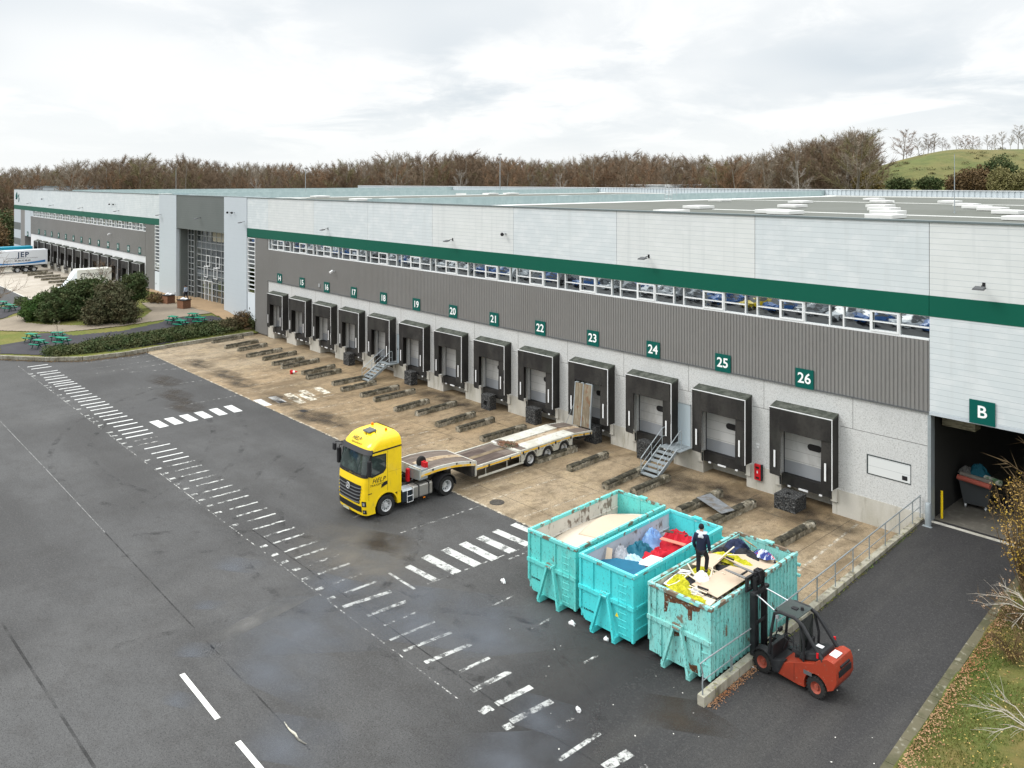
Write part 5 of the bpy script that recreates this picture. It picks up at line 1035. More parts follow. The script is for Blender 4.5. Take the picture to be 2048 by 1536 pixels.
def skip(name, loc, rzz, label, mats, corrug, L=5.75, Wd=2.5, H=2.6, door=None):
    paint, rim, ins = mats; t = thing(name, loc, label, 'skip', 'turquoise hook lift skips', rz=rzz); h = Wd / 2; zb = .22; th = .06
    m = MB()   # the shell: five walls, each one plate
    if corrug:
        for s in (-1, 1):
            n = 22; xs = []
            for i in range(n):
                a = .12 + (L - .24) * i / n; p = (L - .24) / n
                xs += [(s * (h - .02), a), (s * (h - .02), a + p * .48), (s * (h - .085), a + p * .62), (s * (h - .085), a + p * .86)]
            xs.append((s * (h - .02), L - .12)); xs = [(s * (h - .02), 0)] + xs + [(s * (h - .02), L)]
            k = len(xs); vs = [(x, y, zb) for x, y in xs] + [(x, y, H - .16) for x, y in xs]; m.add(vs, [(i, i + 1, k + i + 1, k + i) for i in range(k - 1)])
            m.box(*sorted((s * (h - .10), s * (h - .14))), 0.01, L - .01, zb, H - .05)
    else:
        for s in (-1, 1): m.box(*sorted((s * h, s * (h - th))), .06, L, zb + .05, H - .1)
    m.box(-h + .12, h - .12, .06, L - .06, zb, zb + .05)
    if corrug: m.box(-h + .02, h - .02, 0, .06, zb, H - .1)
    else: m.prism([(-h + .25, zb), (h, zb), (h, H - .1), (-h, H - .1), (-h, zb + .35)], 0, .06, 'y')
    body = m.build('shell', paint, t)
    i_ = MB(); i_.quad((-h + th + .09, .08, .3), (-h + th + .09, L - .08, .3), (-h + th + .09, L - .08, H - .06), (-h + th + .09, .08, H - .06)); i_.box(h - th - .094, h - th - .09, .08, L - .08, .3, H - .06); i_.box(-h + .1, h - .1, .062, .066, .3, H - .08)
    if not corrug: i_.v = []; i_.f = []; i_.mi = []; i_.box(-h + th, -h + th + .004, .08, L - .08, .3, H - .1).box(h - th - .004, h - th, .08, L - .08, .3, H - .1).box(-h + .1, h - .1, .062, .066, .3, H - .08)
    i_.build('inner_lining', ins, t)
    if not corrug: MB().box(-h + .07, -h + .11, .1, L - .1, 1.86, 1.91).build('inner_ledge', ins, t)
    # rims
    r = MB(); rw = .10
    r.box(-h - .03, h + .03, -.05, rw - .05 + .02, H - .14, H).box(*sorted((-h - .03, -h + rw - .02)), rw - .03, L, H - .14, H).box(*sorted((h + .03, h - rw + .02)), rw - .03, L, H - .14, H).box(-h - .03, h + .03, L + .001, L + .09, H - .14, H)
    r.build('rim', rim, t, bevel=.015)
    # rear doors
    d = MB(); d.box(-h, -.012, L, L + .06, zb, H - .15).box(.012, h, L, L + .06, zb, H - .15); dd = d.build('rear_door', paint, t)
    MB().box(-.06, .30, L - .05, L + .14, H - .02, H + .04).box(h - .04, h + .12, L + .0, L + .12, H - .5, H - .42).box(h - .04, h + .12, L + .0, L + .12, H - .9, H - .82).build('door_latch', paint, dd)
    # front frame: mid beam, uprights, hook bracket, ladder
    zm = 1.42
    f = MB(); f.box(-h - .02, h + .02, -.09, -.001, zm - .07, zm + .07)
    for x in ((-.62, .18) if not corrug else (-.95,)): f.box(x - .035, x + .035, -.05, -.001, zm + .07, H - .15)
    f.box(-h, -h + .09, -.055, -.001, zb + .4, zm - .07).box(h - .09, h, -.055, -.001, zb, zm - .07).box(h - .09, h, -.055, -.001, zm + .07, H - .15).box(-h, -h + .09, -.055, -.001, zm + .07, H - .15)
    if corrug: f.box(-.78, -.70, -.05, -.001, zb, zm - .07).box(.78, .86, -.05, -.001, zb, zm - .07); f.box(.86, h - .09, -.03, -.001, 1.02, 1.05).box(.86, h - .09, -.03, -.001, .66, .69)
    else:
        for z in (1.0, .6): f.box(h - .001, h + .03, .1, L - .1, z, z + .06).box(-h - .03, -h + .001, .1, L - .1, z, z + .06)
        f.box(h - .001, h + .045, .1, L - .1, zm - .05, zm + .05).box(-h - .045, -h + .001, .1, L - .1, zm - .05, zm + .05)
        for i in range(1, 9): y = L * i / 9; f.box(h, h + .04, y - .04, y + .04, zm + .05, H - .15).box(-h - .04, -h, y - .04, y + .04, zm + .05, H - .15)
    f.build('reinforcing_frame', paint, t)
    a = MB()
    for s in (-1, 1): a.bar((s * .14, -.10, zm + .12), (s * .52, -.22, .12), .09, .14); a.bar((s * .50, -.24, .13), (s * .50, .5, .13), .16, .22)
    a.box(-.17, .17, -.17, -.09, zm + .03, zm + .17); a.build('hook_frame', paint, t)
    b = MB(); b.box(-.2, .2, -.13, -.05, zm - .02, zm + .2).tube([(-.14, -.2, zm + .1), (.14, -.2, zm + .1)], .03, 8); b.build('hook_bar', rim, t)
    l = MB()
    lx = .62 if not corrug else .0
    if not corrug:
        for x in (lx, lx + .36): l.tube([(x, -.10, .35), (x, -.10, zm + .75)], .012, 5)
        for i in range(8): z = .42 + .245 * i; l.tube([(lx, -.10, z), (lx + .36, -.10, z)], .014, 5)
        l.build('ladder', paint, t)
    g = MB()
    for s in (-1, 1): g.box(s * .53 - .06, s * .53 + .06, .3, L, .04, .22)
    for y in (.8, 2.0, 3.2, 4.4, 5.4): g.box(-h + .1, h - .1, y - .04, y + .04, .12, .219)
    g.build('skid_rail', M('grimy_steel', (.05, .06, .06), .8), t)
    for s in (-1, 1): MB().lathe([(-.09, .11), (.09, .11)], 'x', 16, (s * .78, L - .35, .11)).build('roller', m_chas, t)
    return t
c1 = skip('skip_container', (-22.27, 22.5, 0), R_(2.4), 'turquoise skip holding one big curved beige board, leftmost of the three', skipmats('a', (.115, .56, .53), (.16, .60, .56), .62, (.55, .53, .48)), False)
c2 = skip('skip_container', (-19.42, 22.42, 0), R_(2.2), 'clean bright turquoise skip with red and blue cloth inside, middle one of three', skipmats('b', (.07, .60, .62), (.10, .64, .66), .12, (.46, .48, .53)), False)
c3 = skip('skip_container', (-16.36, 22.6, 0), R_(1.3), 'rusty pale turquoise skip heaped with boards, the one with the man on top', skipmats('c', (.21, .58, .55), (.32, .64, .59), 1.0, (.42, .44, .38)), True)
for c, x0, z0 in ((c1, -1.08, .72), (c2, -1.05, .62)): text('EUROPRIM', .10, m_black, c, T(x0 + .22, -.004, z0), 'lettering', bold=.001); q = MB().prism([(-.05, -.05), (.05, 0), (-.05, .05)], -.003, -.001, 'y').build('arrow_mark', m_black, c); q.location = (x0 - .13, 0, z0)
o = MB().prism([(-.08, -.07), (.08, -.07), (0, .08)], -.11, -.105, 'y').build('warning_sticker', M('yellow_sticker', (.75, .6, .02), .5), c2); o.location = (.56, 0, 1.02)
rp_ = MB(); r4 = random.Random(8)
def plate(pts, mm): 
    return MB().prism(pts, -.0035, -.0005, 'y').build('rust_patch', mm, c3)
m_rst = M('flaking_rust', (.13, .058, .028), .85, layers=((5, (1, 1, 1), .45, .6, .8, (.065, .03, .02)), (9, (1, 1, 1), .58, .64, .9, (.30, .48, .42))))
plate([(-.62, 2.44), (.85, 2.44), (.78, 2.3), (.52, 2.22), (.5, 1.9), (.36, 1.88), (.34, 2.2), (.1, 2.3), (-.2, 2.22), (-.42, 2.18), (-.5, 1.82), (-.62, 1.78), (-.6, 2.2)], m_rst)
plate([(-.22, 1.36), (.25, 1.36), (.3, 1.1), (.05, 1.22), (-.2, 1.1)], m_rst); plate([(.2, .24), (.75, .24), (.7, .5), (.45, .42), (.3, .55)], m_rst)
# ------------------------------------------------------------------ what lies in the skips
m_board = M('beige_chipboard', (.50, .40, .30), .7, layers=((.5, (1, 1, 1), .42, .64, .35, (.55, .46, .36)), (14, (1, 1, 1), .5, .7, .25, (.42, .33, .24))))
m_cream = M('cream_board', (.52, .45, .36), .65, layers=((.35, (1, 1, 1), .42, .64, .5, (.57, .51, .43)), (.6, (1, .2, 1), .55, .7, .25, (.60, .50, .40))))
m_foamb = M('blue_foam', (.012, .115, .20), .7, layers=((3, (1, 1, 1), .45, .65, .4, (.01, .08, .15)),))
m_teal = M('teal_sheet', (.01, .10, .155), .55, layers=((3, (1, 1, 1), .45, .65, .5, (.015, .15, .20)),), bump=(4, .8, .05))
m_redc = M('red_cloth', (.42, .012, .025), .8, layers=((4, (1, 1, 1), .45, .65, .5, (.55, .02, .03)),), bump=(7, .9, .05))
m_blc = M('light_blue_cloth', (.16, .30, .56), .8, layers=((4, (1, 1, 1), .45, .65, .6, (.30, .45, .68)),), bump=(7, .9, .05))
m_navy = M('navy_cloth', (.018, .024, .055), .85, layers=((2.5, (1, 1, 1), .5, .62, .6, (.045, .08, .20)),), bump=(7, .9, .05))
m_dark = M('dark_bags', (.016, .017, .021), .6, bump=(8, .9, .05))
m_wht = M('white_sheet', (.74, .75, .77), .6, layers=((4, (1, 1, 1), .5, .7, .4, (.58, .60, .66)),))
m_wool = M('yellow_insulation', (.46, .44, .02), .95, layers=((8, (1, 1, 1), .42, .6, .8, (.24, .24, .012)), (3, (1, 1, 1), .5, .65, .5, (.60, .56, .05))), bump=(16, 1, .05))
m_lath = M('pale_lath', (.66, .58, .45), .7); m_mix = M('mixed_rubble', (.34, .29, .22), .9, layers=((3, (1, 1, 1), .45, .6, .8, (.60, .54, .44)), (6, (1, 1, 1), .5, .62, .8, (.06, .055, .05)), (9, (1, 1, 1), .58, .66, .8, (.5, .47, .05))), bump=(9, 1, .08))
def crumple(p, r, mat, name, label, cat, group=None, seed=0, amp=.55, n=16, rz_=0):
    def fn(u, v):
        th = u * 2 * PI; q = v; d = Vector((math.cos(th) * q, math.sin(th) * q, 0)); nn = Vector((d.x * 1.6 + seed * 3.7, d.y * 1.6, seed))
        k = 1 + .28 * noise.noise(Vector((math.cos(th) * 1.3 + seed, math.sin(th) * 1.3, 0)))
        ridge = 1 - abs(noise.noise(nn * 1.7)) * 2.2; r2_ = 1 - abs(noise.noise(nn * 3.9)) * 2
        z = (1 - q ** 2.2) * (.55 + amp * .6 * ridge + amp * .25 * r2_) 
        return Vector((d.x * r[0] * k, d.y * r[1] * k, max(-.15, z) * r[2]))
    o = MB().grid(fn, n * 3, n).build(name, mat, smooth=True, auto=60); o.location = p; o.rotation_euler = (0, 0, rz_); return tag(o, label, cat, group)
def slab(name, label, cat, pts, th, mat, group=None, par=None):
    """a flat sheet of real thickness given by its corner points"""
    c = sum((Vector(p) for p in pts), Vector()) / len(pts); n = (Vector(pts[1]) - Vector(pts[0])).cross(Vector(pts[-1]) - Vector(pts[0])).normalized()
    if n.z < 0: n = -n
    k = len(pts); lo = [Vector(p) - c - n * th for p in pts]; hi = [Vector(p) - c for p in pts]
    o = MB().add(lo + hi, [tuple(range(k)), tuple(range(k, 2 * k))] + [(i, (i + 1) % k, k + (i + 1) % k, k + i) for i in range(k)]).build(name, mat, par); o.location = c
    return tag(o, label, cat, group) if label else o
# skip 1: a huge board bowed over the load
def bow(u, v):
    x = -1.17 + 2.34 * u; y = .12 + 5.4 * v; return Vector((x, y, 1.86 + .30 * math.sin(v * PI * .92) - .30 * (1 - u) ** 2 + .14 * u + .03 * math.sin(u * 5 + v * 4)))
o = MB().grid(bow, 24, 40).build('chipboard_sheet', m_cream, smooth=True); o.parent = None; o.location = c1.location; o.rotation_euler = c1.rotation_euler; tag(o, 'huge curved cream board filling the leftmost skip', 'board')
def bow2(u, v):
    p = bow(.36 + .63 * u, .34 + .58 * v); p.z += .015 + .26 * (1 - u) ** 3 * math.sin(v * PI); return p
o = MB().grid(bow2, 12, 24).build('chipboard_sheet', m_board, smooth=True); o.modifiers.new('th', 'SOLIDIFY').thickness = .02; o.location = c1.location; o.rotation_euler = c1.rotation_euler; tag(o, 'smaller cream board with a raised dark edge on top of the huge one', 'board')
o = MB().box(-h_, h_, 0, .1, 0, .1) if False else None
def w1(c, x, y, z): return c.matrix_basis @ Vector((x, y, z))
m = MB()
m.tube([(0, 0, 0), (.05, .35, .015), (.14, .75, 0)], [.004, .02, .004], 4); o = m.build('wood_splinter', m_lath); o.location = w1(c1, .55, .9, 2.02); tag(o, 'thin wood splinter lying on the cream board near the front of the leftmost skip', 'splinter')
# skip 2
slabz = 1.72
slab('foam_sheet', 'dark blue foam sheet lying on top at the front of the middle skip', 'foam sheet', [w1(c2, x, y, z + .24) for x, y, z in ((-1.05, .65, 1.78), (-.2, .35, 1.82), (.95, .55, 1.98), (1.0, 1.2, 2.02), (.3, 1.75, 1.95), (-.7, 1.5, 1.86), (-1.1, 1.1, 1.8))], .05, m_foamb, 'blue foam sheets')
slab('foam_sheet', 'blue foam sheet partly hidden under the dark blue one in the middle skip', 'foam sheet', [w1(c2, x, y, z + .24) for x, y, z in ((-.9, .2, 1.66), (1.08, .15, 1.74), (1.1, 1.6, 1.8), (-.3, 1.9, 1.76))], .05, M('mid_blue_foam', (.02, .20, .33), .7), 'blue foam sheets')
slab('chipboard_offcut', 'white board leaning among the cloth in the middle skip', 'board', [w1(c2, x, y, z + .24) for x, y, z in ((.15, 1.55, 1.92), (1.08, 1.5, 2.12), (1.1, 2.25, 2.16), (.25, 2.4, 2.0))], .02, m_wht)
slab('chipboard_offcut', 'small beige offcut standing against the inner wall of the middle skip', 'board', [w1(c2, x, y, z + .24) for x, y, z in ((-1.0, 1.15, 1.75), (-.8, 1.3, 1.75), (-.9, 1.5, 2.15), (-1.08, 1.38, 2.2))], .02, m_board)
fl2 = MB().box(-1.15, 1.15, .1, 5.6, .28, 1.80).build('load_base', M('grey_load', (.35, .36, .38), .9, layers=((2, (1, 1, 1), .45, .6, .7, (.12, .13, .16)),))); fl2.location = c2.location; fl2.rotation_euler = c2.rotation_euler; tag(fl2, 'grey packed rubbish filling the bottom of the middle skip', 'rubbish')
crumple(w1(c2, -.55, 2.75, 1.75), (.75, .72, .65), m_teal, 'tarpaulin', 'crumpled dark teal tarpaulin in the middle of the middle skip', 'tarpaulin', seed=3)
crumple(w1(c2, .45, 2.75, 1.80), (.82, .8, .68), m_redc, 'red_cloth', 'bright red cloth heap behind the white board in the middle skip', 'cloth', 'red cloths', seed=5)
crumple(w1(c2, .15, 4.45, 1.75), (1.0, .75, .8), m_redc, 'red_cloth', 'dark red cloth heap at the back of the middle skip', 'cloth', 'red cloths', seed=8)
crumple(w1(c2, -.85, 4.0, 1.75), (.42, .6, .75), m_blc, 'blue_cloth', 'light blue cloth against the inner wall at the back of the middle skip', 'cloth', 'light blue cloths', seed=6)
crumple(w1(c2, .8, 4.75, 2.05), (.28, .3, .62), m_blc, 'blue_cloth', 'small light blue cloth on the dark red heap in the middle skip', 'cloth', 'light blue cloths', seed=9)
crumple(w1(c2, -.85, 2.0, 1.80), (.32, .4, .62), M('grey_plastic', (.42, .43, .46), .6, bump=(8, .9, .05)), 'plastic_bag', 'grey plastic bag by the inner wall of the middle skip', 'bag', seed=11)
crumple(w1(c2, -.25, 2.0, 1.80), (.5, .42, .45), M('pale_blue_plastic', (.42, .60, .70), .5, bump=(8, .9, .05)), 'plastic_bag', 'pale blue plastic film beside the blue foam in the middle skip', 'bag', seed=13)
crumple(w1(c2, .95, 3.7, 1.80), (.28, .6, .42), m_wht, 'plastic_bag', 'white plastic film between the two red heaps in the middle skip', 'bag', seed=15)
slab('plank', 'salmon coloured plank across the dark red heap', 'plank', [w1(c2, x, y, z + .24) for x, y, z in ((-.3, 3.72, 2.02), (.75, 3.85, 2.05), (.75, 4.02, 2.07), (-.3, 3.9, 2.05))], .03, M('salmon_plank', (.56, .18, .13), .7))
slab('plank', 'dark plank lying on top of the dark red heap', 'plank', [w1(c2, x, y, z + .24) for x, y, z in ((-.5, 4.25, 2.12), (.5, 4.35, 2.2), (.5, 4.5, 2.2), (-.45, 4.42, 2.14))], .03, M('dark_plank', (.05, .045, .035), .7))
# skip 3: rubble base and the things on it
def heap(u, v):
    x = -1.1 + 2.2 * u; y = .1 + 5.5 * v
    return Vector((x, y, 2.26 + .16 * noise.noise(Vector((x * 1.1, y * .9, 2))) + .06 * noise.noise(Vector((x * 4, y * 4, 2))) - (.25 if v > .86 else 0) + .12 * math.sin(u * PI)))
def hz3(x, y): return heap((x + 1.1) / 2.2, (y - .1) / 5.5).z
o = MB().grid(heap, 40, 90).build('rubble', m_mix); o.location = c3.location; o.rotation_euler = c3.rotation_euler; tag(o, 'mixed rubble filling the rusty skip under the boards', 'rubble', kind='stuff')
def P3(x, y, dz=0): p = w1(c3, x, y, hz3(x, y) + dz); return p
slab('chipboard_sheet', 'large beige board on the heap in front of the fork truck mast', 'board', [P3(x, y, z) for x, y, z in ((-.15, .95, .16), (1.0, .75, .24), (1.16, 3.0, .5), (.2, 2.85, .34))], .022, m_board, 'beige boards on the heap')
slab('chipboard_sheet', 'beige board sloping against the far right corner of the rusty skip', 'board', [P3(x, y, z) for x, y, z in ((-.35, 3.3, .30), (1.06, 2.95, .42), (1.1, 4.9, .34), (.3, 4.7, .26))], .022, m_board, 'beige boards on the heap')
slab('chipboard_sheet', 'reddish board wedged under the far beige board', 'board', [P3(x, y, z) for x, y, z in ((-.1, 2.95, .10), (1.0, 2.75, .34), (1.05, 3.2, .34), (.1, 3.4, .12))], .022, M('reddish_board', (.36, .19, .13), .7))
slab('board', 'white board on the left front of the heap', 'board', [P3(x, y, z) for x, y, z in ((-1.05, .55, .20), (-.55, .3, .22), (-.45, 1.5, .26), (-.95, 1.55, .22))], .02, m_wht)
slab('board', 'long pale board lying behind the man on the left side of the heap', 'board', [P3(x, y, z) for x, y, z in ((-1.05, 2.3, .22), (-.3, 2.45, .26), (-.35, 3.6, .30), (-1.05, 3.4, .24))], .02, m_board)
slab('board', 'narrow cream board crossing the front right corner of the heap', 'board', [P3(x, y, z) for x, y, z in ((.3, .2, .2), (1.1, .15, .26), (1.1, .5, .28), (.35, .6, .22))], .02, m_cream)
slab('board', 'small pale board at the front edge of the heap', 'board', [P3(x, y, z) for x, y, z in ((-.2, .12, .10), (.45, .12, .10), (.3, .75, .12), (-.25, .7, .14))], .02, m_board)
for i, (x, y, rx, ry, rh, lab) in enumerate(((-.62, .95, .34, .50, .26, 'left front of the heap beside the white board'), (-.2, .35, .40, .26, .24, 'front edge of the heap in the rusty skip'), (-.5, 2.1, .30, .34, .22, 'heap just behind the man\'s feet'), (-.2, 3.55, .55, .26, .28, 'middle of the heap behind the man'),
                                       (.35, 3.5, .45, .30, .30, 'heap by the far beige board'), (.6, .2, .36, .22, .2, 'front right corner of the heap'), (-.95, 3.1, .2, .3, .2, 'heap along the left wall of the rusty skip'))):
    crumple(P3(x, y, .12), (rx * 1.25, ry * 1.2, rh), m_wool, 'insulation_wool', 'torn yellow insulation wool on the ' + lab, 'insulation', 'yellow insulation', seed=20 + i, amp=.5, n=12)
for i, (x, y, rx, ry, rh, mm, lab) in enumerate(((-.35, 1.15, .34, .3, .24, m_dark, 'black bag between the yellow wool pieces at the front of the heap'), (.15, 2.95, .7, .22, .2, m_dark, 'black plastic behind the large beige board'), (.45, .5, .5, .2, .16, m_dark, 'black plastic under the front edge of the large beige board'),
                                           (-.6, 4.6, .45, .6, .45, m_navy, 'navy cloth heap at the back left of the rusty skip'), (.3, 4.95, .7, .45, .5, m_navy, 'navy cloth heap at the back of the rusty skip'), (-.75, 3.9, .35, .4, .3, m_dark, 'black cloth along the left wall behind the man'), (.0, 4.35, .6, .3, .34, m_dark, 'black cloth in front of the navy heap'))):
    crumple(P3(x, y, .04), (rx, ry, rh), mm, 'cloth_heap' if 'cloth' in lab else 'black_bag', lab, 'cloth' if 'cloth' in lab else 'bag', seed=40 + i, n=12)
crumple(P3(.55, 4.6, .22), (.38, .26, .26), M('striped_cloth', (.55, .60, .70), .8, layers=((3, (4, 1, 1), .48, .52, 1, (.03, .05, .2)), (3, (1, 3, 1), .56, .60, 1, (.6, .06, .04)))), 'striped_cloth', 'white blue and red striped cloth at the back of the rusty skip', 'cloth', seed=60)
slab('orange_board', 'small orange board on the navy cloth at the back', 'board', [P3(x, y, z) for x, y, z in ((-.35, 4.75, .5), (.0, 4.7, .5), (.05, 5.0, .52), (-.3, 5.05, .52))], .02, M('orange_board', (.62, .28, .10), .7))
crumple(P3(-.1, 1.5, .08), (.3, .34, .34), m_wht, 'plastic_bag', 'white plastic bag at the man\'s feet', 'bag', seed=61)
crumple(P3(.1, .8, .1), (.16, .5, .22), m_wht, 'plastic_strips', 'tangle of white plastic strips at the front of the heap', 'plastic strips', seed=62)
LATH = [((-.95, 1.9, .3), (-.2, 1.2, .35)), ((-.9, 1.3, .4), (.1, 1.1, .28)), ((-.1, .5, .2), (.6, .35, .25)), ((-.15, .62, .24), (.65, .45, .28)), ((-.1, .75, .26), (.7, .58, .3)), ((-.3, 1.9, .2), (.2, 1.3, .45)), ((-.2, 3.3, .4), (.3, 3.7, .5)), ((-.4, 3.0, .3), (-.2, 3.8, .5)), ((.2, 1.5, .1), (-.1, 2.2, .35)), ((-.6, 2.5, .2), (.4, 2.2, .3))]
LL = ['sticking out over the left rim by the man', 'crossing the yellow wool at the left front', 'lowest of the stacked laths at the front', 'middle of the stacked laths at the front', 'topmost of the stacked laths at the front', 'standing up beside the white bag', 'lying on the yellow wool behind the man', 'poking up behind the man', 'beside the man\'s left boot', 'lying behind the man\'s boots']
for (a, b), lab in zip(LATH, LL):
    a = P3(*a); b = P3(*b); o = MB().bar((0, 0, 0), b - a, .045, .02).build('wooden_lath', m_lath); o.location = a; tag(o, 'pale wooden lath ' + lab, 'lath', 'laths on the heap')
for a, b, lab in (((.15, .9, .3), (.62, .78, .34), 'short black bar on the front of the large beige board'), ((1.0, 2.1, .55), (1.08, 2.5, .6), 'short black bar on the far edge of the large beige board'), ((-.1, 3.1, .44), (.25, 3.0, .5), 'short black bar on the edge of the far beige board'), ((-1.0, 1.0, .35), (-.35, 1.25, .42), 'thin black rod across the white board')):
    a = P3(*a); b = P3(*b); o = MB().tube([(0, 0, 0), b - a], .035 if 'bar' in lab else .015, 8).build('black_bar', m_black); o.location = a; tag(o, lab, 'bar')
m = MB(); r5 = random.Random(77)
for _ in range(700):
    x = r5.uniform(-1.05, 1.05); y = r5.uniform(.15, 5.4); p = P3(x, y, .02 + r5.random() * .05) - c3.location; s = r5.uniform(.03, .14); m.m = r5.choice([0, 0, 1, 2, 3, 4, 4]); m.at(p, r5.random() * 6, r5.uniform(-.6, .6), r5.uniform(-.5, .5)); m.box(-s, s, -s * .35, s * .35, -.006, .006)
o = m.build('scraps', [m_board, m_wht, m_wool, m_dark, m_lath]); o.location = c3.location; tag(o, 'small broken scraps scattered over the heap', kind='stuff')
# ------------------------------------------------------------------ people
def skin(name, pts, edges, rad, mat, parent, sub=2):
    me = bpy.data.meshes.new(name); me.from_pydata([tuple(p) for p in pts], edges, []); o = bpy.data.objects.new(name, me); COL.objects.link(o); me.materials.append(mat)
    s = o.modifiers.new('skin', 'SKIN'); s.use_smooth_shade = True; u = o.modifiers.new('sub', 'SUBSURF'); u.levels = sub; u.render_levels = sub
    for i, v in enumerate(me.skin_vertices[0].data):
        r = rad[i]; v.radius = (r, r) if not isinstance(r, tuple) else r; v.use_root = (i == 0)
    baked(o); o.parent = parent; return o
m_skin = M('skin', (.42, .24, .17), .6)
def person(loc, rzz, label, jc, yc, tc, hat, pose):
    t = thing('person', loc, label, 'person', rz=rzz)
    H = pose    # joints, facing -y
    J = H['j']; order = list(J); ix = {k: i for i, k in enumerate(order)}
    E_ = [(ix[a], ix[b]) for a, b in H['e']]
    rad = [H['r'][k] for k in order]
    body = skin('body', [J[k] for k in order], E_, rad, m_skin, t)
    # fingers
    for s in 'LR':
        w, hnd = Vector(J['wri' + s]), Vector(J['han' + s]); d = (hnd - w).normalized(); sd = d.cross(Vector((0, 1, 0))).normalized()
        f = MB()
        for k, (o_, L) in enumerate(((-.033, .065), (-.011, .078), (.011, .072), (.033, .055))):
            b = hnd + sd * o_; f.tube([b - d * .02, b + d * L * .5 + Vector((0, -.01, 0)), b + d * L + Vector((0, -.03, 0))], [.0105, .0095, .007], 6)
        f.tube([w + d * .03 + sd * -.03, w + d * .07 + sd * -.06 + Vector((0, -.015, 0)), w + d * .1 + sd * -.065 + Vector((0, -.03, 0))], [.012, .011, .008], 6)
        f.build('fingers', m_skin, t, smooth=True)
    def sub(keys, ed, rr, mat, name): return skin(name, [J[k] if isinstance(k, str) else k for k in keys], ed, rr, mat, t)
    ja = sub(['chest', 'spine', 'pelvis', 'neckb', 'shoL', 'elbL', 'wriL', 'shoR', 'elbR', 'wriR', Vector(J['pelvis']) - Vector((0, 0, .12))], [(0, 1), (1, 2), (0, 3), (0, 4), (4, 5), (5, 6), (0, 7), (7, 8), (8, 9), (2, 10)],
         [(.20, .145), (.19, .14), (.20, .155), (.09, .085), .092, .072, .055, .092, .072, .055, (.20, .155)], jc, 'jacket')
    tro = sub(['pelvis', 'hipL', 'kneL', 'ankL', 'hipR', 'kneR', 'ankR'], [(0, 1), (1, 2), (2, 3), (0, 4), (4, 5), (5, 6)], [(.165, .13), .115, .083, .07, .115, .083, .07], tc, 'trousers')
    for s in 'LR':
        a, b = Vector(J['ank' + s]), Vector(J['toe' + s]); skin('boot', [a + Vector((0, 0, .02)), a + Vector((0, .02, -.05)), b], [(0, 1), (1, 2)], [.06, .055, (.045, .04)], m_black, t)
    hd = Vector(J['head'])
    if yc:
        c = Vector(J['chest']); y = MB().grid(lambda u, v: c + Vector(((u - .5) * .38, .15 * (1 - abs(u - .5) * .8) - .22 * v * v, .03 + .19 * math.sin(v * PI / 2) - .10 * abs(u - .5) ** 1.2)) , 12, 8).build('jacket_yoke', yc, ja, smooth=True); so = y.modifiers.new('t', 'SOLIDIFY'); so.thickness = .03
    hm = MB().blob(hd + Vector((0, .012, .05)), (.098, .112, .10), 10, 2, .03); 
    if hat: hm.build('beanie', hat, t, smooth=True)
    else: hm.build('hair', m_black, t, smooth=True)
    fc = MB(); fc.tube([hd + Vector((0, -.105, .01)), hd + Vector((0, -.125, -.025)), hd + Vector((0, -.10, -.032))], [.008, .016, .010], 6)
    fc.blob(hd + Vector((-.096, .0, -.01)), (.012, .022, .034), 5, 1, 0).blob(hd + Vector((.096, 0, -.01)), (.012, .022, .034), 5, 1, 0); fc.build('nose_and_ears', m_skin, t, smooth=True)
    for s in (-1, 1): MB().blob(hd + Vector((s * .033, -.096, .005)), (.014, .008, .009), 5, 1, 0).build('eye', m_black, t, smooth=True)
    MB().tube([hd + Vector((-.026, -.094, -.062)), hd + Vector((0, -.103, -.064)), hd + Vector((.026, -.094, -.062))], [.003, .006, .003], 5).build('mouth', M('lips', (.30, .10, .09), .6), t, smooth=True)
    return t
JE = [('pelvis', 'spine'), ('spine', 'chest'), ('chest', 'neckb'), ('neckb', 'neck'), ('neck', 'head'), ('head', 'crown'), ('chest', 'shoL'), ('shoL', 'elbL'), ('elbL', 'wriL'), ('wriL', 'hanL'), ('chest', 'shoR'), ('shoR', 'elbR'), ('elbR', 'wriR'), ('wriR', 'hanR'),
      ('pelvis', 'hipL'), ('hipL', 'kneL'), ('kneL', 'ankL'), ('ankL', 'toeL'), ('pelvis', 'hipR'), ('hipR', 'kneR'), ('kneR', 'ankR'), ('ankR', 'toeR')]
JR = dict(pelvis=(.15, .11), spine=(.14, .105), chest=(.17, .12), neckb=.065, neck=.055, head=(.088, .105), crown=(.06, .075), shoL=.065, elbL=.048, wriL=.032, hanL=(.042, .02), shoR=.065, elbR=.048, wriR=.032, hanR=(.042, .02),
          hipL=.095, kneL=.062, ankL=.042, toeL=.035, hipR=.095, kneR=.062, ankR=.042, toeR=.035)
pose1 = dict(e=JE, r=JR, j=dict(pelvis=Vector((0, 0, .96)), spine=Vector((0, -.01, 1.14)), chest=Vector((0, -.03, 1.36)), neckb=Vector((0, -.04, 1.5)), neck=Vector((.01, -.07, 1.55)), head=Vector((.02, -.10, 1.66)), crown=Vector((.02, -.10, 1.75)),
    shoL=Vector((.2, -.02, 1.42)), elbL=Vector((.27, -.0, 1.13)), wriL=Vector((.25, -.16, .9)), hanL=Vector((.24, -.21, .83)), shoR=Vector((-.2, -.02, 1.42)), elbR=Vector((-.28, .02, 1.14)), wriR=Vector((-.26, -.10, .9)), hanR=Vector((-.25, -.14, .83)),
    hipL=Vector((.1, 0, .9)), kneL=Vector((.12, -.10, .49)), ankL=Vector((.12, .0, .08)), toeL=Vector((.14, -.17, .035)), hipR=Vector((-.1, 0, .9)), kneR=Vector((-.15, -.25, .58)), ankR=Vector((-.13, -.14, .17)), toeR=Vector((-.14, -.31, .13))))
pp = P3(-.28, 1.75, .10)
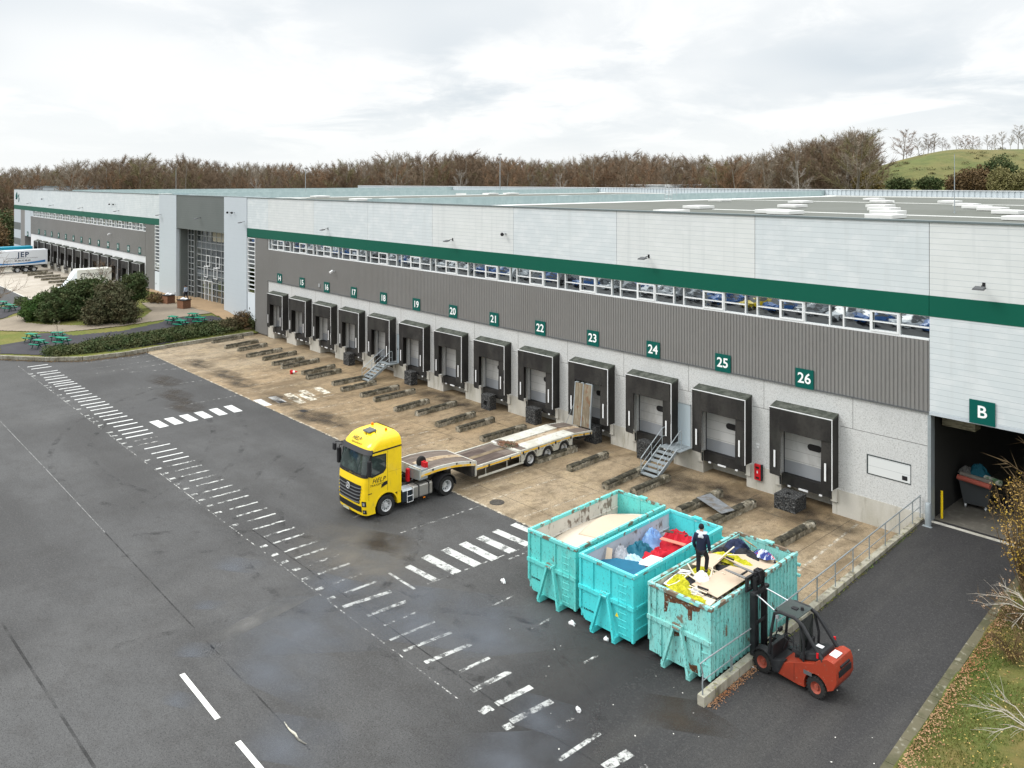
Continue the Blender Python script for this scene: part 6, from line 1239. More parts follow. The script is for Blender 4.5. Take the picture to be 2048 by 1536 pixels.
man = person(pp, R_(200), 'man in navy jacket with white shoulders and black beanie standing on the heap', M('navy_jacket', (.012, .017, .040), .8, bump=(12, .5, .02)), M('white_jacket_yoke', (.50, .53, .58), .8), M('black_trousers', (.014, .014, .018), .8), M('black_knit', (.012, .012, .016), .9), pose1)
# ------------------------------------------------------------------ forklift
m_or = M('orange_red_paint', (.29, .040, .019), .5, layers=((1.3, (1, 1, 1), .5, .66, .6, (.20, .035, .02)), (4, (1, 1, 1), .60, .70, .7, (.17, .09, .06)), (12, (1, 1, 1), .64, .70, .5, (.5, .35, .25))), coat=.05)
m_fb = M('black_machine_paint', (.022, .023, .025), .42, layers=((3, (1, 1, 1), .5, .7, .5, (.05, .052, .055)),))
fk = thing('forklift', (-14.28, 24.93, .17), 'orange red and black fork truck with its mast raised against the rusty skip', 'forklift')
def fwheel(x, y, r, w, s):
    t = MB(); rr = r * .56; t.lathe([(-w / 2, rr), (-w / 2, r * .9), (-w * .3, r), (w * .3, r), (w / 2, r * .9), (w / 2, rr)], 'y', 30, caps=False)
    for k in range(20):
        a = 2 * PI * k / 20; t.at((math.sin(a) * r, 0, math.cos(a) * r), 0, 0, a); t.box(-.022, .022, -w * .5, w * .5, -.03, .012)
    t.at(); o = t.build('wheel', m_rubber, fk, smooth=True, auto=35); o.location = (x, y, r)
    MB().lathe([(s * w * .2, rr * 1.01), (s * w * .5, rr), (s * w * .3, rr * .8), (s * w * .12, rr * .5), (s * w * .4, rr * .42), (s * w * .4, .02)], 'y', 24).build('rim', M('rusty_red_rim', (.30, .07, .045), .6, layers=((8, (1, 1, 1), .5, .65, .7, (.10, .05, .04)),)), o, smooth=True)
for s in (-1, 1): fwheel(-.02, s * .46, .35, .26, s); fwheel(1.98, s * .44, .33, .24, s)
prof = [(.42, .24), (1.35, .17), (1.7, .20), (2.3, .34), (2.6, .5), (2.72, .75), (2.70, 1.15), (2.62, 1.32), (2.38, 1.36), (2.12, 1.24), (1.9, 1.05), (1.5, .92), (1.0, .74), (.62, .55), (.42, .46)]
bd = MB().prism([(x, z) for x, z in prof], -.575, .575, 'y').build('body', m_or, fk)
cs = []
for s in (-1, 1): cs.append(MB().lathe([(s * .25 - .01 * s, .42), (s * .8, .42)] if s > 0 else [(-.8, .42), (-.24, .42)], 'y', 36, (1.98, 0, .33)).build('c', m_or, fk))
cut(bd, cs); bv = bd.modifiers.new('b', 'BEVEL'); bv.width = .055; bv.segments = 3; bv.limit_method = 'ANGLE'; bv.angle_limit = R_(50)
bd.data.polygons.foreach_set('use_smooth', [True] * len(bd.data.polygons)); bd.data.set_sharp_from_angle(angle=R_(40))
MB().box(2.45, 2.735, -.42, .42, .86, 1.06).build('rear_grille', m_black, fk, bevel=.02); MB().box(2.66, 2.74, -.3, .3, 1.12, 1.18).build('slot', m_black, fk)
q = MB().hexa([(2.30, -.26, 1.355), (2.55, -.26, 1.34), (2.55, .14, 1.34), (2.30, .14, 1.355)], [(2.30, -.26, 1.375), (2.55, -.26, 1.36), (2.55, .14, 1.36), (2.30, .14, 1.375)]).build('data_plate', m_edge, fk)
MB().box(1.2, 1.206, -.582, -.576, .25, .8).build('panel_seam', m_black, fk)
MB().hexa([(1.28, -.45, .88), (2.2, -.45, 1.15), (2.2, .45, 1.15), (1.28, .45, .88)], [(1.34, -.42, 1.12), (2.12, -.40, 1.40), (2.12, .40, 1.40), (1.34, .42, 1.12)]).build('engine_hood', m_fb, fk, bevel=.05)
MB().box(1.7, 1.95, -.05, .12, 1.32, 1.335).build('hood_label', m_edge, fk)
MB().box(.35, 1.2, -.54, .54, .50, .56).build('floor_plate', m_fb, fk); MB().box(.22, .36, -.5, .5, .4, 1.0).build('cowl', m_fb, fk, bevel=.03)
m = MB(); m.box(.95, 1.4, -.24, .24, .9, 1.0); m.hexa([(1.36, -.23, .98), (1.48, -.23, .98), (1.48, .23, .98), (1.36, .23, .98)], [(1.48, -.2, 1.5), (1.58, -.2, 1.5), (1.58, .2, 1.5), (1.48, .2, 1.5)]); m.box(1.0, 1.35, -.2, .2, .56, .9); m.build('seat', m_black, fk, bevel=.04)
MB().tube([(.45, 0, .7), (.68, 0, 1.18)], .035, 8).at((.68, 0, 1.19), 0, 0, R_(25)).tube([(.17 * math.cos(a), .17 * math.sin(a), 0) for a in [2 * PI * k / 20 for k in range(20)]], .018, 6, closed=True).box(-.16, .16, -.02, .02, -.01, .01).build('steering_wheel', m_black, fk)
MB().box(1.0, 1.35, -.38, -.28, 1.0, 1.12).tube([(1.05, -.33, 1.1), (1.03, -.33, 1.3)], .02, 6).tube([(1.15, -.33, 1.1), (1.13, -.33, 1.28)], .02, 6).build('armrest', m_fb, fk)
for s in (-1, 1):
    f = MB(); n = 10
    for k in range(n):
        a0, a1 = PI * (.0 + .88 * k / n), PI * (.0 + .88 * (k + 1) / n)
        P = [(-.02 + q_ * math.cos(a), .35 + q_ * math.sin(a)) for q_ in (.40, .44) for a in (a0, a1)]; y0_, y1_ = sorted((s * .32, s * .62))
        f.add([(P[0][0], y0_, P[0][1]), (P[1][0], y0_, P[1][1]), (P[3][0], y0_, P[3][1]), (P[2][0], y0_, P[2][1]), (P[0][0], y1_, P[0][1]), (P[1][0], y1_, P[1][1]), (P[3][0], y1_, P[3][1]), (P[2][0], y1_, P[2][1])], [(0, 1, 2, 3), (4, 7, 6, 5), (0, 4, 5, 1), (1, 5, 6, 2), (2, 6, 7, 3), (3, 7, 4, 0)])
    f.build('wheel_fender', m_fb, fk); MB().hexa([(.38, min(s * .4, s * .6), .25), (.62, min(s * .4, s * .6), .25), (.62, max(s * .4, s * .6), .25), (.38, max(s * .4, s * .6), .25)], [(.36, min(s * .4, s * .6), .56), (.85, min(s * .4, s * .6), .72), (.85, max(s * .4, s * .6), .72), (.36, max(s * .4, s * .6), .56)]).build('step', m_fb, fk)
    g = MB(); y = s * .52
    g.tube([(.22, y, .72), (.30, y, 1.45), (.42, y * .96, 2.06), (.62, y * .93, 2.16), (1.15, y * .93, 2.17), (1.45, y * .95, 2.06), (1.85, y, 1.62), (2.22, y, 1.22)], [.05, .05, .055, .06, .06, .062, .065, .065], 8)
    g.tube([(1.35, y * .95, 2.1), (1.52, y * .96, 1.5), (1.5, y * .96, .95)], .045, 8); g.build('overhead_guard_pillar', m_fb, fk, smooth=True)
    MB().tube([(-.50, s * .30, 2.32), (-.15, s * .36, 2.25), (.38, s * .45, 2.12)], .022, 8).build('tilt_rod', M('chrome_rod', (.62, .64, .66), .25, metal=.8), fk, smooth=True)
g = MB(); 
for x in (.42, .8, 1.2): g.box(x, x + .05, -.49, .49, 2.13, 2.18)
for y in (-.3, -.1, .1, .3): g.box(.42, 1.25, y - .014, y + .014, 2.14, 2.175)
g.build('roof_guard', m_fb, fk)
MB().box(.46, 1.3, -.48, .48, 2.185, 2.20).build('roof_glass', M('smoked_roof_glass', (.05, .06, .058), .1, spec=.7), fk)
MB().box(.8, 1.0, -.08, .08, 2.2, 2.23).lathe([(2.2, .06), (2.29, .05), (2.3, .02)], 'z', 12, (1.12, .1, 0)).build('roof_fitting', m_black, fk)
MB().box(2.02, 2.09, -.60, -.54, 1.28, 1.44).build('tail_lamp', m_red, fk); MB().box(2.02, 2.09, .54, .60, 1.36, 1.52).build('tail_lamp', m_red, fk)
for s in (-1, 1):
    MB().tube([(-.40, s * .2, .3), (-.38, s * .22, 1.4), (-.36, s * .2, 2.2), (-.42, s * .12, 2.7)], .013, 5).build('hydraulic_hose', m_black, fk, smooth=True)
    MB().box(1.55, 1.85, s * .579 - .003, s * .579 + .003, .62, .74).build('side_decal', m_dgrey, fk)
    MB().box(.50, .60, s * .54 - .04, s * .54 + .04, 1.95, 2.05).build('work_lamp', m_clear, fk)
MB().box(1.30, 1.36, -.40, .40, 1.15, 2.05).build('rear_screen', M('smoked_screen', (.03, .034, .033), .1, spec=.6), fk)
MB().tube([(.2, -.2, 1.0), (.34, -.2, 1.35), (.5, -.2, 1.45)], .02, 6).box(.42, .5, -.3, -.1, 1.4, 1.52).build('console', m_black, fk)
# mast
mt = MB()
for s in (-1, 1): mt.box(-.62, -.42, s * .36 - .05, s * .36 + .05, .08, 2.36); mt.box(-.58, -.46, s * .26 - .03, s * .26 + .03, .3, 2.86)
for z in (.35, 1.3, 2.25): mt.box(-.46, -.41, -.37, .37, z, z + .1)
mt.box(-.58, -.44, -.30, .30, 2.74, 2.86); mt.build('mast', m_fb, fk)
MB().tube([(-.48, .17, .2), (-.48, .17, 2.5)], .035, 8).tube([(-.48, -.17, .2), (-.48, -.17, 2.5)], .035, 8).tube([(-.44, 0, .3), (-.44, 0, 2.9)], .014, 6).tube([(-.44, .05, .3), (-.44, .05, 2.9)], .014, 6).build('lift_cylinder', m_black, fk)
MB().box(-.66, -.42, -.13, .13, 2.6, 3.0).box(-.6, -.5, -.22, .22, 2.86, 2.96).tube([(-.4, -.1, 2.6), (-.36, -.14, 2.8), (-.45, -.1, 2.98), (-.55, 0, 3.02)], .02, 6).tube([(-.4, .1, 2.6), (-.36, .14, 2.8), (-.45, .1, 2.98), (-.55, 0, 3.04)], .02, 6).build('mast_head', m_black, fk)
MB().box(-.56, -.4, -.5, .5, 2.30, 2.40).build('mast_crossbar', m_fb, fk)
cg = MB(); cg.box(-.76, -.68, -.5, .5, 2.34, 2.42).box(-.76, -.68, -.5, .5, 2.74, 2.82)
for y in (-.5, -.17, .11, .44): cg.box(-.76, -.68, y, y + .06, 2.42, 2.74)
cg.build('fork_carriage', m_fb, fk)
for s in (-1, 1): MB().box(-.80, -.765, s * .28 - .06, s * .28 + .06, 2.33, 2.80).hexa([(-1.75, s * .28 - .05, 2.70), (-.77, s * .28 - .06, 2.66), (-.77, s * .28 + .06, 2.66), (-1.75, s * .28 + .05, 2.70)], [(-1.75, s * .28 - .05, 2.715), (-.77, s * .28 - .06, 2.71), (-.77, s * .28 + .06, 2.71), (-1.75, s * .28 + .05, 2.715)]).build('fork', M('scuffed_fork_steel', (.20, .20, .20), .5, metal=.4), fk)
fk.scale = (.93, 1.0, 1.02)
# ------------------------------------------------------------------ ramp wall and railings
m_lw = M('stained_low_wall', (.34, .325, .265), .9, layers=((1.5, (1, 1, .4), .45, .62, .8, (.22, .20, .155)), (3, (1, 1, .25), .52, .64, .8, (.09, .08, .055)), (7, (1, 1, 1), .58, .68, .5, (.3, .3, .05))), bump=(8, .4, .03), lines=((1, 4.0, .02, (.12, .11, .09), .4),))
def lwt(y): return .33 + (y - 21.6) * .0435
o = MB().hexa([(-.13, 21.6, -.1), (.13, 21.6, -.1), (.13, 38.95, -.1), (-.13, 38.95, -.1)], [(-.13, 21.6, lwt(21.6)), (.13, 21.6, lwt(21.6)), (.13, 38.95, lwt(38.95)), (-.13, 38.95, lwt(38.95))]).build('low_wall', m_lw, bevel=.015)
o.location = (-14.82, 0, 0); tag(o, 'low stained concrete wall rising beside the black ramp under the railings', 'wall')
m_rail = M('galvanised_rail', (.30, .335, .35), .5, metal=.4, layers=((5, (1, 1, 1), .5, .66, .5, (.20, .22, .22)),))
t = thing('railing', (-14.82, 21.7, .33), 'short bent galvanised railing in front of the rusty skip', 'railing', 'ramp railings')
MB().tube([(.02, -.02, .0), (.03, -.05, .38), (-.02, .05, .62), (-.03, -.08, .98), (0, .2, 1.03), (0, 3.25, 1.02), (0, 3.3, .0)], .024, 8).build('top_rail', m_rail, t, smooth=True); MB().tube([(0, .0, .42), (0, 3.28, .5)], .018, 6).build('middle_rail', m_rail, t)
for y in (1.6, 1.68): MB().tube([(0, y, .05), (0, y, .52 if y > 1.65 else .6)], .02, 6).build('post', m_rail, t)
t = thing('railing', (-14.82, 27.6, lwt(27.6)), 'long galvanised railing on the low wall climbing the ramp to the warehouse corner', 'railing', 'ramp railings')
def rl(y, h): return (0, y - 27.6, h + lwt(y) - lwt(27.6))
MB().tube([rl(26.2, .9), rl(38.9, 1.0)], .026, 8).build('top_rail', m_rail, t, smooth=True); MB().tube([rl(26.2, .42), rl(38.9, .5)], .018, 6).build('middle_rail', m_rail, t)
for y in (26.2, 27.68, 29.15, 30.61, 32.12, 33.6, 35.15, 36.6, 38.02, 38.88): MB().tube([rl(y, -.02), rl(y, .95)], .024, 8).build('post', m_rail, t)
# ------------------------------------------------------------------ dock stairs
def stairs(x, label):
    t = thing('dock_stairs', (x, 36.0, 0), label, 'stairs', 'steel dock stairs'); w = 1.15; n = 7; rise = 1.25 / n; go = .29
    for s in (0, 1):
        m = MB(); m.bar((s * w, -.1, .02), (s * w, n * go - .08, 1.24), .05, .2); m.bar((s * w, n * go - .12, 1.16), (s * w, 2.95, 1.16), .05, .18); m.build('stringer', m_galv, t)
        r = MB(); e = .0
        r.tube([(s * w, .1, .05), (s * w, .1, .95), (s * w, .18, 1.0), (s * w, n * go, 2.2), (s * w, n * go + .12, 2.25), (s * w, 2.95 if s == 0 else 2.3, 2.25)], .024, 8)
        r.tube([(s * w, .1, .55), (s * w, n * go, 1.75), (s * w, 2.95 if s == 0 else 2.3, 1.75)], .018, 6)
        r.build('handrail', m_galv, t, smooth=True)
        for y, z in ((1.05, .62), (n * go + .02, 1.2)) + (((2.85, 1.2),) if s == 0 else ((2.3, 1.2),)): MB().tube([(s * w, y, z), (s * w, y, z + .98)], .022, 6).build('post', m_galv, t)
    for i in range(n - 1): MB().box(.03, w - .03, i * go, i * go + .26, (i + 1) * rise - .03, (i + 1) * rise).box(.03, w - .03, i * go, i * go + .015, (i + 1) * rise - .07, (i + 1) * rise - .031).build('tread', m_galv, t)
    MB().box(.03, w + .3, (n - 1) * go + .02, 2.96, 1.21, 1.25).build('platform', m_galv, t)
    return t
s1 = stairs(-28.72, 'grey galvanised dock stairs to the blue door right of dock twenty-four')
s2 = again(s1, (-57.95, 36.15, 0), label='grey galvanised dock stairs to the door between docks eighteen and nineteen')
# ------------------------------------------------------------------ concrete wheel guides
def guide(L, seed):
    m = MB(); n = 22
    def fn(u, v):
        prof = [(-.21, 0), (-.20, .26), (-.17, .33), (-.08, .36), (.08, .36), (.16, .33), (.20, .25), (.21, 0)]
        i = min(int(v * 7), 6); k = v * 7 - i; a, b = prof[i], prof[i + 1]; x = a[0] + (b[0] - a[0]) * k; z = a[1] + (b[1] - a[1]) * k; y = L * u
        d = noise.noise(Vector((x * 6 + seed, y * 3.5, z * 5))) * .014; chip = max(0, noise.noise(Vector((seed * 3, y * 1.2, 0))) - .35) * .2
        return Vector((x + d, y, max(0, z + d * .7 - (chip if z > .2 else 0))))
    m.m = 0; m.grid(fn, n, 14); k = 15
    for c in (0, n * k): m.add([m.v[c + i].copy() for i in range(k)], [tuple(range(k))])
    o = m.build('wheel_guide', [m_guide, m_moss], fix=True)
    return o
gvar = [guide(3.75, i * 5.3) for i in range(4)]
for g_ in gvar:      # dark moss crust along the back edge and crown
    for p in g_.data.polygons:
        c = p.center
        if c.z > .26 and noise.noise(Vector((c.x * 3, c.y * 1.1, 3))) > -.28: p.material_index = 1
used = [False] * 4; gi = 0
def put_guide(x, y, label, group='concrete wheel guides in front of the docks', rzz=0, L=1.0, var=None):
    global gi
    k = (gi * 7 + 3) % 4 if var is None else var; gi += 1
    if used[k]: o = gvar[k].copy(); COL.objects.link(o)
    else: o = gvar[k]; used[k] = True
    o.location = (x, y, .006); o.rotation_euler = (0, 0, rzz); o.scale = (1, L, 1); return tag(o, label, 'wheel guide', group)
GU = [((430, 686), (490, 672)), ((457, 697), (515, 683)), ((472, 704), (535, 690)), ((500, 714), (562, 700)), ((520, 722), (580, 705)), ((548, 731), (613, 715)), ((568, 738), (633, 722)), ((600, 752), (668, 733)), ((620, 758), (690, 742)),
      ((658, 772), (745, 755)), ((683, 783), (752, 765)), ((724, 795), (793, 775)), ((748, 805), (820, 787)), ((795, 823), (867, 800)), ((825, 833), (898, 812)), ((878, 852), (950, 828)), ((912, 865), (985, 840)), ((973, 882), (1045, 858)),
      ((1078, 926), (1153, 900)), ((1124, 947), (1200, 916)), ((1205, 978), (1275, 945)), ((1277, 985), (1336, 960)), ((1362, 1030), (1425, 1000)), ((1440, 1045), (1495, 1018)), ((1545, 1100), (1617, 1058))]
for i, (a, b) in enumerate(GU):
    pa, pb = at(*a), at(*b); side = 'left' if i % 2 == 0 else 'right'; x = pa.x; dk = min(range(13), key=lambda k: abs(DR[k] - x)); dk = i // 2 if i < 18 else [9, 10, 10, 11, 11, 12, 12][i - 18]; side = ('left' if i % 2 == 0 else 'right') if i < 18 else ['right', 'left', 'right', 'left', 'right', 'left', 'right'][i - 18]
    ang = math.atan2(-(pb.x - pa.x), pb.y - pa.y) * .45
    put_guide(pa.x + .12 * math.sin(i * 5.1), 33.25 + .28 * math.sin(i * 3.7), 'mossy concrete wheel guide, %s one of the pair in front of dock %s' % (side, NW[14 + dk]), rzz=ang + R_(1.6) * math.sin(i * 7.3), L=.93 + .09 * math.sin(i * 2.3))
for i, (x, dn) in enumerate(((-164.2, 4), (-160.4, 5), (-155.6, 6), (-151.0, 7), (-146.2, 8), (-141.5, 9), (-137.0, 10), (-171.5, 2))):
    put_guide(x, 33.2, 'pale concrete wheel guide in front of far left dock ' + NW[dn], 'wheel guides in the far left yard', rzz=0, L=1.05)
# steel plate resting on the guides in front of dock 26
p = at(1437, 1012)
slab('steel_plate', 'scratched grey steel plate propped on the wheel guides left of dock twenty-six', 'steel plate', [Vector((-24.15, 34.85, .40)), Vector((-22.1, 33.95, .44)), Vector((-21.9, 34.75, .45)), Vector((-23.95, 35.75, .42))], .03,
     M('scratched_steel', (.24, .26, .28), .45, metal=.4, layers=((2, (1, 1, 1), .48, .62, .7, (.16, .12, .08)), (5, (1, 1, 1), .5, .66, .5, (.36, .37, .38)))))
# ------------------------------------------------------------------ rubber blocks under the docks
def block(x, y, sx, sy, sz, label, hole):
    m = MB()
    if hole == 'top':
        for a in ((-sx / 2, sx / 2, -sy / 2, -.16), (-sx / 2, sx / 2, .16, sy / 2), (-sx / 2, -.16, -.16, .16), (.16, sx / 2, -.16, .16)): m.box(*a, 0, sz)
        m.box(-.16, .16, -.16, .16, 0, sz * .5)
    elif hole == 'front':
        for a in ((-sx / 2, sx / 2, 0, .3), (-sx / 2, sx / 2, .62, sz), (-sx / 2, -.15, .3, .62), (.15, sx / 2, .3, .62)): m.box(a[0], a[1], -sy / 2, sy / 2, a[2], a[3])
        m.box(-.15, .15, .1, sy / 2, .3, .62)
    else: m.box(-sx / 2, sx / 2, -sy / 2, sy / 2, 0, sz)
    o = m.build('rubber_block', m_gab); o.location = (x, y, .006); return tag(o, label, 'block', 'dark rubber blocks under the docks')
block(-20.75, 38.0, 1.15, 1.1, .72, 'large dark rubber block with a square hole on top in front of dock twenty-six', 'top')
for k, hole, dx_ in ((22, None, -.25), (21, 'front', -.15), (19, None, -.2), (17, None, -.1), (23, None, .35), (24, None, -.2)):
    block(DR[k - 14] + dx_, 38.45, .95, .62, 1.05, 'dark rubber block%s under dock %s' % (' with a square hole in its face' if hole else '', NW[k]), hole)
# traffic cone lying on its side
t = thing('traffic_cone', tuple(at(583, 748)), 'red and white traffic cone lying on its side on the brown concrete', 'traffic cone', rz=.6)
MB().at((0, 0, .16), 0, 0, R_(82)).lathe([(0, .15), (.18, .12), (.2, .115), (.36, .075), (.38, .07), (.55, .03)], 'z', 16).build('cone', m_red, t, smooth=True)
MB().at((0, 0, .16), 0, 0, R_(82)).lathe([(.19, .121), (.36, .078)], 'z', 16, caps=False).build('white_band', m_edge, t); MB().at((0, 0, .16), 0, 0, R_(82)).box(-.19, .19, -.19, .19, -.03, 0).build('cone_base', m_red, t)
# ------------------------------------------------------------------ at opening B
t = thing('waste_bin', (-13.55, 42.3, 1.0), 'large dark wheeled waste bin inside the open hall B', 'bin', rz=.15)
MB().hexa([(-.5, -.36, .2), (.5, -.36, .2), (.5, .36, .2), (-.5, .36, .2)], [(-.68, -.5, 1.25), (.68, -.5, 1.25), (.68, .5, 1.25), (-.68, .5, 1.25)]).box(-.72, .72, -.54, .54, 1.25, 1.31).build('tub', M('dark_bin_plastic', (.05, .055, .058), .6), t, bevel=.03)
for x in (-.42, .42):
    for y in (-.3, .3): MB().lathe([(-.03, .09), (.03, .09)], 'x', 14, (x, y, .09)).box(x - .05, x + .05, y - .03, y + .03, .09, .2).build('castor', m_alu, t)
def roll(a, b, r, mat, name, label, cat='roll'):
    a, b = Vector(a), Vector(b); o = MB().tube([Vector(), (b - a)], r, 16).build(name, mat, smooth=True, auto=50); o.location = a; return tag(o, label, cat)
roll((-14.2, 41.75, 2.42), (-12.75, 41.55, 2.38), .12, M('salmon_roll', (.42, .11, .08), .8), 'carpet_roll', 'salmon pink carpet roll lying across the front of the waste bin')
roll((-14.2, 42.1, 2.46), (-12.8, 42.0, 2.42), .13, M('grey_roll', (.24, .22, .19), .8), 'carpet_roll', 'grey carpet roll lying behind the pink one on the waste bin')
roll((-13.6, 42.45, 2.5), (-12.5, 42.2, 2.45), .14, M('green_white_roll', (.12, .22, .12), .8, layers=((4, (1, 1, 1), .48, .56, 1, (.45, .46, .40)),)), 'carpet_roll', 'green and white roll on the right of the waste bin')
crumple(Vector((-13.55, 42.5, 2.5)), (.5, .35, .55), M('teal_bag', (.01, .09, .13), .7, bump=(6, .8, .05)), 'plastic_bag', 'teal bag on top of the waste bin', 'bag', seed=71)
crumple(Vector((-14.0, 42.4, 2.45)), (.4, .3, .4), M('grey_bag', (.12, .12, .115), .7, bump=(6, .8, .05)), 'plastic_bag', 'grey bag on the left of the waste bin', 'bag', seed=72)
crumple(Vector((-12.3, 43.3, 1.0)), (.7, .5, .7), m_dark, 'black_bag', 'black bags on the hall floor right of the waste bin', 'bag', seed=73)
o = MB().tube([(0, 0, 0), (0, 0, 1.25)], .055, 14).build('yellow_post', m_yel); o.location = (-14.2, 39.75, 1.0); tag(o, 'slim bright yellow post at the left edge of opening B', 'post')
t = thing('bollard', (-14.35, 38.55, .93), 'thick grey steel bollard at the warehouse corner by the ramp', 'bollard')
MB().lathe([(0, .13), (1.0, .13), (1.05, .10)], 'z', 20).build('shaft', m_galv, t, smooth=True); MB().box(-.2, .2, -.2, .2, 0, .03).build('base_plate', m_galv, t)
# ------------------------------------------------------------------ vehicles in the far yard
def simplewheels(t, xs, ys, r, w):
    for y in ys:
        for s in (-1, 1): wheel(t, s * xs, y, r, w, s, hub=False)
t = thing('box_trailer', (-168.3, 24.4, 0), 'white box trailer with a blue swoosh standing at a dock at the far left', 'trailer')
MB().box(-1.25, 1.25, 0, 13.4, 1.25, 3.95).build('box_body', M('white_trailer_side', (.66, .69, .72), .45, layers=((.4, (1, 1, 1), .45, .65, .4, (.58, .61, .65)),)), t, bevel=.04)
m = MB()
for i in range(24):
    def sw(y): return 1.62 + .45 * ((y - 8.0) / 6) ** 2
    a, b = .3 + i * .53, .3 + (i + 1) * .53; th0, th1 = .10 + .18 * abs(a - 8) / 6, .10 + .18 * abs(b - 8) / 6
    m.quad((1.256, a, sw(a) - th0), (1.256, b, sw(b) - th1), (1.256, b, sw(b) + th1 * .6), (1.256, a, sw(a) + th0 * .6))
m.build('blue_swoosh', M('swoosh_blue', (.015, .16, .42), .5), t)
text('JEP', 1.25, M('navy_lettering', (.01, .03, .08), .5), t, T(1.256, 9.5, 3.15, PI / 2), 'lettering', bold=.03, spacing=1.15); text('ENTREPRISE DE TRANSPORTS ET LOGISTIQUE', .24, m_black, t, T(1.256, 9.3, 2.55, PI / 2), 'lettering'); text('01.60.35.38.60', .42, m_black, t, T(1.256, 9.4, 2.12, PI / 2), 'lettering', bold=.01)
MB().box(-.5, .5, .4, 13, 1.0, 1.24).box(-1.2, 1.2, 12.9, 13.3, .6, 1.1).build('trailer_chassis', m_chas, t); simplewheels(t, 1.05, (8.6, 9.9, 11.2), .48, .35)
MB().box(1.18, 1.22, 2.0, 8.0, .5, .62).box(1.18, 1.22, 2.0, 8.0, .78, .9).build('side_guard', m_tw, t)
for y in (4.0, 8.0): MB().box(1.252, 1.262, y - .1, y + .1, 1.3, 1.36).build('side_marker', m_amber, t)
t = thing('turquoise_lorry', (-177.2, 30.5, 0), 'turquoise box lorry half hidden behind the white trailer at the far left', 'lorry')
mtl = M('turquoise_lorry_paint', (.01, .26, .38), .45); MB().box(-1.25, 1.25, .2, 6.8, 1.0, 4.0).hexa([(-1.2, -1.8, 2.9), (1.2, -1.8, 2.9), (1.2, .1, 2.9), (-1.2, .1, 2.9)], [(-1.0, -.9, 3.8), (1.0, -.9, 3.8), (1.1, .1, 3.95), (-1.1, .1, 3.95)]).build('box_body', mtl, t, bevel=.04)
MB().box(-1.2, 1.2, -1.9, .1, .6, 2.9).build('cab', mtl, t, bevel=.08); MB().box(1.201, 1.21, -1.5, -.5, 1.8, 2.7).box(-1.0, 1.0, -1.915, -1.9, 1.8, 2.8).build('window', m_ws, t); simplewheels(t, 1.0, (-1.0, 4.8), .48, .32)
t = thing('white_box_van', (-128.6, 30.6, 0), 'white box van with rounded wind deflector parked at a dock behind the bushes', 'van')
MB().box(-1.1, 1.1, 2.0, 6.6, .95, 3.72).build('box_body', M('cream_white_panel', (.68, .68, .62), .5), t, bevel=.05)
sec = []
for y, zt, hw in ((-.35, 1.05, .85), (.0, 1.25, .95), (.45, 1.45, 1.0), (.75, 1.9, 1.0), (1.15, 2.3, .98), (1.35, 2.75, .95), (1.7, 3.35, .92), (2.0, 3.62, .98)): sec.append([Vector((-hw, y, .45)), Vector((hw, y, .45)), Vector((hw, y, zt - .18)), Vector((hw * .82, y, zt)), Vector((-hw * .82, y, zt)), Vector((-hw, y, zt - .18))])
loft(MB(), sec).build('cab', M('van_white', (.70, .74, .76), .35), t, smooth=True, auto=50)
MB().quad((-.8, .50, 1.53), (.8, .50, 1.53), (.78, 1.12, 2.27), (-.78, 1.12, 2.27)).build('windscreen', m_ws, t)
for s in (-1, 1): MB().prism([(.72, 1.42), (1.7, 1.42), (1.7, 2.15), (1.15, 2.15), (.85, 1.8)], *sorted((s * 1.0, s * 1.006)), 'x').build('side_window', m_ws, t); MB().box(*sorted((s * 1.01, s * 1.2)), .7, .8, 1.45, 1.85).build('mirror', m_black, t)
MB().box(-.75, .75, -.42, -.34, .6, .95).build('grille', M('teal_bumper', (.02, .28, .30), .5), t); simplewheels(t, .95, (.45, 4.6), .36, .24)
text('TRANSFAST', .62, m_black, t, T(1.104, 4.4, 2.95, PI / 2), 'lettering', shear=.25); q = MB().tube([(1.106, 2.75 + .27 * math.cos(a), 2.9 + .27 * math.sin(a)) for a in [R_(40 + 280 * k / 16) for k in range(17)]], .04, 5).build('curl_logo', m_black, t)
# ------------------------------------------------------------------ picnic tables
m_pt = M('green_picnic_plastic', (.005, .19, .115), .5, layers=((2, (1, 1, 1), .45, .65, .4, (.01, .25, .16)),)); m_ptd = M('dark_green_leg', (.01, .055, .04), .6)
def picnic(u, v, r, label):
    p = ground(u, v, gz); t = thing('picnic_table', (p.x, p.y, p.z + .05), label, 'picnic table', 'green picnic tables', rz=r)
    MB().box(-.85, .85, -.38, .38, .70, .76).build('table_top', m_pt, t, bevel=.02)
    for s in (-1, 1):
        MB().box(-.85, .85, s * .74 - .14, s * .74 + .14, .40, .45).build('bench', m_pt, t, bevel=.02)
    for x in (-.55, .55): MB().bar((x, -.62, 0), (x, -.2, .70), .08, .09).bar((x, .62, 0), (x, .2, .70), .08, .09).box(x - .04, x + .04, -.82, .82, .32, .40).build('leg_frame', m_ptd, t)
    t.scale = (.66, .78, 1.05); return t
pt = picnic(63, 684, .5, 'green picnic table on the left patio, rear one of the leftmost pair')
def pic2(u, v, r, lab): p = ground(u, v, gz); return again(pt, (p.x, p.y, p.z + .05), r, lab)
pic2(78, 697, .5, 'green picnic table on the left patio, front one of the leftmost pair'); pic2(115, 681, .9, 'green picnic table, rear one of the pair right of the leftmost pair'); pic2(124, 692, .6, 'green picnic table, front one of the pair right of the leftmost pair')
pic2(346, 648, .3, 'green picnic table at the left of the four near the tower'); pic2(362, 656, .5, 'green picnic table at the front of the four near the tower'); pic2(386, 642, .4, 'green picnic table at the back of the four near the tower'); pic2(400, 650, .7, 'green picnic table at the right of the four near the tower')
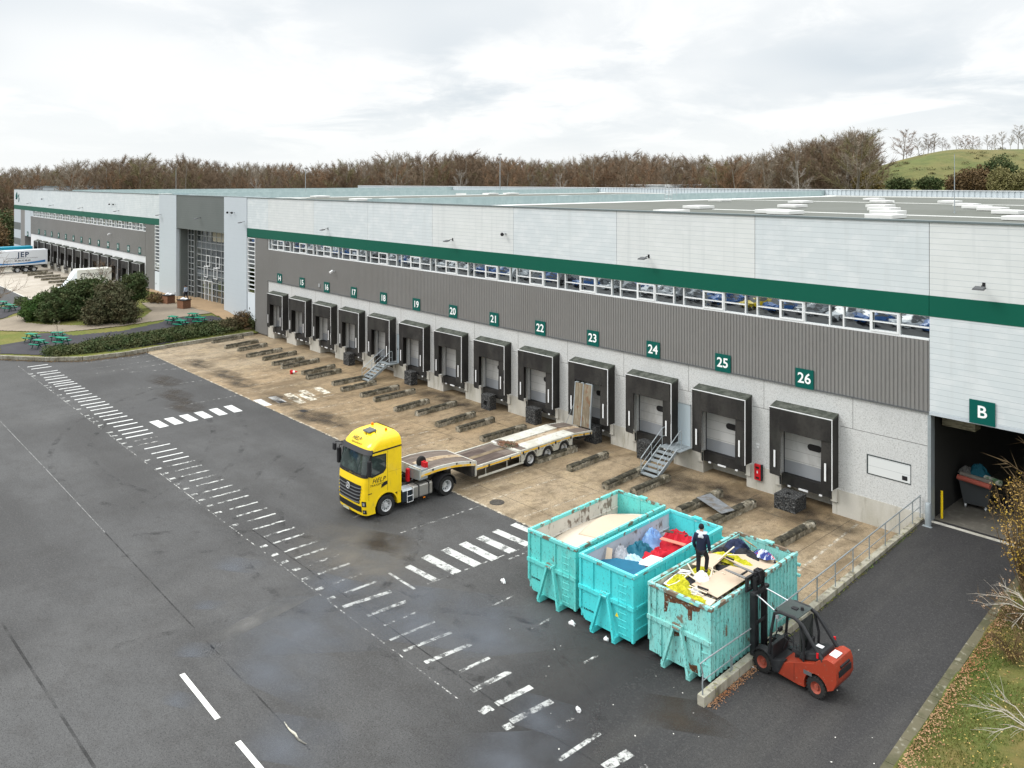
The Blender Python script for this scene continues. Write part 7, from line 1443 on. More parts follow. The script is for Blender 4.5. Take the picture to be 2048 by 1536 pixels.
pic2(6, 616, .3, 'green picnic table at the far left edge, rear one'); pic2(20, 623, .5, 'green picnic table at the far left edge, front one')
# planters, bin, visitor at the entrance
def planter(u, v, lab):
    p = ground(u, v, gz); t = thing('planter_box', (p.x, p.y, p.z + .05), lab, 'planter', 'wooden planter boxes by the entrance', rz=.2)
    MB().box(-.6, .6, -.5, .5, 0, .95).build('box', M('reddish_wood', (.26, .13, .075), .8, lines=((0, .2, .02, (.10, .05, .03), 0),)), t); MB().box(-.66, .66, -.56, .56, .951, 1.02).build('rim', m_black, t); MB().tube([(-.6, -.5, 1), (-.6, -.5, 1.35)], .03, 6).tube([(.6, .5, 1), (.6, .5, 1.3)], .03, 6).build('stake', m_black, t)
    MB().blob((-.2, 0, 1.08), (.25, .3, .14), 6, 2, .5, 2).blob((.3, .1, 1.06), (.2, .2, .12), 6, 5, .5, 2).build('flowers', m_wht, t)
planter(337, 607, 'reddish wooden planter box on the gravel, left one by the entrance'); planter(368, 617, 'reddish wooden planter box on the gravel, right one by the entrance')
p = ground(363, 592, gz); t = thing('litter_bin', (p.x, p.y, p.z + .07), 'dark litter bin beside the tower left of the entrance', 'bin'); MB().lathe([(0, .25), (.85, .3)], 'z', 16).build('drum', m_dgrey, t); MB().lathe([(.85, .32), (.92, .3), (1.0, .1)], 'z', 16).build('lid', m_black, t)
pose2 = dict(e=JE, r=JR, j=dict(pose1['j'], kneL=Vector((.1, -.16, .5)), ankL=Vector((.1, -.22, .09)), toeL=Vector((.11, -.38, .04)), kneR=Vector((-.1, .02, .49)), ankR=Vector((-.1, .26, .14)), toeR=Vector((-.1, .14, .03))))
p = ground(372, 600, gz); person((p.x, p.y, p.z + .08), R_(-60), 'distant person in a pale jacket and dark trousers walking by the entrance tower', M('pale_blue_jacket', (.38, .46, .58), .8), None, M('dark_trousers', (.02, .02, .03), .8), None, pose2)
o = MB().box(-.35, .35, -.2, .2, 0, 1.9).build('meter_cabinet', M('pale_cabinet', (.50, .56, .58), .5), bevel=.02); o.location = (-118.9, 38.6, 1.0); tag(o, 'pale cabinet standing against the wall right of dock thirteen', 'cabinet')
# light masts rising behind the roof
for i, (u, d, top, lab) in enumerate(((1909, 62, 27.5, 'rightmost slim mast standing on the roof'), (1000, 150, 21.3, 'slim mast behind the roof in the middle of the photo'), (611, 170, 19.0, 'slim mast behind the roof above the green stripe start'), (352, 220, 20.0, 'slim mast above the left tower'), (213, 250, 20.5, 'leftmost slim mast behind the roof'))):
    zb_ = 14.0 if d < 100 else 0.0
    p = far(u, d, zb_); 
    if i == 0: top = 16.5 + (361 - 308) * d / FX
    t = thing('light_mast', tuple(p), lab, 'mast', 'masts behind the roof'); MB().tube([(0, 0, 0), (0, 0, top - zb_)], [.035 if i == 0 else .09, .02 if i == 0 else .05], 8).build('pole', m_galv, t); MB().box(-.05, .05, -.05, .05, -.0, .12).build('base', m_galv, t)
    if i: MB().box(-.35, .35, -.15, .15, top - zb_, top - zb_ + .12).build('lamp_head', m_dgrey, t)
# ------------------------------------------------------------------ plants
def rv(r, s=1.0): return Vector((r.gauss(0, 1), r.gauss(0, 1), r.gauss(0, 1))).normalized() * s
def twigtree(seed, h=1.0, spread=.42, lean=.25, n1=13, twig=.012, up=.55, low=.22, levels=3, fine=5):
    """bare winter tree of unit height: trunk and three orders of branches, the last as slivers; returns (trunk builder, crown builder)"""
    r = random.Random(seed); tk = MB(); cr = MB()
    def limb(m, p, d, L, r0, n, k):
        pts = [p]; rs = [r0]; q = p.copy(); dd = d.copy()
        for i in range(n): dd = (dd + rv(r, .13) + Vector((0, 0, .07))).normalized(); q = q + dd * L / n; pts.append(q.copy()); rs.append(r0 * (1 - .75 * (i + 1) / n))
        m.tube(pts, rs, k, caps=False); return pts, dd
    tp, _ = limb(tk, Vector((0, 0, 0)), Vector((r.uniform(-.05, .05), r.uniform(-.05, .05), 1)), h * .93, h * .012, 7, 5)
    def pt(pts, t): i = min(int(t * (len(pts) - 1)), len(pts) - 2); k = t * (len(pts) - 1) - i; return pts[i].lerp(pts[i + 1], k)
    def sliver(p, d, L, w):
        s = d.cross(rv(r)).normalized() * w; e = p + d * L + rv(r, L * .12); cr.add([p - s, p + s, e], [(0, 1, 2)])
    for i in range(n1):
        t = low + (1 - low) * (i + r.random() * .6) / n1; p = pt(tp, min(t, .99)); a = i * 2.4 + r.random(); L = h * spread * (1.05 - t * .62) * r.uniform(.75, 1.15)
        d = Vector((math.cos(a), math.sin(a), up + r.uniform(-.15, .35))).normalized(); bp, _ = limb(cr, p, d, L, h * .0045 * (1.2 - t), 4, 3)
        for j in range(7):
            u = .2 + .8 * (j + r.random()) / 7; q = pt(bp, min(u, .99)); d2 = (d + rv(r, .75) + Vector((0, 0, .18))).normalized(); L2 = L * r.uniform(.3, .5); b2, _ = limb(cr, q, d2, L2, h * .002, 2, 3)
            for k in range(fine):
                q3 = pt(b2, r.random() * .98); sliver(q3, (d2 + rv(r, .95) + Vector((0, 0, .1))).normalized(), L2 * r.uniform(.4, .8), h * twig * .16)
            for k in range(fine // 2): q3 = pt(bp, .3 + .69 * r.random()); sliver(q3, (d + rv(r, .9)).normalized(), L * r.uniform(.15, .3), h * twig * .14)
    return tk, cr
m_tw1 = M('brown_winter_twigs', (0.150, 0.108, 0.074), .9, layers=((.03, (1, 1, 1), .42, .6, .6, (0.20, 0.145, 0.09)), (.12, (1, 1, 1), .45, .6, .6, (0.105, 0.088, 0.05)))); m_tw2 = M('grey_winter_twigs', (0.235, 0.20, 0.155), .9); m_tw3 = M('russet_winter_twigs', (0.185, 0.115, 0.068), .9); m_tw4 = M('olive_winter_twigs', (0.165, 0.145, 0.075), .9); m_tw5 = M('pale_birch_twigs', (0.2772, 0.2508, 0.2178), .9)
m_tk = M('grey_trunk', (.17, .155, .13), .9); m_tkp = M('pale_trunk', (.42, .40, .36), .8)
def treething(name, loc, h, seed, tm, cm, label, cat='tree', group=None, **k):
    tk, cr = twigtree(seed, 1.0, **k); t = thing(name, loc, label, cat, group); t.scale = (h, h, h); tk.build('trunk', tm, t, fix=False); cr.build('crown', cm, t, fix=False); return t
SEA = []   # prototypes used as real trees at the edge of the wood
specs = [('bare_tree', 11, m_tk, m_tw1, dict(spread=.40, n1=15, fine=12)), ('bare_tree', 12, m_tk, m_tw2, dict(spread=.34, n1=14, up=.9, fine=10)), ('bare_tree', 13, m_tk, m_tw3, dict(spread=.46, n1=15, low=.12, fine=12)), ('bare_tree', 14, m_tk, m_tw4, dict(spread=.42, n1=14, low=.15, fine=12)), ('birch_tree', 15, m_tkp, m_tw5, dict(spread=.28, n1=15, up=1.1, fine=10))]
# hill at the right
def hillz(x, y):
    # ridge seen between u = 1700 and the right frame edge, about 300 m off
    d = x * UY[0] + y * UY[1]; r_ = x * UX[0] + y * UX[1]; u = 1024 + FX * r_ / max(d, 1)
    crest = 16.5 + (361 - (362 - 57 * sm((u - 1640) / 280))) * 300 / FX
    return (crest + 2) * sm((d - 190) / 105) * sm((u - 1540) / 140) - 1 + (0 if d < 310 else -3 * sm((d - 310) / 60))
def hgrid(a, b):
    u = 1480 + 1500 * a; d = 185 + 230 * b; p = far(u, d); return Vector((p.x, p.y, hillz(p.x, p.y) + .5 * noise.noise(Vector((p.x * .06, p.y * .06, 0)))))
struct(MB().grid(hgrid, 90, 60).build('hill', m_hill, smooth=True))
TOP = [(-200, 334), (0, 336), (60, 334), (100, 328), (170, 322), (230, 316), (280, 312), (340, 322), (370, 314), (410, 320), (480, 326), (600, 328), (700, 323), (760, 312), (800, 308), (860, 309), (930, 306), (1000, 314), (1080, 318), (1180, 314), (1260, 306), (1350, 312), (1440, 316), (1530, 306), (1560, 296), (1600, 284), (1650, 278), (1700, 264), (1730, 268), (1760, 290), (1790, 320), (1810, 340)]
def topv(u):
    for a, b in zip(TOP, TOP[1:]):
        if a[0] <= u <= b[0]: return a[1] + (b[1] - a[1]) * (u - a[0]) / (b[0] - a[0])
    return TOP[0][1] if u < 0 else TOP[-1][1]
protos = []
rt = random.Random(21)
LAB = ['brown bare tree in the wood', 'tall grey bare tree', 'russet tree in the wood', 'olive mossy tree in the wood', 'pale birch against the brown wood']
BIN = [(200, 'above far dock five'), (262, 'above far dock ten'), (330, 'above the left tower'), (450, 'above the grey fascia'), (545, 'above the right tower'), (605, 'above sign fourteen'), (655, 'above sign sixteen'), (710, 'above sign seventeen'), (790, 'above sign eighteen'), (830, 'above sign nineteen'), (880, 'just left of sign twenty'), (950, 'just right of sign twenty'), (1040, 'above sign twenty-one'), (1110, 'above sign twenty-two'), (1160, 'left of sign twenty-three'), (1220, 'above sign twenty-three'), (1280, 'left of sign twenty-four'), (1320, 'above sign twenty-four'), (1360, 'right of sign twenty-four'), (1400, 'far right of sign twenty-four'), (1450, 'above sign twenty-five'), (1500, 'right of sign twenty-five'), (1545, 'left of sign twenty-six'), (1580, 'at the left end of the tall clump'), (1625, 'in the left part of the tall clump'), (1670, 'in the middle of the tall clump'), (1722, 'in the right part of the tall clump'), (1900, 'at the right end of the tall clump')]
place = [(u, 232 + rt.uniform(-6, 20), k, ) for u, k in ((150, 1), (240, 0), (285, 3), (372, 0), (520, 4), (590, 2), (650, 4), (690, 3), (770, 0), (800, 1), (850, 0), (905, 4), (935, 0), (1010, 2), (1075, 4), (1135, 4), (1190, 0), (1255, 0), (1300, 2), (1340, 1), (1380, 0), (1430, 3), (1480, 2), (1530, 1), (1570, 1), (1610, 4), (1640, 1), (1680, 4), (1705, 1), (1738, 0), (1725, 3), (1660, 3), (1590, 0))]
places_txt = {}
for u, d, k in place:
    nm, sd, tm, cm, kw = specs[k]; v = topv(u) - (3 if k == 1 else 0)
    top = 16.5 + (361 - v) * d / FX; p = far(u, d, 0); h = top * (1.0 if k != 4 else .82)
    near = [t_ for m_, t_ in BIN if u < m_][0]
    g = 'trees at the edge of the wood'; lab = LAB[k] + ' ' + near
    ex = [q for q in protos if q[0] == k]
    if ex: o = again(ex[0][1], tuple(p), rt.random() * 6, lab, h)
    else:
        o = treething(nm, tuple(p), h, sd, tm, cm, lab, 'tree', g, **kw); protos.append((k, o))
    o['group'] = g
# ridge trees on the hill, right
rl_ = [(1814, 2, 290, 'low russet tree'), (1846, 4, 280, 'pale thin tree'), (1862, 2, 284, 'short russet tree'), (1893, 2, 288, 'small leafy russet tree'), (1922, 0, 284, 'short brown tree'), (1952, 0, 290, 'small dense brown tree'), (1983, 0, 285, 'low brown tree'), (1806, 2, 268, 'thin bare tree'), (1822, 0, 300, 'golden leafed tree'), (1838, 1, 276, 'slim bare tree'), (1856, 0, 266, 'broad dark bare tree'), (1868, 1, 262, 'tall dark bare tree'), (1885, 0, 270, 'bushy bare tree'), (1900, 4, 282, 'pale thin tree'), (1913, 1, 264, 'slim bare tree'), (1930, 2, 262, 'russet tree with leaves left'), (1943, 2, 265, 'tall russet tree'), (1960, 4, 272, 'thin pale tree'), (1975, 1, 268, 'airy bare tree'), (1990, 4, 268, 'thin bare tree'), (2005, 1, 266, 'tall airy bare tree'), (2020, 4, 272, 'thin pale tree'), (2036, 1, 258, 'tall airy tree'), (2048, 4, 268, 'pale thin tree'), (2075, 0, 262, 'brown tree')]
pd = {k: o for k, o in protos}
for i, (u, k, v, lab) in enumerate(rl_):
    d = 296; p = far(u, d, 0); z = hillz(p.x, p.y); top = 16.5 + (361 - v) * d / FX; where = 'left end of the ridge' if u < 1850 else 'left half of the ridge' if u < 1908 else 'middle of the ridge' if u < 1965 else 'right half of the ridge' if u < 2030 else 'right end of the ridge'
    o = again(pd[k], (p.x, p.y, z - .3), i * 1.3, '%s on the %s of the green hill' % (lab, where), tuple((top - z) * q_ * (1 + .22 * math.sin(i * 12.9)) for q_ in (1.5, 1.5, 1.05))); o['group'] = 'ridge trees, ' + where
scr = MB(); rs2 = random.Random(66)
def leafcloud0(m, c, r, n, s, rr):
    for _ in range(n):
        d = rv(rr); p = Vector(c) + Vector((d.x * r[0], d.y * r[1], abs(d.z) * r[2])) * rr.random() ** .5; a = rv(rr, s * rr.uniform(.6, 1.3)); b = a.cross(rv(rr)).normalized() * s * .5; m.add([p - a, p + b, p + a, p - b], [(0, 1, 2, 3)])
for _ in range(170):
    u = rs2.uniform(1690, 2120); d = rs2.uniform(205, 297); p = far(u, d, 0); z = hillz(p.x, p.y)
    if noise.noise(Vector((p.x * .05, p.y * .05, 1))) < -.12 and d < 285: continue
    q = rs2.uniform(.5, 1.6) * (1.3 if d > 288 else 1); leafcloud0(scr, (p.x, p.y, z), (q * 1.6, q * 1.6, q * .8), 60, .22, rs2)
tag(scr.build('hillside_scrub', M('scrub_leaves', (.085, .085, .035), .9, layers=((.08, (1, 1, 1), .45, .6, .8, (.14, .105, .05)),)), fix=False), 'low tufts and scrub scattered over the grassy hill', kind='stuff')
# leafy shrubs: many leaf-sized faces through the crown's volume
def leafcloud(m, c, r, n, s, rr, flat=.0, shell=.55):
    c = Vector(c)
    for _ in range(n):
        d = rv(rr); q = shell + (1 - shell) * rr.random() ** .6; nz_ = 1 + .62 * noise.noise(d * 2.6 + c * .37)
        p = c + Vector((d.x * r[0], d.y * r[1], d.z * r[2])) * q * nz_; a = rv(rr, s * rr.uniform(.6, 1.3)); b = a.cross(rv(rr)).normalized() * s * rr.uniform(.35, .8)
        m.add([p - a, p + b, p + a, p - b], [(0, 1, 2, 3)])
def shrub(name, loc, clumps, mat, label, n=900, s=.13, cat='shrub', seed=1, stems=5, group=None, trunk=m_bark, shell=.5):
    rr = random.Random(seed); t = thing(name, loc, label, cat, group); f = MB(); st = MB()
    for c, r in clumps:
        k = int(n * (r[0] * r[1] * r[2]) ** .6); leafcloud(f, c, r, k, s, rr, shell=shell)
        for j in range(stems): e = Vector(c) + Vector((rr.uniform(-.6, .6) * r[0], rr.uniform(-.6, .6) * r[1], rr.uniform(.0, .8) * r[2])); st.tube([Vector((c[0] * .3, c[1] * .3, -.1)), Vector(c) * .6 + Vector((0, 0, 0)), e], [.05, .035, .012], 5, caps=False)
    f.build('foliage', mat, t, fix=False); st.build('stem', trunk, t, fix=False); return t
def at_g(u, v): p = ground(u, v, gz); return (p.x, p.y, p.z)
shrub('pine_shrub', at_g(78, 640), [((0, 0, 1.1), (1.7, 1.7, 1.4)), ((.9, .5, 1.7), (1.4, 1.3, 1.2)), ((-1.1, -.5, .8), (1.2, 1.3, .9)), ((.2, .6, 2.3), (.9, .9, .8))], m_laurel, 'rounded bright green shrub at the left end of the big planting', 1500, .12, seed=3)
shrub('pine_shrub', at_g(118, 640), [((0, 0, 1.6), (2.0, 1.9, 1.7)), ((1.3, .6, 2.4), (1.7, 1.6, 1.5)), ((-.8, .8, 2.6), (1.3, 1.2, 1.1)), ((.6, -.9, .9), (1.8, 1.4, 1.0))], m_pine, 'large dark pine shrub left of the middle of the planting', 1400, .14, seed=4)
shrub('pine_shrub', at_g(165, 632), [((0, 0, 2.0), (2.3, 2.0, 2.0)), ((1.5, 1.0, 3.2), (1.6, 1.5, 1.3)), ((-1.2, .6, 3.0), (1.4, 1.4, 1.2)), ((1.2, -1.0, 1.0), (2.0, 1.5, 1.1))], m_pine, 'tallest dark pine shrub in the middle of the planting', 1200, .15, seed=5, shell=.35)
shrub('sprawling_shrub', at_g(205, 645), [((0, 0, 1.3), (2.3, 1.9, 1.3)), ((1.7, .8, 2.3), (2.0, 1.8, 1.6)), ((-.6, 1.0, 3.0), (1.5, 1.5, 1.4)), ((2.8, 1.6, 1.2), (1.7, 1.5, 1.2)), ((.2, -.9, .6), (1.8, 1.3, .8))], leafmat('olive_twiggy', (.055, .062, .028), (.105, .085, .045)), 'broad olive brown twiggy shrub in the right middle of the planting', 1150, .14, seed=6, stems=14, shell=.25)
shrub('pine_tree', at_g(268, 622), [((0, 0, 2.6), (1.6, 1.5, 1.7)), ((.5, .2, 3.4), (1.2, 1.1, 1.0)), ((-.7, .3, 2.0), (1.1, 1.1, 1.0))], m_pine, 'round dark pine on a short trunk at the right end of the planting', 1500, .12, seed=7, cat='tree')
shrub('low_shrub', at_g(311, 605), [((0, 0, .5), (1.9, 1.0, .6))], m_brown, 'low brown shrub left of the wooden planters', 1600, .1, seed=8)
shrub('low_shrub', at_g(48, 612), [((-1, 0, .35), (2.6, .8, .55)), ((2.2, .8, .35), (2.0, .8, .5))], m_hedge, 'low sparse hedge between the far patio and the left yard', 900, .12, seed=9)
shrub('feather_shrub', at_g(487, 655), [((0, 0, .8), (1.1, 1.0, .9))], m_brown, 'reddish brown feathery shrub near the tower corner', 2400, .09, seed=10)
shrub('evergreen_shrub', at_g(518, 657), [((0, 0, .8), (1.3, 1.2, .9)), ((.4, .8, 1.1), (.9, .8, .7))], m_hedge, 'green shrub against the corner beside dock fourteen', 1800, .1, seed=11)
shrub('brown_shrub', at_g(463, 658), [((0, 0, .5), (1.2, 1.3, .65))], leafmat('dull_olive', (.08, .075, .035), (.12, .09, .05)), 'dull olive shrub between the hedge and the feathery shrub', 1800, .1, seed=12)
# tree over the low planting with bare twigs
t = treething('bare_tree', at_g(200, 628), 6.2, 31, m_bark, m_tw1, 'bare twiggy tree rising out of the planting in front of the white van', spread=.5, n1=15, low=.2, fine=5)
t = treething('bare_tree', at_g(118, 708 - 25), 2.2, 33, m_bark, m_tw2, 'small thin bare sapling between the two pairs of picnic tables', spread=.35, n1=10, fine=4)
# long ground cover hedge above the kerb
rr = random.Random(15); f = MB(); HP = [(105, 706), (150, 702), (200, 697), (250, 690), (300, 682), (350, 674), (400, 666), (450, 660)]
for (u0, v0), (u1, v1) in zip(HP, HP[1:]):
    for k in range(7):
        q = k / 7; u = u0 + (u1 - u0) * q; v = v0 + (v1 - v0) * q; p = ground(u, v + 1, gz); wdt = .8 + .9 * sm((u - 100) / 120); leafcloud(f, (p.x, p.y, p.z + .15), (1.5, wdt * 1.25, .55), 560, .11, rr, shell=.3)
        p = ground(u, v - 9, gz)
        if u > 180: leafcloud(f, (p.x, p.y, p.z + .1), (1.4, wdt, .5), 420, .11, rr, shell=.3)
t = thing('ground_cover_hedge', at_g(300, 680), 'long low dark green hedge running along the stone kerb', 'hedge'); o = f.build('foliage', m_hedge, t, fix=False); o.location = -Vector(t.location)
# foliage at the frame's left edge and beyond the far end
treething('bare_tree', at_g(-22, 640), 8.5, 41, m_bark, m_tw1, 'bare brown tree reaching in at the left frame edge', spread=.55, n1=16, low=.1, fine=5)
for i, (u, d, h, mm, lab) in enumerate(((4, 205, 9, m_hedge, 'rounded olive green tree beyond the far left end of the warehouse'), (22, 225, 8, m_brown, 'brown leafed tree beyond the far left end of the warehouse'), (-14, 190, 7, m_brown, 'brownish tree at the far left frame edge'))):
    p = far(u, d, 0); shrub('roadside_tree', tuple(p), [((0, 0, h * .5), (h * .45, h * .45, h * .5)), ((h * .3, 0, h * .35), (h * .35, h * .35, h * .35))], mm, lab, 260, .32, 'tree', seed=50 + i, stems=8, shell=.3)
# shrubs in front of the hill
for i, (u, v, d, w, h, mm, lab) in enumerate(((1995, 322, 240, 9, 9.5, m_pine, 'dark spreading pine on the slope of the hill'), (2003, 338, 225, 5, 6, leafmat('olive_willow', (.20, .19, .08), (.27, .24, .11)), 'pale olive rounded tree in front of the dark pine'), (1930, 345, 235, 8, 6, m_brown, 'brown bush left of the dark pine'), (1955, 340, 238, 7, 6.5, m_brown, 'taller brown bush beside the dark pine'),
                                      (1860, 356, 225, 5, 3, m_pine, 'low dark bush at the foot of the hill, right one'), (1800, 358, 225, 5, 3, m_pine, 'low dark bush at the foot of the hill, left one'), (2046, 345, 225, 4, 5, leafmat('olive_willow', (.20, .19, .08), (.27, .24, .11)), 'pale olive tree at the right frame edge'), (1735, 350, 232, 6, 5, leafmat('mustard_bush', (.17, .13, .04), (.22, .17, .06)), 'mustard brown bush at the left foot of the hill'))):
    zt = 16.5 + (361 - v) * d / FX; p = far(u, d, 0); z = max(0, hillz(p.x, p.y)); cz = zt - h * .35 - z
    shrub('hillside_bush', (p.x, p.y, z), [((0, 0, cz), (w * .5, w * .5, h * .5)), ((-w * .35, 0, cz - h * .2), (w * .4, w * .4, h * .4)), ((w * .35, 0, cz - h * .15), (w * .4, w * .4, h * .42)), ((0, 0, cz - h * .45), (w * .55, w * .5, h * .5))], mm, lab, 260, .3, 'bush', seed=70 + i, stems=4, shell=.35)
# the wood itself: one mass, instances of the bare trees scattered over its floor
def wood(name, seed, n, rows, proto, label, hfac):
    r = random.Random(seed); pts = []; hs = []
    for _ in range(n):
        u = r.uniform(-160, 1735); d = r.uniform(*rows); p = far(u, d, 0)
        v = topv(u); base = 240 + .0; top = 16.5 + (361 - v) * base / FX; top = 16.5 + (361 - v - 4) * d / FX; hh = max(4.0, top * r.uniform(*hfac)); pts.append((p.x, p.y, -.2)); hs.append(hh)
    me = bpy.data.meshes.new(name); me.from_pydata(pts, [], []); a = me.attributes.new('h', 'FLOAT', 'POINT'); a.data.foreach_set('value', hs)
    o = bpy.data.objects.new(name, me); COL.objects.link(o)
    ng = bpy.data.node_groups.new(name, 'GeometryNodeTree'); ng.interface.new_socket('Geometry', in_out='INPUT', socket_type='NodeSocketGeometry'); ng.interface.new_socket('Geometry', in_out='OUTPUT', socket_type='NodeSocketGeometry')
    N = ng.nodes.new; L = ng.links.new; gi_ = N('NodeGroupInput'); go_ = N('NodeGroupOutput'); io = N('GeometryNodeInstanceOnPoints'); oi = N('GeometryNodeObjectInfo'); oi.transform_space = 'ORIGINAL'
    na = N('GeometryNodeInputNamedAttribute'); na.data_type = 'FLOAT'; na.inputs['Name'].default_value = 'h'; rnv = N('FunctionNodeRandomValue'); rnv.data_type = 'FLOAT_VECTOR'; rnv.inputs[0].default_value = (-.06, -.06, 0); rnv.inputs[1].default_value = (.06, .06, 6.28)
    cb = N('ShaderNodeCombineXYZ'); mu = N('ShaderNodeMath'); mu.operation = 'MULTIPLY'; mu.inputs[1].default_value = .74
    L(na.outputs['Attribute'], mu.inputs[0]); L(mu.outputs[0], cb.inputs[0]); L(mu.outputs[0], cb.inputs[1]); L(na.outputs['Attribute'], cb.inputs[2])
    oi.inputs[0].default_value = proto; oi.inputs['As Instance'].default_value = True
    L(gi_.outputs[0], io.inputs['Points']); L(oi.outputs['Geometry'], io.inputs['Instance']); L(cb.outputs[0], io.inputs['Scale']); L(rnv.outputs[0], io.inputs['Rotation']); L(io.outputs[0], go_.inputs[0])
    md = o.modifiers.new('trees', 'NODES'); md.node_group = ng; return tag(o, label, kind='stuff')
def child(o, n): return [c for c in o.children if c.name.startswith(n)][0]
for i, (k, n, rows, hf, lab) in enumerate(((0, 900, (236, 330), (.72, 1.0), 'far off brown winter wood behind the roofs'), (2, 640, (236, 320), (.6, .95), 'russet trees mixed through the far off wood'), (1, 520, (250, 340), (.85, 1.06), 'grey trees mixed through the far off wood'), (3, 360, (240, 320), (.65, .95), 'olive trees mixed through the far off wood'))):
    wood('winter_wood', 100 + i, n, rows, child(pd[k], 'crown'), lab, hf)
wood('winter_wood', 110, 160, (250, 340), child(pd[1], 'trunk'), 'bare trunks inside the far off wood', (.85, 1.0))
# undergrowth so that the foot of the wood is closed
rr = random.Random(91); f = MB()
for _ in range(26000):
    u = rr.uniform(-160, 1720); d = rr.uniform(236, 300); v = topv(u); top = (16.5 + (361 - v) * 240 / FX) * .62; z = rr.random() ** 1.2 * top; p = far(u, d, z); a = rv(rr, rr.uniform(.4, 1.1)); a.z *= 1.3; b = a.cross(rv(rr)).normalized() * .16; f.add([p - a, p + b, p + a, p - b], [(0, 1, 2, 3)])
tag(f.build('undergrowth', m_tw1, fix=False), 'brown undergrowth closing the foot of the wood', kind='stuff')
# ------------------------------------------------------------------ the bank at the lower right
rr = random.Random(5); f = MB()
def bankpt(): y = rr.uniform(17.5, 38.3); x = krx(y) + .2 + 9 * rr.random() ** 1.5; return x, y, bz(x, y)
for _ in range(52000):
    x, y, z = bankpt(); 
    if noise.noise(Vector((x * .8, y * .8, 5))) < -.22: continue
    h = rr.uniform(.04, .12); a = rr.random() * 6.28; w = .012; dx_, dy_ = math.cos(a) * w, math.sin(a) * w; l = rv(rr, h * .5)
    f.add([(x - dx_, y - dy_, z), (x + dx_, y + dy_, z), (x + l.x, y + l.y, z + h)], [(0, 1, 2)])
tag(f.build('grass', m_grassb, fix=False), 'green and straw coloured grass growing on the bank', kind='stuff')
def litter(n, fn, mat, lab, s0=.03):
    f = MB()
    for _ in range(n):
        x, y, z = fn(); s = rr.uniform(.6, 1.4) * s0; f.at((x, y, z + .015 + rr.random() * .03), rr.random() * 6, rr.uniform(-.6, .6), rr.uniform(-.6, .6)); f.add([(-s, 0, 0), (0, -s * .6, 0), (s, 0, 0), (0, s * .6, 0)], [(0, 1, 2, 3)])
    return tag(f.build('fallen_leaves', mat, fix=False), lab, kind='stuff')
def nearkerb():
    y = rr.uniform(18, 33); x = krx(y) + .2 + abs(rr.gauss(0, .28)); return x, y, bz(x, y) + .03
litter(2600, nearkerb, m_litter, 'reddish fallen leaves heaped behind the bank kerb'); litter(2300, bankpt, m_litter2, 'yellow fallen leaves on the grass bank'); litter(900, bankpt, m_litter, 'brown fallen leaves on the grass bank')
def wallfoot():
    y = rr.uniform(21.7, 24.6); x = -14.66 + abs(rr.gauss(0, .12)); return x, y, rz(x, y)
litter(520, wallfoot, m_litter, 'red leaves gathered along the foot of the low wall', .028)
def kerbfoot():
    y = rr.uniform(10, 27); x = kx(y) + .2 + abs(rr.gauss(0, .35)); return x, y, .0
litter(2200, kerbfoot, m_brown, 'brown leaves gathered along the island kerb', .05)
def moss():
    y = rr.uniform(26, 38); x = -14.66 + abs(rr.gauss(0, .05)); return x, y, rz(x, y)
litter(420, moss, m_grassb, 'weeds growing at the foot of the low wall', .03)
# big shrub with yellow leaves at the right frame edge, and the bare ones around it
def hedgebush(loc, clumps, label, nl, seed, leaf, twig=m_brown, tw=2600, s=.035):
    r = random.Random(seed); t = thing('deciduous_shrub', loc, label, 'shrub'); f = MB(); st = MB()
    for c, q in clumps:
        c = Vector(c)
        for _ in range(26):
            d = rv(r); d.z = abs(d.z) * .9; e = c + Vector((d.x * q[0], d.y * q[1], d.z * q[2])) * r.uniform(.7, 1.1); b = Vector((c.x * .5, c.y * .5, 0)); mid = b.lerp(e, .55) + rv(r, .15); st.tube([b, mid, e], [.022, .012, .004], 4, caps=False)
            for _ in range(int(tw / 26 / len(clumps))):
                k = r.uniform(.3, 1.0); p = b.lerp(mid, k * 2) if k < .5 else mid.lerp(e, k * 2 - 1); g = (d + rv(r, 1.0)).normalized() * r.uniform(.15, .45); w = g.cross(rv(r)).normalized() * .004; st.add([p - w, p + w, p + g], [(0, 1, 2)])
                if r.random() < nl:
                    for _ in range(2): l = p + g * r.uniform(.5, 1) + rv(r, .03); a = rv(r, s * r.uniform(.6, 1.3)); b2 = a.cross(rv(r)).normalized() * s * .6; f.add([l - a, l + b2, l + a, l - b2], [(0, 1, 2, 3)])
    st.build('branches', twig, t, fix=False)
    if f.v: f.build('leaves', leaf, t, fix=False)
    return t
hedgebush((-9.3, 34.8, 1.0), [((-.5, 0, 3.3), (.9, 1.1, 1.1)), ((.3, -.6, 4.0), (1.1, 1.1, 1.0)), ((.2, .8, 3.6), (1.0, 1.1, 1.1)), ((1.1, 0, 4.4), (1.1, 1.2, 1.1)), ((.2, 0, 2.0), (.9, 1.0, .9))], 'yellow leafed shrub in front of the open hall at the right frame edge', .55, 81, m_yell, m_brown, 4200, .042)
hedgebush((-8.9, 32.8, .8), [((-.4, 0, .5), (1.1, 1.2, .9)), ((.6, .9, .8), (1.2, 1.2, 1.1)), ((.5, -1.1, .6), (1.1, 1.2, .9))], 'brown twiggy shrub with pinkish leaves below the yellow one', .10, 82, leafmat('pink_brown_leaves', (.42, .27, .17), (.52, .40, .2)), m_brown, 2600, .04)
hedgebush((-8.7, 30.4, .7), [((0, 0, .35), (.8, .9, .6))], 'small bare rusty shrub beside the bank kerb', .08, 83, m_litter2, m_brown, 1300, .03)
treething('bare_tree', (-8.0, 35.6, 1.0), 7.4, 61, m_bark, m_brown, 'bare twiggy tree reaching up in front of the white cladding at the right', spread=.42, n1=16, low=.15, up=.9, fine=4)
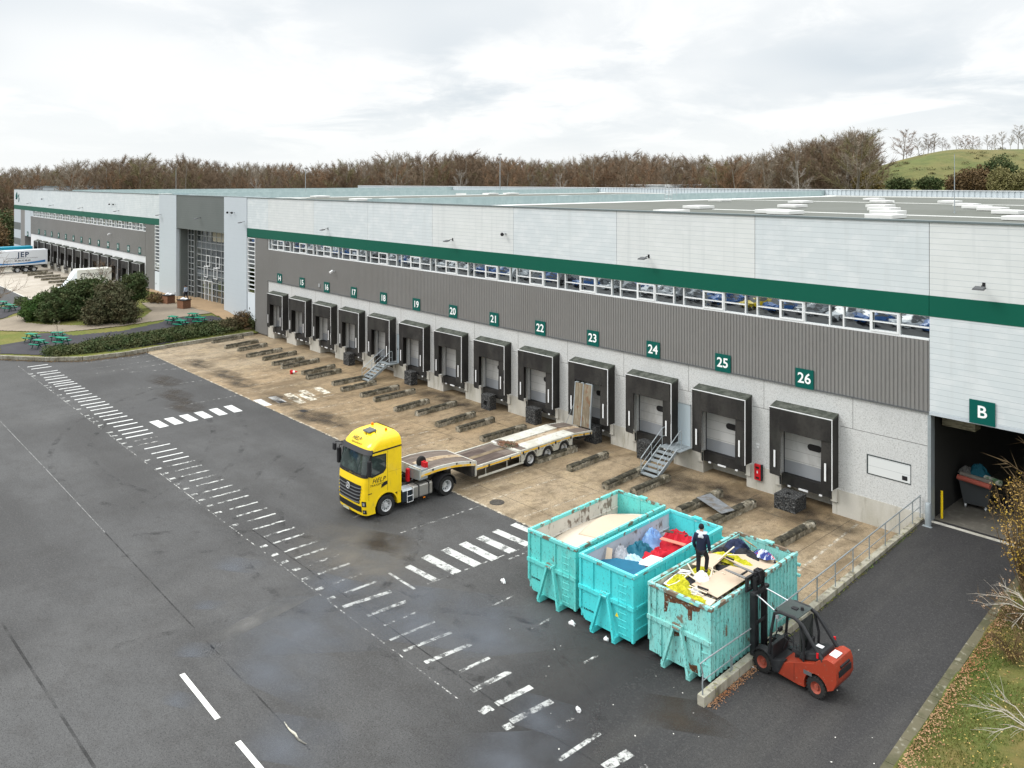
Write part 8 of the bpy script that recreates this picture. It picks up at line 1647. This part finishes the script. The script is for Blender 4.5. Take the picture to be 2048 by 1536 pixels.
def boughs(loc, ends, label, seed):
    r = random.Random(seed); t = thing('birch_sapling', loc, label, 'tree', 'pale birches on the bank'); m = MB()
    for e in ends:
        e = Vector(e); a = Vector((0, 0, 0)); mid = a.lerp(e, .5) + Vector((0, 0, .22)); pts = [a, mid, e]; m.tube(pts, [.02, .012, .003], 6, caps=False)
        for k in range(9):
            q = r.uniform(.25, .95); p = a.lerp(mid, q * 2) if q < .5 else mid.lerp(e, q * 2 - 1); g = ((e - a).normalized() + rv(r, .7)).normalized() * r.uniform(.3, .7); m.tube([p, p + g * .5 + Vector((0, 0, .03)), p + g], [.006, .004, .002], 4, caps=False)
    m.build('boughs', M('white_birch_bark', (.38, .35, .30), .7), t, fix=False); MB().tube([(0, 0, -1.2), (0, 0, .05)], [.06, .035], 8).build('trunk', M('white_birch_bark', (.38, .35, .30), .7), t); return t
p = at(2068, 1228, 1.9); boughs(tuple(p), [(-1.5, -.4, .25), (-1.3, -.9, .1), (-1.0, .3, .35), (-1.2, .9, .2), (-.3, -1.2, -.1)], 'white birch boughs reaching in over the bank, upper one', 4)
p = at(2075, 1470, 1.5); boughs(tuple(p), [(-1.6, -.35, .2), (-1.2, .5, .3), (-1.5, .1, .1), (-.9, -.9, .0), (-.4, .8, .1)], 'white birch boughs reaching in over the bank, lower one', 6)
# ------------------------------------------------------------------ parked cars behind the camera: the ribbon windows mirror them
def carmesh(paint, label):
    t = thing('parked_car', (0, 0, 0), label, 'car', 'parked cars mirrored in the ribbon windows')
    sec = []
    for y, zl, zt, hw, hi in ((-2.1, .35, .62, .72, .6), (-1.95, .25, .78, .84, .7), (-1.0, .2, .92, .88, .76), (-.85, .2, .95, .88, .74), (-.1, .2, 1.38, .88, .60), (.5, .2, 1.46, .88, .60), (1.2, .2, 1.40, .88, .60), (1.85, .22, 1.0, .86, .66), (2.1, .35, .85, .78, .62)):
        sec.append([Vector((-hw, y, zl)), Vector((hw, y, zl)), Vector((hw, y, min(zt, .86))), Vector((hi, y, zt)), Vector((-hi, y, zt)), Vector((-hw, y, min(zt, .86)))])
    loft(MB(), sec).build('body', paint, t, smooth=True, auto=35)
    g = MB()
    for s in (-1, 1): g.add([(s * .885, -.7, .9), (s * .885, 1.7, .9), (s * .64, 1.15, 1.36), (s * .64, -.05, 1.34)], [(0, 1, 2, 3)])
    g.add([(-.7, -.86, .965), (.7, -.86, .965), (.58, -.14, 1.375), (-.58, -.14, 1.375)], [(0, 1, 2, 3)]); g.build('glass', m_glassd, t)
    for y in (-1.3, 1.3):
        for s in (-1, 1): wheel(t, s * .8, y, .32, .2, s, hub=False)
    for s in (-1, 1): MB().box(s * .62 - .12, s * .62 + .12, -2.08, -1.98, .6, .72).build('headlight', m_clear, t)
    return t
pal = [('white', (.72, .74, .76)), ('silver grey', (.30, .32, .34)), ('blue', (.03, .12, .36)), ('yellow', (.75, .55, .02)), ('black', (.02, .022, .026))]
cars = []
for nm, c in pal: cars.append(carmesh(M('car_paint_' + nm.replace(' ', '_'), c, .3, coat=.5), nm + ' car parked behind the camera, seen only in the ribbon windows'))
rr = random.Random(44); usedc = set()
for j, (yrow) in enumerate((-16.5, -22.0)):
    x = -34.0
    while x > -205:
        k = rr.choice([0, 0, 0, 1, 1, 2, 2, 4]) if abs(x + 58) > 2.6 or j else 3
        loc = (x + rr.uniform(-.3, .3), yrow + rr.uniform(-.3, .3), 0); ro = R_(rr.choice([0, 180]) + rr.uniform(-4, 4) + 25)
        if k in usedc: c = again(cars[k], loc, ro)
        else: cars[k].location = loc; cars[k].rotation_euler = (0, 0, ro); usedc.add(k)
        x -= rr.uniform(3.4, 4.4) if rr.random() < .85 else 6
